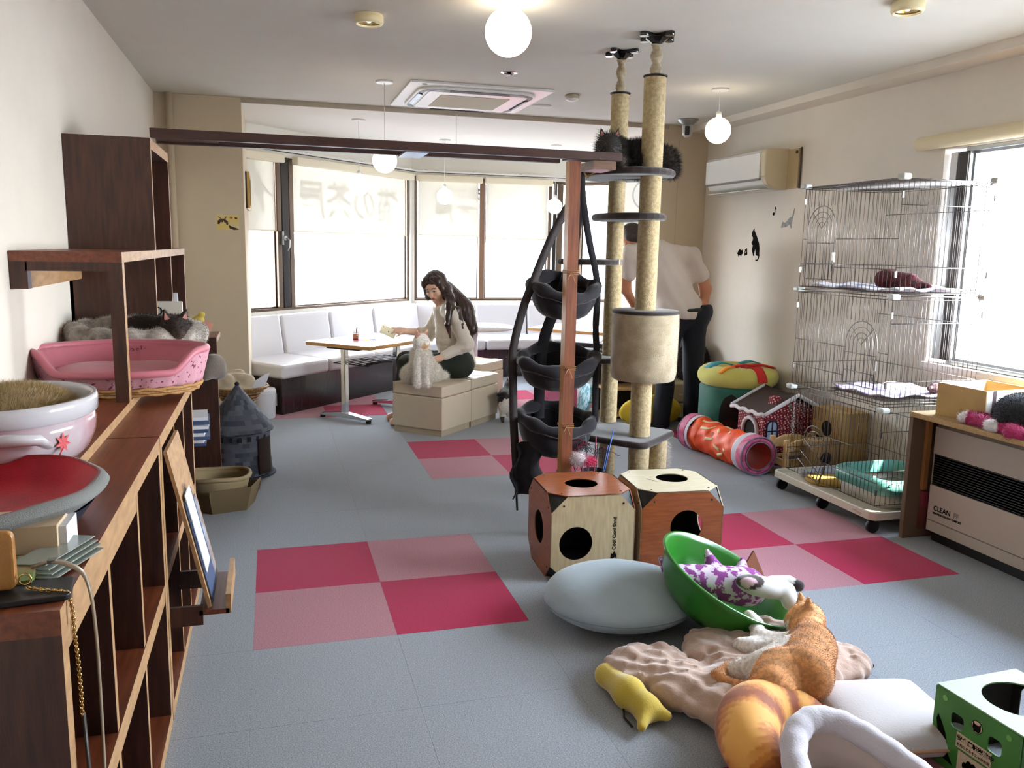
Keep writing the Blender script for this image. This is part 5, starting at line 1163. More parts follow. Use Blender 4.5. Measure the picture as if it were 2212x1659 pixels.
# tension rods with twisted plush, ceiling plates
for (x, y), z0, sc in ((F_, 2.225, 1.0), (Rr_, 2.203, .92)):
    MB().lathe([(.058*sc, z0), (.060*sc, z0+.003), (.058*sc, z0+.006)], 28, (x, y, 0)).build('end_cap', BLACKR, t)
    def tw(u, v, x=x, y=y, z0=z0, sc=sc): a = 2*PI*u; q = (.024+.006*math.sin(2*a+v*14)+.0015*math.sin(v*60))*sc; return (x+q*math.cos(a), y+q*math.sin(a), z0+.008+(2.375-z0-.008)*v)
    MB().surf(tw, 20, 40, closeu=True).build('plush_sleeve', BEIGE, t)
    MB().lathe([(.018*sc, 2.372), (.022*sc, 2.376), (.058*sc, 2.402), (.052*sc, 2.408)], 8, (x, y, 0), smooth=False).build('ceiling_cone', mat('gloss_black', '#0a090b', .12, coat=.5), t)
    b = MB()
    for k in range(4):
        a = PI/4*2*k+(.35 if sc == 1 else .62); b.bar((x, y, 2.411), (x+.085*sc*math.cos(a), y+.085*sc*math.sin(a), 2.411), .04*sc, .016)
        b.cyl((x+.085*sc*math.cos(a), y+.085*sc*math.sin(a), 2.4), (x+.085*sc*math.cos(a), y+.085*sc*math.sin(a), 2.4195), .022*sc, n=16)
    b.build('ceiling_plate', MATS['gloss_black'], t)
t = thing('fluffy_black_cat', (1.745, 4.08, 1.79), 'long-haired dark cat lying on the top perch, its ears over the beam end', 'cat')
BK, BR_ = '#17120f', '#2b2019'
q, P = cat_head_prims((-.17, -.22, .10), .052, (-.35, -1, -.15), (0, 0, 1), BK, BR_)
q += [CP((-.14, -.16, .08), (-.02, .06, .07), .06, .075, col=BK), CP((-.02, .06, .07), (.12, .0, .065), .075, .085, col=BK), CP((.12, .0, .06), (.20, -.07, .055), .08, .06, col=BR_), CP((.20, -.07, .05), (.23, -.10, .0), .045, .03, col=BR_), CP((-.16, -.2, .04), (-.12, -.26, .02), .03, .022, col=BR_), E3((.06, -.14, .04), (.08, .05, .045), col=BK)]
o = blob('body', q, CATM, t, h=.009, k=.04, soft=.01); fur(o, CATM, 26000, .030, .0010, lay=.25, where=lambda V: np.where(V[:, 0] < -.11, .25, 1.0)); cat_face(o, P, .052, eye='#5c5a30', closed=True, nose='#1a1210')
# ---- hammock
BLK = mat('hammock_black', '#0e0c12', .9, col2='#1b1820', vs=15, sheen=.25, bump=.3, bs=300); BLK2 = mat('hammock_seam', '#3a3034', .8)
t = thing('hanging_cat_hammock', (1.40, 4.02, 0), 'black three-tier hanging cat hammock behind the wooden post', 'hammock')
def hbowl(cx, z, rx, ry, dip, depth, tilt=0, ph=0):
    def rimp(a): return Vector((cx+rx*math.cos(a)*(1+.03*math.sin(3*a+ph)), ry*math.sin(a)*(1+.03*math.sin(5*a)), z+(dip*.9*math.sin(a)**2 if math.sin(a) > 0 else -dip*math.sin(a)**2)+tilt*math.cos(a)))
    n = 48; rimpts = [rimp(2*PI*k/n) for k in range(n)]
    def f(u, v): p = rimp(2*PI*u); w = min(.999, v); c = math.cos(w*PI/2)**.55; return (cx+(p.x-cx)*c, p.y*c, (p.z*(1-w)+z*w)-depth*math.sin(w*PI/2)+.005*math.sin(14*2*PI*u+ph)*(1-v))
    o = MB().surf(f, n, 14, closeu=True).build('hammock_bowl', BLK, t, solid=.008)
    MB().tube(rimpts, [.030+.007*math.sin(k*.9+ph) for k in range(n)], 12, closed=True).build('padded_rim', BLK, o)
    MB().tube([p+Vector((0, -.02 if p.y < 0 else .012, -.026)) for p in rimpts], .0035, 5, closed=True).build('piping', BLK2, o)
    return o
hbowl(.025, 1.205, .165, .14, .055, .155, ph=1); hbowl(-.0, .835, .195, .155, .05, .145, .01, ph=2.4); hbowl(.0, .525, .19, .165, .045, .185, -.01, ph=.6)
b = MB()
ribbon(b, smooth_path([(.10,0,1.79),(.06,-.01,1.66),(-.05,-.02,1.46),(-.15,-.02,1.22),(-.20,-.02,1.08),(-.245,-.02,.88),(-.24,-.02,.70),(-.235,-.02,.55),(-.225,-.02,.40),(-.21,-.02,.22)]), .042, .004, (1, 0, 0)); b.build('strap', mat('strap_brownblack', '#241a1a', .7, bump=.3), t)
b = MB(); ribbon(b, smooth_path([(.10,0,1.79),(.105,-.01,1.66),(.14,-.02,1.45),(.195,-.02,1.22),(.195,-.02,1.0),(.205,-.02,.86),(.205,-.02,.70),(.21,-.02,.5)]), .034, .004, (1, 0, 0)); b.build('strap', BLK, t)
b = MB(); ribbon(b, smooth_path([(.10,.03,1.79),(.10,.06,1.5),(.06,.10,1.2),(-.03,.12,.95),(-.05,.13,.75),(-.05,.13,.5)]), .06, .004, (1, 0, 0)); b.build('strap', BLK, t)
b = MB(); b.surf(lambda u, v: (-.23+.16*u+.02*math.sin(9*v)-.02*v, -.05+.04*math.sin(7*u), .40-.28*v+.05*u), 10, 10); b.build('hanging_fabric', BLK, t, solid=.006)
MB().tube([(-.215, -.02, .22), (-.21, -.02, .12), (-.205, -.02, .05)], .006, 6).build('toggle_cord', BLK, t); MB().obox((.10, .0, 1.79), (.05, .02, .02)).build('hanger', MATS['chrome'], t)
MB().tube([(.05,-.36,1.80),(.10,-.30,1.795),(.13,-.2,1.78),(.11,-.05,1.74),(.10,.0,1.79)], .004, 6).build('rope', TW, t)
# ---- wand toys standing behind the cubes
t = thing('cat_wand_toys', (1.53, 3.80, 0), 'bunch of colourful feather wand toys standing in a black pot', 'cat toys')
MB().lathe([(.05, 0), (.06, .30), (.055, .30), (.048, .01)], 20).build('pot', BLACKR, t)
for k, (dx, dy, h_, c) in enumerate(((.10,.0,.50,'#2a5fb0'),(.02,.03,.46,'#8a2f4a'),(-.10,-.02,.44,'#1e1e22'),(-.04,.02,.47,'#5a6a70'),(.06,-.03,.43,'#1b3a7a'),(-.13,.0,.40,'#303438'),(.0,-.05,.45,'#2d2a30'))):
    MB().tube([(0, 0, .02), (dx*.5, dy*.5, h_*.5), (dx, dy, h_)], .0035, 6).build('wand', mat('wand'+c, c, .4), t)
b = MB()
for k in range(60):
    a = rnd.uniform(0, 2*PI); x0, y0, z0 = rnd.choice(((-.11, 0, .41), (-.05, .02, .44), (.02, -.03, .42), (-.14, -.01, .38))); p = [Vector((x0, y0, z0))]
    for j in range(5): p.append(p[-1]+Vector((rnd.uniform(-.02, .02)+.01*math.cos(a), rnd.uniform(-.015, .015), rnd.uniform(-.025, .01))))
    b.tube(p, .0016, 4)
b.build('strings', mat('toy_strings', '#7a1430', .8, col2='#20242a', vs=9, thr=(.48, .52)), t, kind='stuff')
t = thing('feather_toy', (1.37, 3.60, .378), 'white and magenta feather toy lying behind the cherry-topped cube', 'cat toy')
t.location = (1.40, 3.62, 0); b = MB(); b.cyl((0, 0, 0), (0, 0, .40), .004, n=6); b.build('stick', mat('stick_m', '#7d2a44', .5), t)
o = blob('feather', [E3((-.02, 0, .41), (.035, .02, .03), col='#d9ccd0'), E3((.03, 0, .395), (.04, .02, .02), col='#c22a5c')], MATS['plush_vcol'], t, h=.007, k=.01); fur(o, MATS['plush_vcol'], 1500, .02, .001)
# ---- pouf
t = thing('blue_pouf', (1.255, 2.79, 0), 'large round pale blue floor cushion in front of the plywood cubes', 'cushion')
PF = mat('pouf_blue', '#a3b4bf', .85, col2='#b4c4cd', vs=5, sheen=.3, bump=.15, bs=150)
blob('cushion', [E3((0, 0, .09), (.298, .262, .088), (.03, .0, 0)), E3((-.04, .02, .10), (.22, .19, .078))], PF, t, h=.011, k=.05, disp=lambda P: wob3(P, 12, 2)*.003)
MB().tube([(.2995*math.cos(a), .2635*math.sin(a), .082) for a in [2*PI*k/80 for k in range(80)]], .0018, 5, closed=True).build('seam', mat('pouf_seam', '#8c9ca6', .9), t)
# ---- green bowl
t = thing('green_bowl_seat', (1.59, 2.59, .21), 'tilted green plastic bowl seat holding plush toys', 'bowl seat')
nrm = Vector((.38, -.24, .89)).normalized(); Q = nrm.to_track_quat('Z', 'Y').to_matrix().to_4x4(); GP = mat('green_plastic', '#236d1c', .3, coat=.2)
b = MB(); b.T = Q; R_ = .27
outer = [(.10, -.165), (.15, -.155), (.20, -.12), (.235, -.07), (.255, -.02), (.272, .0), (.272, .006), (.262, .008), (.246, -.01), (.225, -.06), (.19, -.11), (.14, -.145), (.002, -.155)]
b.lathe(outer, 64); b.build('shell', GP, t)
zmin = min((Q @ Vector((r_*math.cos(a), r_*math.sin(a), z_))).z for r_, z_ in outer for a in [PI*k/16 for k in range(32)]); t.location.z = -zmin+.001
t = thing('floral_cat_cushion', (1.56, 2.63, .155), 'purple floral cat-shaped cushion inside the green bowl', 'cushion')
FLP = mat('floral_purple', '#8c3e8a', .9, col2='#d8c8dc', vs=38, thr=(.48, .53)); nt = FLP
dv = Vector((.47, -.13, -.10)).normalized(); sd = Vector((.25, .9, 0)).normalized()
def PV(a, s_, z_=0): v = dv*a+sd*s_; return (v.x, v.y, v.z+z_)
blob('body', [CP(PV(-.12, .0, .01), PV(.12, 0, .03), .055, .075), CP(PV(-.17, .03, .02), PV(-.20, .05, .05), .03, .015, k=.02), CP(PV(-.15, -.03, .02), PV(-.17, -.06, .05), .028, .014, k=.02), CP(PV(.02, .09, .03), PV(.0, .14, .09), .045, .012, k=.02), CP(PV(.12, .08, .04), PV(.14, .13, .09), .04, .012)], FLP, t, h=.008, k=.04, disp=lambda P: wob3(P, 40, 2)*.005)
MB().add([PV(.13, .10, .05), PV(.23, .12, .04), PV(.19, .15, .13)], [(0, 1, 2)]).build('brown_ear', mat('ear_brown', '#7a4428', .8), t, solid=.012)
t = thing('plush_dog_cushion', (1.68, 2.50, .17), 'white and brown plush dog cushion hanging over the green bowl rim', 'cushion')
o = blob('body', [E3((.0, .0, .03), (.10, .06, .035), (0, .15, -.3), col='#c9c9c4'), E3((-.05, .0, .052), (.055, .04, .022), (0, .1, -.3), col='#34221f'), E3((-.07, -.02, .058), (.03, .014, .018), (0, .1, -.3), col='#c9a8b0'), CP((.08, -.03, .02), (.06, -.08, -.0), .03, .03, col='#cccac4'), CP((.06, .03, .03), (.12, .02, .03), .025, .024, col='#cfccc8'), E3((.145, .0, .02), (.026, .024, .022), col='#2a2124')], mat('plush_plain', (1, 1, 1), .95, vcol='Col', var=.05, vs=30, sheen=.4), t, h=.007, k=.015)
# ---- tan gathered cushion
t = thing('tan_cushion', (1.45, 2.22, 0), 'crumpled tan plush floor cushion gathered into segments under the ginger cat', 'cushion')
TAN = mat('tan_plush', '#a98c7a', .9, col2='#bfa595', vs=9, thr=(.35, .65), sheen=.7, bump=.35, bs=120)
def seg(cx, cy, rx, ry, rot, z=.05, h_=.055): return E3((cx, cy, z), (rx, ry, h_), (0, 0, rot), k=.012)
SEG = [seg(-.30, .10, .15, .125, .5), seg(-.17, -.12, .14, .21, .28), seg(-.24, -.03, .12, .14, .3), seg(.02, .13, .16, .15, -.3), seg(.0, -.03, .16, .16, .1), seg(.20, .18, .14, .13, .1), seg(.28, .0, .16, .14, -.2), seg(.12, -.08, .16, .10, 0)]
def gath(P):
    x, y = P[..., 0], P[..., 1]; a = wob3(P*np.array([1, 1, .2]), 38, 4)*.014; c = np.sin((x*.75+y*.7)*120+3*np.sin(y*22))*.005*(np.abs(np.sin(x*7+1)) > .3)
    return a+c+wob3(P, 85, 6)*.005
blob('pad', SEG, TAN, t, h=.0085, k=.012, disp=gath)
MB().tube([(.36, .15, .05), (.40, .08, .055), (.43, .0, .045), (.44, -.06, .04)], .008, 6).build('zip_cord', BLACKR, t)
# ---- ginger cat
t = thing('ginger_cat', (1.52, 2.10, .09), 'ginger and white cat lying on its side on the tan cushion', 'cat')
G1, G2, WH = '#b57d49', '#d9a06a', '#f0e8df'
hd = Vector((.205, .20, .075))
q, P = cat_head_prims(hd, .056, (-.85, .25, -.1), (.15, .2, 1), G2, WH)
q += [CP((.12, .05, .05), (.0, -.08, .045), .076, .080, col=G1), CP((.0, -.08, .045), (-.10, -.07, .035), .078, .05, col=G1), CP((.14, .08, .055), tuple(hd), .058, .044, col=G2),
      CP((.02, .03, .045), (-.08, -.0, .035), .06, .05, col=WH), CP((-.08, -.01, .04), (-.15, .02, .025), .045, .035, col=WH),
      CP((.08, .12, .04), (.02, .19, .03), .032, .026, col=WH), CP((.02, .19, .03), (.05, .26, .04), .024, .021, col=WH), CP((.05, .26, .04), (.04, .29, .06), .021, .022, col=WH),
      CP((.05, .1, .03), (-.03, .16, .018), .030, .024, col=WH), CP((-.03, .16, .018), (-.06, .18, .02), .024, .024, col=WH),
      CP((-.12, -.1, .04), (-.06, -.06, .05), .06, .065, col=G2), CP((-.14, -.12, .03), (-.12, -.02, .02), .03, .026, col=WH),
      CP((-.10, -.14, .03), (-.20, -.07, .015), .024, .019, col=G1), CP((-.20, -.07, .015), (-.235, .02, .012), .019, .017, col=G1), CP((-.235, .02, .012), (-.17, .07, .018), .017, .014, col=G1)]
def gcol(V):
    Vj = V+.008*np.stack([wob3(V, 55, s_) for s_ in (1, 2, 3)], -1); _, cid = sdf_eval(Vj.astype(np.float32), q, .03); tab = np.array([lin(p[-1])[:3] for p in q]); c = tab[cid]
    st = np.sin((V[:, 0]*.7+V[:, 1]*.7)*95+wob3(V, 25, 7)*3.0)*.5+.5; red = (c[:, 0] > c[:, 2]*2.2)[:, None]; return np.where(red, c*(.86+.35*st[:, None]), c)
o = blob('body', q, CATM, t, h=.0075, k=.03, colfn=gcol); fur(o, CATM, 24000, .007, .0008, lay=.75, down=(-.3, -.3, -.2), where=lambda V: np.where((V[:, 0] < .09) & (V[:, 1] > .05), .25, 1.0)); cat_face(o, P, .056, closed=True, nose='#c08070')
# ---- croissant cushion
t = thing('croissant_cushion', (1.29, 1.87, 0), 'curved croissant-shaped cushion printed golden brown', 'cushion')
pts = [Vector(p) for p in [(.215,.02,.040),(.165,.075,.062),(.085,.095,.078),(.0,.06,.086),(-.06,-.01,.086),(-.09,-.09,.076),(-.075,-.16,.05)]]
rad = [.030, .055, .070, .080, .078, .066, .040]
pp = smooth_path(pts, 5); rr3 = np.interp(np.linspace(0, 6, len(pp)), range(7), rad)
q = [CP(tuple(pp[i]), tuple(pp[i+1]), rr3[i], rr3[i+1]) for i in range(len(pp)-1)]
def crs(V):
    # distance along the crescent drives the bands
    Pm = np.array([list(p) for p in pp]); d = ((V[:, None, :]-Pm[None])**2).sum(-1); i = d.argmin(1).astype(float); s_ = i/len(pp); ang = np.arctan2(V[:, 2]-.09, np.hypot(V[:, 0]-.02, V[:, 1]+.02)-.13)
    w = np.sin(s_*2*PI*3.3+ang*1.3+wob3(V, 22, 3)*.9)*.5+.5; f = np.clip(wob3(V*np.array([1, 1, 1.5]), 60, 4)*.5+.5, 0, 1)
    a, b_, c = np.array(lin('#dda24e')[:3]), np.array(lin('#c07428')[:3]), np.array(lin('#8a4314')[:3]); w = w[:, None]; f = f[:, None]
    sm = lambda x, e0, e1: (lambda t: t*t*(3-2*t))(np.clip((x-e0)/(e1-e0), 0, 1))
    k1, k2 = sm(w+.25*(f-.5), .15, .5), sm(w+.45*(f-.5), .5, .9); return (a*(1-k1)+b_*k1)*(1-k2)+c*k2
def crd(P):
    Pm = np.array([list(p) for p in pp], np.float32); sh = P.shape[:-1]; F = P.reshape(-1, 3); out = np.zeros(len(F), np.float32)
    for a in range(0, len(F), 60000):
        d = ((F[a:a+60000, None, :]-Pm[None])**2).sum(-1); out[a:a+60000] = np.sin(d.argmin(1)/len(pp)*2*PI*4.2)*-.002
    return out.reshape(sh)
blob('pad', q, mat('croissant_print', (1, 1, 1), .75, vcol='Col', sheen=.2), t, h=.0085, k=.02, colfn=crs)
# ---- yellow fish pillow
t = thing('yellow_fish_pillow', (1.03, 2.20, 0), 'small yellow plush pillow with notched ends beside the tan cushion', 'pillow')
YP = mat('pillow_yellow', '#b59a2c', .9, col2='#c9b04a', vs=10, sheen=.5, bump=.3)
blob('pad', [CP((-.02, .13, .035), (.0, .0, .04), .035, .045), CP((.0, .0, .04), (.02, -.08, .035), .045, .035), CP((.02, -.08, .035), (.065, -.13, .03), .032, .016), CP((.02, -.08, .035), (-.03, -.16, .025), .030, .014), CP((-.02, .13, .03), (.02, .16, .025), .03, .016)], YP, t, h=.007, k=.03)
MB().tube([(-.03, -.03, .01), (-.045, -.07, .006), (-.04, -.12, .005)], .0035, 6).build('cord', BLACKR, t)
# ---- white stained pillow
t = thing('white_pillow', (1.70, 1.87, 0), 'large square off-white pillow with brown stains', 'pillow', rz=math.radians(-9))
WP = mat('pillow_white', '#c9c3c2', .9, col2='#a08466', vs=9, thr=(.60, .78), bump=.2)
def pil(hw, hh, th, z0):
    def f(u, v, s_): x, y = u*2-1, v*2-1; e = max(0, (1-x**6)*(1-y**6)); p = 1-.06*(1-abs(x))*(abs(y) > .0)*0; return (x*hw*(1-.05*(1-y*y)), y*hh*(1-.05*(1-x*x)), z0+s_*th*e**.45*(.55+.45*math.cos(x*1.2)*math.cos(y*1.2)))
    return f
f_ = pil(.19, .185, .055, .056)
b = MB(); b.surf(lambda u, v: f_(u, v, 1), 28, 28); b.surf(lambda u, v: f_(1-u, v, -1), 28, 28); b.build('pad', WP, t)
MB().tube([(f_(u, v, 0)[0], f_(u, v, 0)[1], .056) for u, v in [(k/10, 0) for k in range(10)]+[(1, k/10) for k in range(10)]+[(1-k/10, 1) for k in range(10)]+[(0, 1-k/10) for k in range(10)]], .005, 6, closed=True).build('piping', mat('piping_tan', '#b08a6a', .8), t)
# ---- white cradle bed in the foreground
t = thing('white_pet_bed', (1.36, 1.47, 0), 'white padded pet bed with raised rolled edge in the foreground', 'pet bed', rz=math.radians(92))
WB = mat('bed_white', '#cdc8cf', .9, sheen=.5, bump=.3, bs=180, var=.05, vs=10); 
n = 72; ra, rb = .27, .165
def wh(a): return .115+.06*max(0, math.cos(a))**2
MB().tube([(ra*math.cos(a), rb*math.sin(a), wh(a)) for a in [2*PI*k/n for k in range(n)]], [.034+.002*math.sin(k*1.9) for k in range(n)], 14, closed=True).build('rolled_edge', WB, t)
MB().surf(lambda u, v: (lambda a: (ra*(1.03-.05*v)*math.cos(a), rb*(1.03-.05*v)*math.sin(a), .003+(wh(a)-.01)*(1-v)))(2*PI*u), n, 6, closeu=True).build('outer_wall', mat('bed_print_cream', '#c2b696', .9, col2='#3a3230', vs=70, thr=(.69, .70)), t, solid=.004)
MB().surf(lambda u, v: (lambda a: (ra*(.98-.12*v)*math.cos(a), rb*(.98-.12*v)*math.sin(a), .04+(wh(a)-.04)*(1-v)+.003*math.sin(24*a)))(2*PI*u), n, 6, closeu=True).build('inner_wall', mat('bed_pink_white', '#c8b8b0', .9, sheen=.4), t, solid=-.004)
blob('cushion', [E3((0, 0, .045), (.225, .13, .04))], mat('bed_cushion', '#b99a84', .9, sheen=.4), t, h=.012)
# ---- green carton
t = thing('green_cat_box', (1.86, 1.50, 0), 'green cardboard cat box with fish and paw prints, bottom right', 'box')
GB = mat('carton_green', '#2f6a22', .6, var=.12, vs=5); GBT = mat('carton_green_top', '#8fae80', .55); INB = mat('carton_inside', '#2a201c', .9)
# box corners measured on the floor: A=(1.70,1.72) left-back, front face runs from A towards the camera's right
A_ = Vector((1.75, 1.745, 0)); u_ = Vector((.045, -1, 0)).normalized(); v_ = Vector((1, .045, 0)).normalized()
t.location = A_; T = Matrix((( u_.x, v_.x, 0, 0), (u_.y, v_.y, 0, 0), (0, 0, 1, 0), (0, 0, 0, 1)))
LW, DW, HH = .268, .285, .222
def bm_(): b = MB(); b.T = T; return b
def slab_hole(name, m, org, ex, ey, w, h_, hole, holepoly, th=.004):
    """panel w x h in the plane (ex,ey) from org with a rounded hole"""
    ex, ey = Vector(ex), Vector(ey); nz = ex.cross(ey); n = len(holepoly); c = (sum(p[0] for p in holepoly)/n, sum(p[1] for p in holepoly)/n); out = []
    for p in holepoly:
        d = (p[0]-c[0], p[1]-c[1]); ts = []
        if d[0] > 1e-9: ts.append((w-c[0])/d[0])
        if d[0] < -1e-9: ts.append(-c[0]/d[0])
        if d[1] > 1e-9: ts.append((h_-c[1])/d[1])
        if d[1] < -1e-9: ts.append(-c[1]/d[1])
        k = min(ts); out.append((c[0]+d[0]*k, c[1]+d[1]*k))
    for cc in ((0, 0), (w, 0), (w, h_), (0, h_)):
        j = min(range(n), key=lambda i: (out[i][0]-cc[0])**2+(out[i][1]-cc[1])**2); out[j] = cc
    b = MB(); b.prism(out, 0, th, 'z', hole=holepoly); M = Matrix((ex, ey, nz)).transposed().to_4x4(); M.translation = Vector(org)
    b.v = [tuple(T @ (M @ Vector(p))) for p in b.v]; return b.build(name, m, t)
# top with large round hole
slab_hole('top_panel', GBT, (0, 0, HH-.004), (1, 0, 0), (0, 1, 0), LW, DW, True, circ(.134, .150, .092, 40, ry=.098))
# front face (local x from 0..LW at y=0) with a light square window and a dark one
def sqh(cx, cz, hw2, r=.012): return [(cx+x, cz+z) for x, z in rr(hw2, hw2, r, 7)]
slab_hole('front_panel', GB, (0, 0, 0), (1, 0, 0), (0, 0, 1), LW*.5, HH-.004, True, sqh(.078, .151, .021))
o = slab_hole('front_panel', GB, (LW*.5, 0, 0), (1, 0, 0), (0, 0, 1), LW*.5, HH-.004, True, sqh(.062, .151, .021))
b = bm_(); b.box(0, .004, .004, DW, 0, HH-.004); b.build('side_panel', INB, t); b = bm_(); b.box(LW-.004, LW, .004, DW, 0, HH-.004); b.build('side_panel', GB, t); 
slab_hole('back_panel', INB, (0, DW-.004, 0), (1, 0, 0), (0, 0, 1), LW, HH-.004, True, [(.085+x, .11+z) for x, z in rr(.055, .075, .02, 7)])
def deco(name, poly, m, d=.0008): b = bm_(); b.prism(poly, -.004-d, -.004, 'y'); return fixn(b.build(name, m, t))
deco('fish', [(.016,.142),(.030,.125),(.045,.10),(.053,.075),(.054,.055),(.078,.022),(.046,.026),(.046,.052),(.030,.075),(.018,.10),(.012,.125)], STK)
deco('cat_badge', circ(.140, .172, .0175, 28), STK, .0008); deco('cat_badge_ring', circ(.140, .172, .0157, 28), MATS['cream_card'], .0012)
deco('cat_badge_face', [(.127,.166),(.128,.184),(.134,.178),(.146,.178),(.152,.184),(.153,.166),(.147,.158),(.133,.158)], STK, .0016)
for x in (.034, .234): deco('button', circ(x, .197, .008, 18), mat('button_green', '#5f9a44', .4), .0015)
LBL = mat('label_cream', '#b9a98e', .6)
deco('label', [(.082, .084), (.192, .084), (.192, .126), (.082, .126)], LBL, .001); deco('label', [(.092, .0), (.178, .0), (.178, .078), (.092, .078)], LBL, .001)
Mt = lambda x, z: T @ frame_M((x, -.0052, z), (1, 0, 0), (0, 0, 1))
text('printed_text', '安全運転実施中', .0165, STK, t, Mt(.0845, .107), .0002, bold=.0006, label='black Japanese headline on the cream label'); text('printed_text', 'お先にどうぞニャのの女', .0094, STK, t, Mt(.0855, .0905), .0002, bold=.0003)
for dx, dz, r_ in ((-.018, .0, .0085), (-.006, .010, .009), (.008, .010, .009), (.020, .0, .0085), (.001, -.018, .015)): deco('paw_print', circ(.135+dx, .045+dz, r_, 14, ry=r_*1.25), STK, .0014)
# ================= BAY: BENCHES, TABLES, PEOPLE =================
SEATM = mat('bench_vinyl', '#dedde2', .35, coat=.15, bump=.05, bs=40); BASEM = wood('bench_base_wood', '#1b1316', '#382b2d', (14, 14, .7), rough=.2, coat=.3)
def cushion_box(b, x0, x1, y0, y1, z0, z1): return b.box(x0, x1, y0, y1, z0, z1)
def bench(label, T, segs, depth, name='bench_seat', left_cap=0):
    """local frame: x along the wall, y towards the room (negative = front)"""
    loc = T @ Vector((segs[0][0], -depth/2, 0)); t = thing('wall_bench', (loc.x, loc.y, 0), label, 'bench'); q = Matrix.Translation(-t.location) @ T
    x0, x1 = segs[0][0], segs[-1][1]
    b = MB(); b.T = q; b.box(x0+.03, x1+segs[-1][4], -depth+.05, -.10, 0, .30); b.build('base', BASEM, t)
    for a, c, fa, fc, _ in segs:
        b = MB(); b.T = q; y0, y1 = -depth, -.085
        b.add([(a+fa, y0, .30), (c+fc, y0, .30), (c, y1, .30), (a, y1, .30), (a+fa, y0, .415), (c+fc, y0, .415), (c, y1, .43), (a, y1, .43)], [(0,3,2,1),(4,5,6,7),(0,1,5,4),(1,2,6,5),(2,3,7,6),(3,0,4,7)])
        b.build('seat_cushion', SEATM, t, bevel=.028, seg=4)
        b = MB(); b.T = q; b.add([(a+.004, -.15, .40), (c-.004, -.15, .40), (c-.004, -.02, .40), (a+.004, -.02, .40), (a+.004, -.095, .765), (c-.004, -.095, .765), (c-.004, -.02, .765), (a+.004, -.02, .765)], [(0,3,2,1),(4,5,6,7),(0,1,5,4),(1,2,6,5),(2,3,7,6),(3,0,4,7)])
        b.build('back_cushion', SEATM, t, bevel=.025, seg=4)
    return t
# wall 1 frame origin A1=(-.35,7.45) along (1,1): s_world = s + 5.02
T1b, T2b, T3b = tl(A1, (1, 1), 1), tl(A2, (1, 0), 2), tl(A3, (1, -1), 3)
bench('white vinyl wall bench with dark wood base below the left bay window', T1b, [(-.06, .50, 0, 0, 0), (.505, 1.14, 0, 0, 0), (1.145, 1.80, 0, 0, 0), (1.805, L1-.02, 0, -.26, -.3)], .66)
bench('white vinyl wall bench below the middle bay window', T2b, [(.03, .70, .27, 0, 0), (.705, 1.31, 0, 0, 0), (1.315, 1.88, 0, -.24, -.28)], .64)
bench('white vinyl wall bench at the right end of the bay', T3b, [(.04, .62, .26, 0, 0), (.625, 1.2, 0, 0, 0)], .62)
# ---- tables
OAKE = mat('table_edge', '#b98a4e', .5); TTOP = mat('table_top_white', '#dcdcda', .22, coat=.2); CHR_ = MATS['chrome']
def cafe_table(loc, rz, label):
    t = thing('cafe_table', loc, label, 'table', rz=rz, group=None)
    lx, ly = .43, .325
    MB().box(-lx, lx, -ly, ly, .592, .618).build('table_top_edge', OAKE, t, bevel=.003); MB().box(-lx+.004, lx-.004, -ly+.004, ly-.004, .616, .6215).build('table_top', TTOP, t)
    for s_ in (-1, 1):
        x = s_*.34
        MB().obox((x, 0, .30), (.05, .045, .56)).build('leg', CHR_, t, bevel=.006); MB().box(x-.03, x+.03, -.16, .16, .572, .592).build('bracket', BLACKR, t)
        b = MB(); b.add([(x-.03, -.25, .02), (x+.03, -.25, .02), (x+.03, -.25, .035), (x-.03, -.25, .035), (x-.03, 0, .025), (x+.03, 0, .025), (x+.03, 0, .065), (x-.03, 0, .065), (x-.03, .25, .02), (x+.03, .25, .02), (x+.03, .25, .035), (x-.03, .25, .035)],
            [(0,1,2,3),(0,4,5,1),(3,2,6,7),(0,3,7,4),(1,5,6,2),(4,8,9,5),(7,6,10,11),(4,7,11,8),(5,9,10,6),(8,11,10,9)]); b.build('foot', CHR_, t, bevel=.004)
        for y in (-.235, .235): MB().cyl((x, y, 0), (x, y, .022), .022, n=12).build('glide', BLACKR, t)
    b = MB()
    for k in range(6): y = -.19+.06*k; b.tube([(-.33, y, .455), (.33, y, .455)], .004, 6)
    for x in (-.31, 0, .31): b.tube([(x, -.22, .449), (x, .14, .449)], .004, 6)
    b.tube([(-.33, -.2, .455), (-.33, -.22, .47), (.33, -.22, .47), (.33, -.2, .455)], .004, 6); b.build('rack', BLACKR, t)
    return t
tb1 = cafe_table((.785, 6.95, 0), math.radians(45), 'low cafe table with oak edge and chrome legs carrying the orange drink')
tb2 = dup(tb1, (2.95, 7.80, 0), math.radians(-43), 'cafe table with oak edge half hidden behind the wooden post')
t = thing('round_table', (1.92, 8.08, 0), 'round white pedestal table behind the seated woman', 'table')
MB().lathe([(.38, .592), (.40, .60), (.40, .62), (.002, .622)], 48).build('table_top', TTOP, t); MB().cyl((0, 0, .03), (0, 0, .59), .045, n=20).build('pedestal', SEATM, t); MB().lathe([(.20, 0), (.20, .012), (.06, .03), (.045, .04)], 32).build('base_plate', SEATM, t)
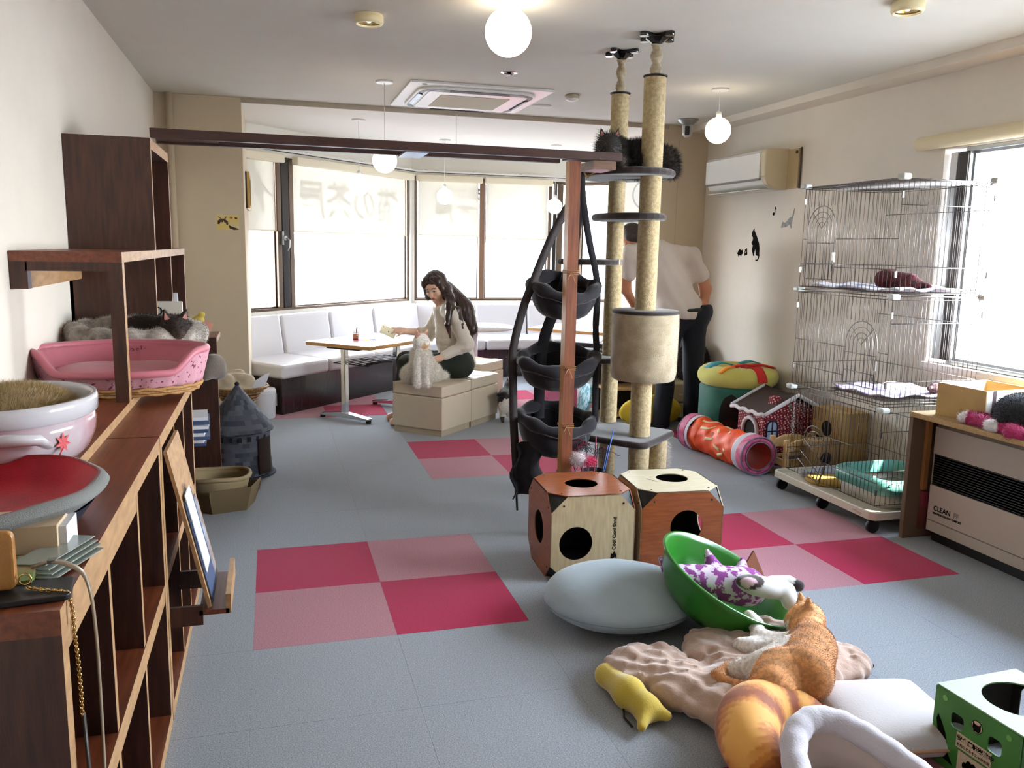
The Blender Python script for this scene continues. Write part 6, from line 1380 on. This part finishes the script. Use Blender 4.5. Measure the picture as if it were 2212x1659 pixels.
# ---- drink, pens, phone
t = thing('iced_drink', (.655, 6.93, .6225), 'small glass of orange iced drink with a black stirrer on the table', 'drink')
MB().lathe([(.024, 0), (.030, .07), (.0285, .07), (.023, .004)], 24).build('glass', glass('cup', (.97, .97, .97), .15), t); MB().lathe([(.0225, .004), (.0265, .05), (.002, .05)], 20).build('drink', mat('orange_tea', '#d97416', .1, coat=.5), t)
MB().tube([(.0, .0, .02), (.008, .004, .085), (.012, .008, .10)], .004, 6).build('stirrer', BLACKR, t); MB().cyl((0, 0, -.0), (0, 0, .003), .036, n=24).build('coaster', mat('coaster_pink', '#c42a66', .6), t)
t = thing('pen', (.76, 6.86, .6225), 'yellow and purple pen lying on the oak-edged table', 'pen')
MB().cyl((-.05, .0, .005), (.0, .0, .005), .005, n=8).build('barrel', mat('pen_yellow', '#d8cf3a', .4), t); MB().cyl((.0, .0, .005), (.05, -.006, .005), .0055, n=8).build('cap', mat('pen_purple', '#4a3a9a', .4), t); MB().cyl((-.09, .012, .004), (-.05, .004, .004), .0045, n=8).build('tip', MATS['coaster_pink'], t)
# ---- ottomans
def ottoman(loc, rz, w, d, h, label):
    t = thing('ottoman', loc, label, 'ottoman', rz=rz)
    m = mat('ottoman_vinyl', '#cdbfa8', .5, bump=.12, bs=25)
    MB().box(.012, w-.012, .012, d-.012, .0, .05).build('base', mat('ottoman_base', '#b5a68e', .6), t); MB().box(0, w, 0, d, .045, h-.09).build('body', m, t, bevel=.008)
    b = MB(); b.surf(lambda u, v: (u*w, v*d, h-.006+.006*math.sin(5*u*PI)*math.sin(4*v*PI)+.008*(1-(2*u-1)**8)*(1-(2*v-1)**8)), 20, 20)
    o = b.build('lid_cover', m, t); MB().box(0.002, w-.002, .002, d-.002, h-.088, h-.003).build('lid', m, t, bevel=.012, seg=3)
    return t
r45 = math.radians(46)
o1 = ottoman((1.182, 5.935, 0), r45, .42, .45, .38, 'square cream vinyl ottoman with a crumpled top under the white cat'); o1.rotation_euler = (0, 0, r45)
c45, s45 = math.cos(r45), math.sin(r45)
ottoman((1.182+.424*c45, 5.935+.424*s45, 0), r45, .42, .45, .385, 'square off-white vinyl ottoman the woman sits on')
ottoman((1.72, 6.93, 0), r45, .40, .40, .40, 'square white ottoman between the woman and the middle bench')
# ---- white cat
t = thing('white_cat', (1.06, 6.14, .383), 'long-haired white cat with cream face sitting upright on the ottoman', 'cat')
W1_, W2_, CR2 = '#f2ece0', '#faf5ec', '#e6c296'
q, P = cat_head_prims((-.01, -.06, .32), .060, (.45, -.85, -.12), (0, 0, 1), W2_, CR2, ear='#e0b49a')
q += [E3((.03, .05, .075), (.12, .12, .08), col=W1_), CP((.02, .03, .10), (-.01, -.03, .235), .095, .062, col=W1_), CP((-.01, -.04, .235), (-.01, -.045, .285), .055, .045, col=W2_), CP((-.035, -.09, .2), (-.045, -.125, .012), .028, .018, col=W2_), CP((.02, -.09, .2), (.022, -.128, .012), .028, .018, col=W2_),
      E3((-.08, .03, .06), (.06, .09, .06), col=W1_), E3((.10, .04, .06), (.06, .09, .06), col=W1_), CP((.10, .12, .04), (.20, .11, .03), .045, .03, col=W2_), E3((-.045, -.14, .012), (.02, .026, .012), col=W2_), E3((.022, -.145, .012), (.02, .026, .012), col=W2_)]
o = blob('body', q, CATM, t, h=.006, k=.03); fur(o, CATM, 26000, .026, .0009, lay=.5, down=(0, 0, -.8), where=lambda V: np.where(V[:, 2] > .265, .03, 1.0)); cat_face(o, P, .060, closed=True, nose='#d08a80', dark='#5a3a26')
# ---- walking calico-tabby cat
t = thing('tabby_white_cat', (1.80, 6.42, 0), 'dark tabby and white cat walking away beside the ottomans', 'cat')
D1, D2, D3 = '#1f1a17', '#3a2e26', '#ddd6ca'
q, P = cat_head_prims((.075, .17, .265), .040, (.85, .45, -.25), (0, 0, 1), D2, D3, ear=D1)
q += [CP((.0, -.03, .185), (.03, .10, .20), .068, .060, col=D1), CP((.03, .10, .20), (.07, .15, .24), .05, .04, col=D1), E3((-.01, -.065, .155), (.062, .045, .072), col=D3), E3((-.045, -.045, .17), (.03, .05, .07), col=D1), E3((.035, -.05, .175), (.045, .045, .075), col=D1),
      CP((-.035, -.06, .12), (-.04, -.045, .05), .032, .018, col=D3), CP((-.04, -.045, .05), (-.04, -.07, .012), .016, .014, col=D2), CP((.03, -.06, .12), (.028, -.08, .05), .034, .018, col=D3), CP((.028, -.08, .055), (.03, -.10, .012), .017, .015, col=D3),
      CP((.04, .13, .15), (.055, .12, .02), .026, .014, col=D3), CP((.0, .12, .15), (.01, .16, .02), .026, .014, col=D3), CP((-.01, -.09, .225), (-.045, -.12, .245), .022, .019, col=D1), CP((-.045, -.12, .245), (-.085, -.10, .238), .019, .017, col=D1)]
o = blob('body', q, CATM, t, h=.006, k=.02, soft=.006); fur(o, CATM, 9000, .008, .0006, lay=.6, down=(0, 0, -.3)); cat_face(o, P, .040)
# ---- woman
SKIN = mat('skin', '#dcb096', .5, spec=.3); HAIRM = mat('hair_dark', '#1c100c', .35, col2='#3a2016', vs=30, stretch=(3, 3, .6)); KNIT = mat('cream_hoodie', '#d3cabb', .9, bump=.2, bs=150, sheen=.2); PANT = mat('dark_green_trousers', '#23281f', .85, bump=.2)
def hand_prims(w, d, up, s=1.0, curl=.4, thumb=1, col=None):
    """palm from wrist w in direction d; five fingers"""
    w, d = Vector(w), Vector(d).normalized(); up = Vector(up); up = (up-d*up.dot(d)).normalized(); r = d.cross(up); q = []
    pc = w+d*.045*s; q += [CP(w, w+d*.03*s, .021*s, .024*s), CP(w+d*.03*s-r*.018*s, w+d*.08*s-r*.022*s, .014*s, .012*s), CP(w+d*.03*s+r*.014*s, w+d*.08*s+r*.020*s, .014*s, .012*s), CP(w+d*.03*s, w+d*.085*s, .016*s, .013*s)]
    for i, (off, L_) in enumerate(((-.027, .058), (-.009, .072), (.009, .070), (.026, .060))):
        a = w+d*.088*s+r*off*s; b_ = a+(d*math.cos(curl*.5)-up*math.sin(curl*.5))*L_*.5*s; c = b_+(d*math.cos(curl*1.6)-up*math.sin(curl*1.6))*L_*.5*s
        q += [CP(a, b_, .0088*s, .008*s, k=.004), CP(b_, c, .008*s, .0065*s, k=.004)]
    a = w+d*.03*s-r*.024*s*thumb; b_ = a+(d*.6-r*.8*thumb).normalized()*.038*s; c = b_+(d*.9-r*.3*thumb-up*curl*.4).normalized()*.028*s
    q += [CP(a, b_, .012*s, .0095*s, k=.006), CP(b_, c, .0095*s, .0075*s, k=.004)]
    return [CP(tuple(p[1]), tuple(p[2]), p[3], p[4], k=p[5], col=col) for p in q]
def head_prims(c, fwd, up, s=1.0):
    """adult head, ~.23 m tall: skull, face, jaw, nose, lips, ears"""
    f = Vector(fwd).normalized(); u = Vector(up); u = (u-f*u.dot(f)).normalized(); r = f.cross(u); c = Vector(c); P = lambda x, y, z: tuple(c+(r*x+f*y+u*z)*s)
    q = [E3(P(0, -.01, .035), (.076*s, .076*s, .078*s)), CP(P(0, .02, .02), P(0, .035, -.055), .064*s, .043*s), CP(P(-.03, .02, -.04), P(.03, .02, -.04), .035*s, .035*s), E3(P(0, .055, -.085), (.026*s,)*3), CP(P(0, .078, .012), P(0, .098, -.022), .009*s, .012*s, k=.008), CP(P(-.010, .094, -.028), P(.010, .094, -.028), .007*s, .007*s, k=.006),
         CP(P(-.017, .078, -.052), P(.017, .078, -.052), .008*s, .008*s, k=.006), CP(P(-.036, .068, .03), P(.036, .068, .03), .014*s, .014*s, k=.012), E3(P(-.04, .055, -.02), (.022*s,)*3), E3(P(.04, .055, -.02), (.022*s,)*3)]
    for s_ in (-1, 1): q += [CP(P(.076*s_, -.005, .015), P(.074*s_, .002, -.025), .014*s, .009*s, k=.006)]
    return q, P
def face_parts(par, P, s=1.0, brow='#1a100c', lips='#9a4a44', looking_down=True):
    for s_ in (-1, 1):
        MB().ball(P(.031*s_, .0735, .010), .0105*s, 12, sz=.7).build('eye', mat('eye_white', '#cfc8c0', .3), par)
        MB().ball(P(.031*s_, .0825, .007), .0052*s, 10).build('iris', mat('iris_dark', '#20120c', .2), par)
        b = MB(); b.tube([P(.018*s_, .086, .008), P(.031*s_, .0875, .0155), P(.046*s_, .080, .010)], .0022*s, 5); b.build('eyelash', mat('lash', '#0f0a08', .6), par)
        b = MB(); b.tube([P(.016*s_, .0865, .030), P(.032*s_, .086, .036), P(.050*s_, .074, .031)], .0026*s, 5); b.build('eyebrow', mat('brow'+brow, brow, .8), par)
    b = MB(); b.tube([P(-.021, .084, -.052), P(-.008, .0895, -.0495), P(0, .090, -.051), P(.008, .0895, -.0495), P(.021, .084, -.052)], [.001, .004, .0035, .004, .001], 6); b.tube([P(-.018, .084, -.055), P(0, .0895, -.0585), P(.018, .084, -.055)], [.001, .0045, .001], 6); b.build('lips', mat('lips'+lips, lips, .45), par)
t = thing('woman', (1.40, 6.44, .386), 'seated woman with long dark hair, cream hoodie and dark trousers holding a phone', 'person'); t.scale = (1.05, 1.05, 1.05)
# local coordinates: origin = seat under her hips; facing local -x (towards the table), slightly to the camera
hd = (-.165, -.02, .655); fw = (-.62, -.70, -.42); up = (-.25, -.1, 1)
hq, HP = head_prims(hd, fw, up, .93)
sk = '#b07c66'
body = hq + [CP((-.115, .0, .56), (-.135, -.01, .61), .045, .043), CP((0, -.09, .10), (0, .09, .10), .10, .10), CP((.0, .0, .1), (-.03, .0, .30), .115, .11), CP((-.03, .0, .3), (-.09, .0, .50), .115, .09), CP((-.09, -.13, .49), (-.09, .13, .49), .05, .05)]
body += [CP((0, -.09, .085), (-.38, -.02, .09), .085, .06), CP((0, .09, .085), (-.36, .16, .09), .085, .06), CP((-.38, -.02, .085), (-.40, .0, -.24), .055, .038), CP((-.36, .16, .085), (-.40, .18, -.24), .055, .038), CP((-.40, .0, -.33), (-.48, .0, -.345), .038, .032), CP((-.40, .18, -.33), (-.48, .18, -.345), .038, .032), CP((-.40, .0, -.24), (-.40, .0, -.33), .038, .036), CP((-.40, .18, -.24), (-.40, .18, -.33), .038, .036)]
# near arm (camera side): shoulder - elbow - wrist resting in the lap
SH1, EL1, WR1 = (-.07, -.16, .48), (.03, -.20, .26), (-.17, -.19, .155)
SH2, EL2, WR2 = (-.10, .15, .48), (-.17, .20, .30), (-.40, .03, .335)
body += [CP(SH1, EL1, .043, .036), CP(EL1, WR1, .034, .023), CP(SH2, EL2, .043, .036), CP(EL2, WR2, .034, .022)]
body += hand_prims(WR1, (-.8, .2, -.2), (0, 0, 1), .9, .5, -1) + hand_prims(WR2, (-.95, -.25, .10), (.1, -.6, .8), .9, .75, 1)
o = blob('body', body, SKIN, t, h=.0065, k=.02); face_parts(o, HP, .93)
# clothes
blob('hoodie', [CP((.0, .0, .11), (-.03, .0, .30), .135, .128), CP((-.03, .0, .3), (-.09, .0, .48), .128, .098), CP((0, -.07, .10), (0, .07, .10), .118, .118), CP((-.09, -.13, .495), (-.09, .13, .495), .058, .058), CP(SH1, EL1, .056, .050), CP(EL1, (-.13, -.19, .175), .050, .036), CP(SH2, EL2, .055, .048), CP(EL2, (-.27, .13, .315), .046, .034), CP((-.05, -.06, .535), (-.05, .06, .535), .045, .045), CP((.0, -.08, .46), (.0, .08, .46), .04, .04)], KNIT, t, h=.009, k=.03,
    disp=lambda P_: wob3(P_, 26, 3)*.008+wob3(P_*np.array([1, 1, 2.0]), 50, 8)*.005, clip=lambda G: .075-G[..., 2])
MB().tube([(.135*math.cos(a)*.95-.005, .165*math.sin(a)*1.02, .085) for a in [2*PI*k/40 for k in range(40)]], .016, 8, closed=True).build('waistband', KNIT, t)
MB().tube([(-.185, -.04, .50), (-.19, -.05, .40), (-.185, -.06, .34)], .0028, 6).build('drawstring', MATS['paper'], t)
blob('trousers', [CP((0, -.09, .10), (0, .09, .10), .112, .112), CP((0, -.09, .09), (-.38, -.02, .095), .098, .072), CP((0, .09, .09), (-.36, .16, .095), .098, .072), CP((-.38, -.02, .09), (-.40, .0, -.24), .068, .055), CP((-.36, .16, .09), (-.40, .18, -.24), .068, .055), CP((-.40, .0, -.24), (-.40, .0, -.30), .055, .055), CP((-.40, .18, -.24), (-.40, .18, -.30), .055, .055)], PANT, t, h=.011, k=.03, disp=lambda P_: wob3(P_, 28, 5)*.004, clip=lambda G: -.001-G[..., 2]+np.where(G[..., 0] < -.2, -1.0, 0))
hc = Vector(hd); f_ = Vector(fw).normalized(); u_ = Vector(up); u_ = (u_-f_*u_.dot(f_)).normalized(); r_ = f_.cross(u_)
HQ = lambda x, y, z: tuple(hc+r_*x+f_*y+u_*z)
hair = [E3(HQ(0, -.022, .045), (.088, .088, .082)), CP(HQ(-.06, .03, .075), HQ(-.078, .028, -.05), .026, .018), CP(HQ(.06, .03, .075), HQ(.080, .020, -.06), .026, .026), CP(HQ(-.03, .055, .098), HQ(-.065, .052, .055), .016, .014), CP(HQ(.03, .055, .098), HQ(.068, .048, .05), .018, .018),
        CP((-.09, .0, .63), (.03, -.02, .50), .078, .09), CP((.03, -.05, .50), (.09, -.06, .36), .085, .055), CP((.0, .04, .52), (.065, .03, .36), .06, .035), CP((.07, -.05, .37), (.075, -.06, .27), .035, .012), CP((.065, .02, .37), (.08, .03, .29), .03, .01), CP((.02, -.09, .42), (.035, -.11, .30), .028, .009),
        CP(HQ(-.075, -.02, -.02), (-.085, -.14, .585), .034, .034), CP((-.085, -.14, .585), (-.10, -.195, .53), .034, .030), CP((-.10, -.195, .53), (-.12, -.225, .41), .030, .020), CP((-.12, -.215, .40), (-.10, -.225, .31), .018, .007), CP(HQ(.080, -.02, -.02), (-.13, .07, .52), .022, .02), CP((-.04, -.17, .50), (-.01, -.225, .38), .034, .014)]
def hdisp(P_): return np.sin(P_[..., 0]*260+P_[..., 1]*200+np.sin(P_[..., 2]*30)*2)*.0022+wob3(P_, 40, 2)*.003
blob('hair', hair, HAIRM, t, h=.0065, k=.02, disp=hdisp, clip=None)
b = MB()
for k in range(240):
    a = rnd.uniform(-.09, .07); x0 = rnd.uniform(.0, .07); p = [Vector((x0-.02, a, .46)), Vector((x0+.015, a*.95, .38)), Vector((x0+.03+rnd.uniform(-.01, .015), a*.9+rnd.uniform(-.01, .01), .30)), Vector((x0+.03+rnd.uniform(-.01, .02), a*.85+rnd.uniform(-.02, .02), rnd.uniform(.23, .28)))]
    b.tube(p, [.0016, .0015, .0012, .0005], 3, caps=False)
b.build('hair_strands', mat('hair_brown', '#4a2818', .35), t, kind='stuff')
t2 = thing('smartphone', (1.40-.545, 6.44-.02, .386+.352), 'gold-white smartphone held up in the woman\'s hand', 'phone')
Mx = frame_M((0, 0, 0), (.80, .30, -.40), (.35, .2, .9)); b = MB(); b.T = Mx; b.prism(rr(.068, .034, .008), -.0035, .0035, 'z'); b.build('case', mat('phone_gold', '#cbbf9c', .35, metal=.3), t2, bevel=.001)
b = MB(); b.T = Mx; b.prism(circ(.0, .0, .006, 14), .0035, .0038, 'z'); b.prism(circ(-.055, .018, .004, 10), .0035, .0042, 'z'); b.prism(circ(.0, .0, .006, 14), -.0038, -.0035, 'z'); b.prism(circ(-.055, .018, .004, 10), -.0042, -.0035, 'z'); b.build('logo_and_lens', mat('phone_grey', '#57503f', .3), t2)
# ---- man
t = thing('man', (3.05, 5.84, 0), 'man in white T-shirt and dark jeans leaning forward, seen from behind', 'person')
hq, HP = head_prims((-.37, .16, 1.475), (-.45, .75, -.55), (-.45, .35, .8), 1.0)
HIP = (-.02, .0, .92)
body = hq + [CP((-.30, .13, 1.38), (-.345, .15, 1.44), .055, .055), CP((-.11, .0, .92), (.08, .0, .92), .12, .12), CP((-.04, .0, .95), (-.11, .05, 1.17), .125, .125), CP((-.11, .05, 1.17), (-.20, .09, 1.33), .125, .11), CP((-.40, .105, 1.36), (.06, .065, 1.35), .055, .055),
    CP((-.10, .0, .88), (-.12, .0, .47), .088, .058), CP((-.12, .0, .47), (-.13, .03, .10), .055, .042), CP((-.13, .02, .05), (-.14, .16, .035), .042, .036), CP((.09, .0, .88), (.12, .02, .47), .088, .058), CP((.12, .02, .47), (.17, .10, .10), .055, .042), CP((.17, .09, .05), (.20, .22, .035), .042, .036),
    CP((.09, .05, 1.35), (.17, -.01, 1.11), .052, .044), CP((.17, -.01, 1.11), (.165, .0, .88), .044, .028), CP((-.42, .12, 1.34), (-.40, .22, 1.10), .05, .042), CP((-.40, .22, 1.10), (-.26, .34, .95), .04, .028)]
body += hand_prims((.165, .0, .88), (-.05, .15, -1), (1, 0, 0), 1.0, .5, 1) + hand_prims((-.26, .34, .95), (.8, .3, -.2), (0, 0, 1), 1.0, .5, 1)
o = blob('body', body, mat('skin_tan', '#b87c5c', .5, spec=.3), t, h=.010, k=.03); face_parts(o, HP, 1.0)
blob('tshirt', [CP((-.05, .0, .97), (-.12, .05, 1.17), .158, .156), CP((-.12, .05, 1.17), (-.20, .09, 1.33), .156, .142), CP((-.40, .10, 1.365), (.06, .06, 1.355), .078, .078), CP((.06, .055, 1.345), (.125, .01, 1.21), .072, .068), CP((-.41, .12, 1.34), (-.405, .17, 1.22), .07, .068), CP((-.27, .12, 1.37), (-.31, .135, 1.40), .07, .066), CP((-.10, .0, .955), (.0, .0, .955), .145, .145)], mat('tshirt_white', '#d2c6bc', .9, bump=.1, bs=80), t, h=.011, k=.04,
    disp=lambda P_: wob3(P_*np.array([1, 1, .45]), 26, 4)*.010+np.sin(P_[..., 0]*70+P_[..., 2]*38+wob3(P_, 8, 3)*2)*.003, clip=lambda G: .885+.25*(G[..., 0]+.15)*-.15-G[..., 2])
blob('jeans', [CP((-.10, .0, .93), (.09, .0, .93), .142, .142), CP((-.10, .0, .88), (-.12, .0, .47), .105, .074), CP((-.12, .0, .47), (-.13, .03, .06), .074, .068), CP((.09, .0, .88), (.12, .02, .47), .105, .074), CP((.12, .02, .47), (.17, .10, .06), .074, .068)], mat('jeans_dark', '#10131f', .85, bump=.3, bs=200), t, h=.011, k=.03,
    disp=lambda P_: wob3(P_, 24, 6)*.006, clip=lambda G: np.maximum(.02-G[..., 2], G[..., 2]-.99))
MB().tube([(-.01+.155*math.cos(a), .150*math.sin(a), .955) for a in [2*PI*k/36 for k in range(36)]], .016, 8, closed=True).build('belt', mat('belt_black', '#0c0b0d', .5), t)
f_ = Vector((-.45, .75, -.55)).normalized(); u_ = Vector((-.45, .35, .8)); u_ = (u_-f_*u_.dot(f_)).normalized(); r_ = f_.cross(u_); hc = Vector((-.37, .16, 1.475)); HQ = lambda x, y, z: tuple(hc+r_*x+f_*y+u_*z)
o = blob('hair', [E3(HQ(0, -.018, .05), (.085, .085, .075)), CP(HQ(-.06, -.03, .03), HQ(.06, -.03, .03), .05, .05), CP(HQ(-.04, -.06, -.02), HQ(.04, -.06, -.02), .035, .035), CP(HQ(-.04, .06, .09), HQ(.04, .06, .09), .024, .024)], mat('hair_short', '#241a15', .7, col2='#3b2d24', vs=60), t, h=.008, k=.02)
MB().obox((-.14, .12, .02), (.09, .24, .04)).build('shoe', mat('shoe_dark', '#15151a', .6), t, bevel=.015, seg=3); MB().obox((.18, .18, .02), (.09, .24, .04), (0, 0, -.15)).build('shoe', MATS['shoe_dark'], t, bevel=.015, seg=3)
# ---- little things between the post and the tower, far back
t = thing('pink_storage_box', (2.30, 6.9, 0), 'pink plastic storage box seen behind the hammock', 'box'); MB().box(0, .30, 0, .25, .0, .24).build('body', mat('box_pink', '#cf6f92', .4), t, bevel=.01); MB().box(-.006, .306, -.006, .256, .24, .255).build('lid', mat('box_pink_dark', '#a83a62', .4), t, bevel=.004)
t = thing('blue_round_toy', (2.52, 6.62, 0), 'pale blue patterned round toy leaning behind the hammock', 'toy'); b = MB(); b.T = Matrix.Rotation(.25, 4, 'Y'); b.cyl((0, 0, .13), (.03, 0, .13), .13, n=32); o = b.build('disc', mat('toy_iceblue', '#a9cdd2', .5, col2='#4f93a6', vs=30, thr=(.5, .56)), t); t.location.z = .006
t = thing('small_wood_shelf', (2.62, 6.32, 0), 'small pine-framed black shelf behind the cat tower', 'shelf')
for x in (0, .38): MB().box(x, x+.022, 0, .022, 0, .47).build('post', PINE, t); MB().box(x, x+.022, .24, .262, 0, .47).build('post', PINE, t)
for z in (.02, .24, .45): MB().box(.022, .38, .0, .262, z, z+.02).build('shelf', PINE, t)
MB().box(.022, .38, .245, .25, .04, .45).build('back', BLACKR, t)
# ================= LEFT FLOOR ITEMS =================
t = thing('castle_tent', (-.215, 5.23, 0), 'grey castle-shaped fabric pet tent with pointed roof and brown door', 'pet tent')
def brick_tex(name, c1, c2, mort, sc=(1, 1, 1)):
    m = bpy.data.materials.new(name); m.use_nodes = True; MATS[name] = m; nt = m.node_tree; N = nt.nodes; L = nt.links; bs = N['Principled BSDF']; bs.inputs['Roughness'].default_value = .85
    uv = N.new('ShaderNodeAttribute'); uv.attribute_name = 'wrap'; b = N.new('ShaderNodeTexBrick'); b.inputs['Color1'].default_value = lin(c1); b.inputs['Color2'].default_value = lin(c2); b.inputs['Mortar'].default_value = lin(mort); b.inputs['Scale'].default_value = 1; b.inputs['Mortar Size'].default_value = .0; b.inputs['Brick Width'].default_value = .045; b.inputs['Row Height'].default_value = .03; b.inputs['Bias'].default_value = -.1
    L.new(uv.outputs['Vector'], b.inputs['Vector']); L.new(b.outputs['Color'], bs.inputs['Base Color']); return m
CST = brick_tex('castle_print', '#3d424e', '#6a6f7a', '#4a4f5a')
def wrapped(o, cz=1):
    me = o.data; a = me.attributes.new('wrap', 'FLOAT_VECTOR', 'POINT'); v = []
    for p in me.vertices: ang = math.atan2(p.co.y, p.co.x); v += [ang*.19, p.co.z*1.1, 0]
    a.data.foreach_set('vector', v)
wf = lambda a, s_: (.006*math.sin(3*a+4*s_), 0)
b = MB(); b.lathe([(.185, .0), (.19, .02), (.180, .12), (.182, .22), (.19, .285)], 60, wob=wf, cap0=False, cap1=False); o = b.build('wall', CST, t); wrapped(o)
b = MB(); b.lathe([(.205, .275), (.20, .29)]+[(.20*(1-k/12)+.004, .29+.262*(k/12)) for k in range(1, 13)], 60, wob=lambda a, s_: (.004*math.sin(6*a)*(1-s_), 0), cap0=False); o = b.build('roof', CST, t); wrapped(o)
MB().ball((0, 0, .552), .014, 10).build('finial', mat('navy_tip', '#1d2742', .7), t)
MB().tube([(.205*math.cos(a), .205*math.sin(a), .278) for a in [2*PI*k/50 for k in range(50)]], .003, 5, closed=True).build('piping', BLACKR, t)
MB().lathe([(.20, 0), (.215, .004), (.2, .01)], 50).build('base_skirt', mat('castle_base', '#2a2f42', .85), t)
MB().surf(lambda u, v: (lambda a: (.193*math.cos(a), .193*math.sin(a), .02+.22*v))(math.radians(-52)+.62*u*(1-.0*v)), 10, 8).build('door', mat('castle_door', '#2a1d18', .9, bump=.3), t, solid=.003)
for k in range(9):
    a = math.radians(-165+k*16); b = MB(); b.obox((0, 0, 0), (.004, .016, .03)); o = b.build('window_print', mat('castle_dark', '#23262f', .9), t); o.location = (.190*math.cos(a), .190*math.sin(a), .245); o.rotation_euler = (0, 0, a)
t = thing('cardboard_pet_bed', (-.285, 4.57, 0), 'hexagonal cardboard tray with tan fabric pet bed inside, by the bookshelf end', 'pet bed')
KB = mat('kraft_olive', '#6c5a3c', .8, bump=.15); hx6 = [(.175*math.cos(PI/3*k+.3), .155*math.sin(PI/3*k+.3)) for k in range(6)]; HX = [(.215*math.cos(PI/3*k+.3), .19*math.sin(PI/3*k+.3)) for k in range(6)]
for k in range(6):
    j = (k+1) % 6; h_ = .11+(.02 if k in (4, 5) else 0); MB().add([(*hx6[k], 0), (*hx6[j], 0), (*[c for c in HX[j]], h_), (*[c for c in HX[k]], h_)], [(0, 1, 2, 3)]).build('side', KB, t, solid=.004)
MB().prism(hx6, 0, .005, 'z').build('bottom', KB, t)
LN = mat('linen_tan', '#998765', .9, bump=.2, var=.05, vs=8)
MB().surf(lambda u, v: (lambda a, w: ((.135+.035*w)*math.cos(a)-.02, (.115+.03*w)*math.sin(a), .02+w*.15+.006*math.sin(3*a)))(2*PI*u, v), 48, 6, closeu=True).build('bed_wall', LN, t, solid=.012)
MB().tube([((.168)*math.cos(a)-.02, .143*math.sin(a), .172+.006*math.sin(3*a)) for a in [2*PI*k/48 for k in range(48)]], .012, 8, closed=True).build('bed_rim', LN, t); blob('bed_cushion', [E3((-.02, 0, .05), (.13, .11, .03))], LN, t, h=.012)
t = thing('wicker_basket', (-.24, 6.12, 0), 'hourglass wicker basket filled with cream blankets behind the castle tent', 'basket')
WK = mat('wicker_gold', '#a37b45', .6, col2='#6e4c26', vs=90, thr=(.42, .58)); prof = [(.15, 0), (.12, .08), (.065, .20), (.062, .23), (.10, .28), (.17, .37), (.20, .395)]
b = MB(); b.lathe(prof, 48, cap1=False, wob=lambda a, s_: (.004*math.sin(24*a), 0)); b.build('body', mat('wicker_core', '#5e4122', .8), t)
b = MB()
for k in range(22):
    s_ = k/21*(len(prof)-1); i = min(int(s_), len(prof)-2); w_ = s_-i; r0 = prof[i][0]+(prof[i+1][0]-prof[i][0])*w_; z0 = prof[i][1]+(prof[i+1][1]-prof[i][1])*w_
    b.tube([((r0+.004*math.sin(12*a+k*PI))*math.cos(a), (r0+.004*math.sin(12*a+k*PI))*math.sin(a), z0) for a in [2*PI*j/48 for j in range(48)]], .007, 5, closed=True)
b.build('weave', WK, t); MB().tube([(.068*math.cos(a), .068*math.sin(a), .215) for a in [2*PI*j/24 for j in range(24)]], .009, 6, closed=True).build('band', BLACKR, t)
t = thing('cream_blankets', (-.26, 6.10, .37), 'cream blankets heaped in the wicker basket', 'blanket')
blob('heap', [CP((-.15, -.05, .03), (-.05, -.08, .08), .045, .05), CP((-.05, .0, .06), (.08, -.02, .07), .06, .05), CP((.08, -.05, .05), (.17, -.06, .03), .04, .03), CP((-.12, .05, .06), (.02, .08, .09), .05, .05), E3((0, 0, .02), (.17, .15, .03))], mat('blanket_cream', '#b5a58a', .95, col2='#cfc3ac', vs=10, sheen=.4, bump=.3), t, h=.01, k=.02, disp=lambda P_: wob3(P_, 30, 3)*.008)
MB().prism([(.10,.02),(.2,.04),(.235,.13),(.20,.12),(.14,.08)], -.10, -.095, 'y').build('white_corner', MATS['paper'], t)
t = thing('white_bin', (-.075, 6.90, 0), 'small round white bin beside the bench end', 'bin'); MB().lathe([(.072, 0), (.08, .01), (.086, .21), (.088, .215), (.088, .23), (.08, .245), (.002, .25)], 32).build('body', SEATM, t); MB().lathe([(.089, .205), (.091, .21), (.089, .215)], 32, cap0=False, cap1=False).build('rim', SEATM, t); MB().box(.085, .095, -.01, .01, .10, .2).build('latch', ALU, t)
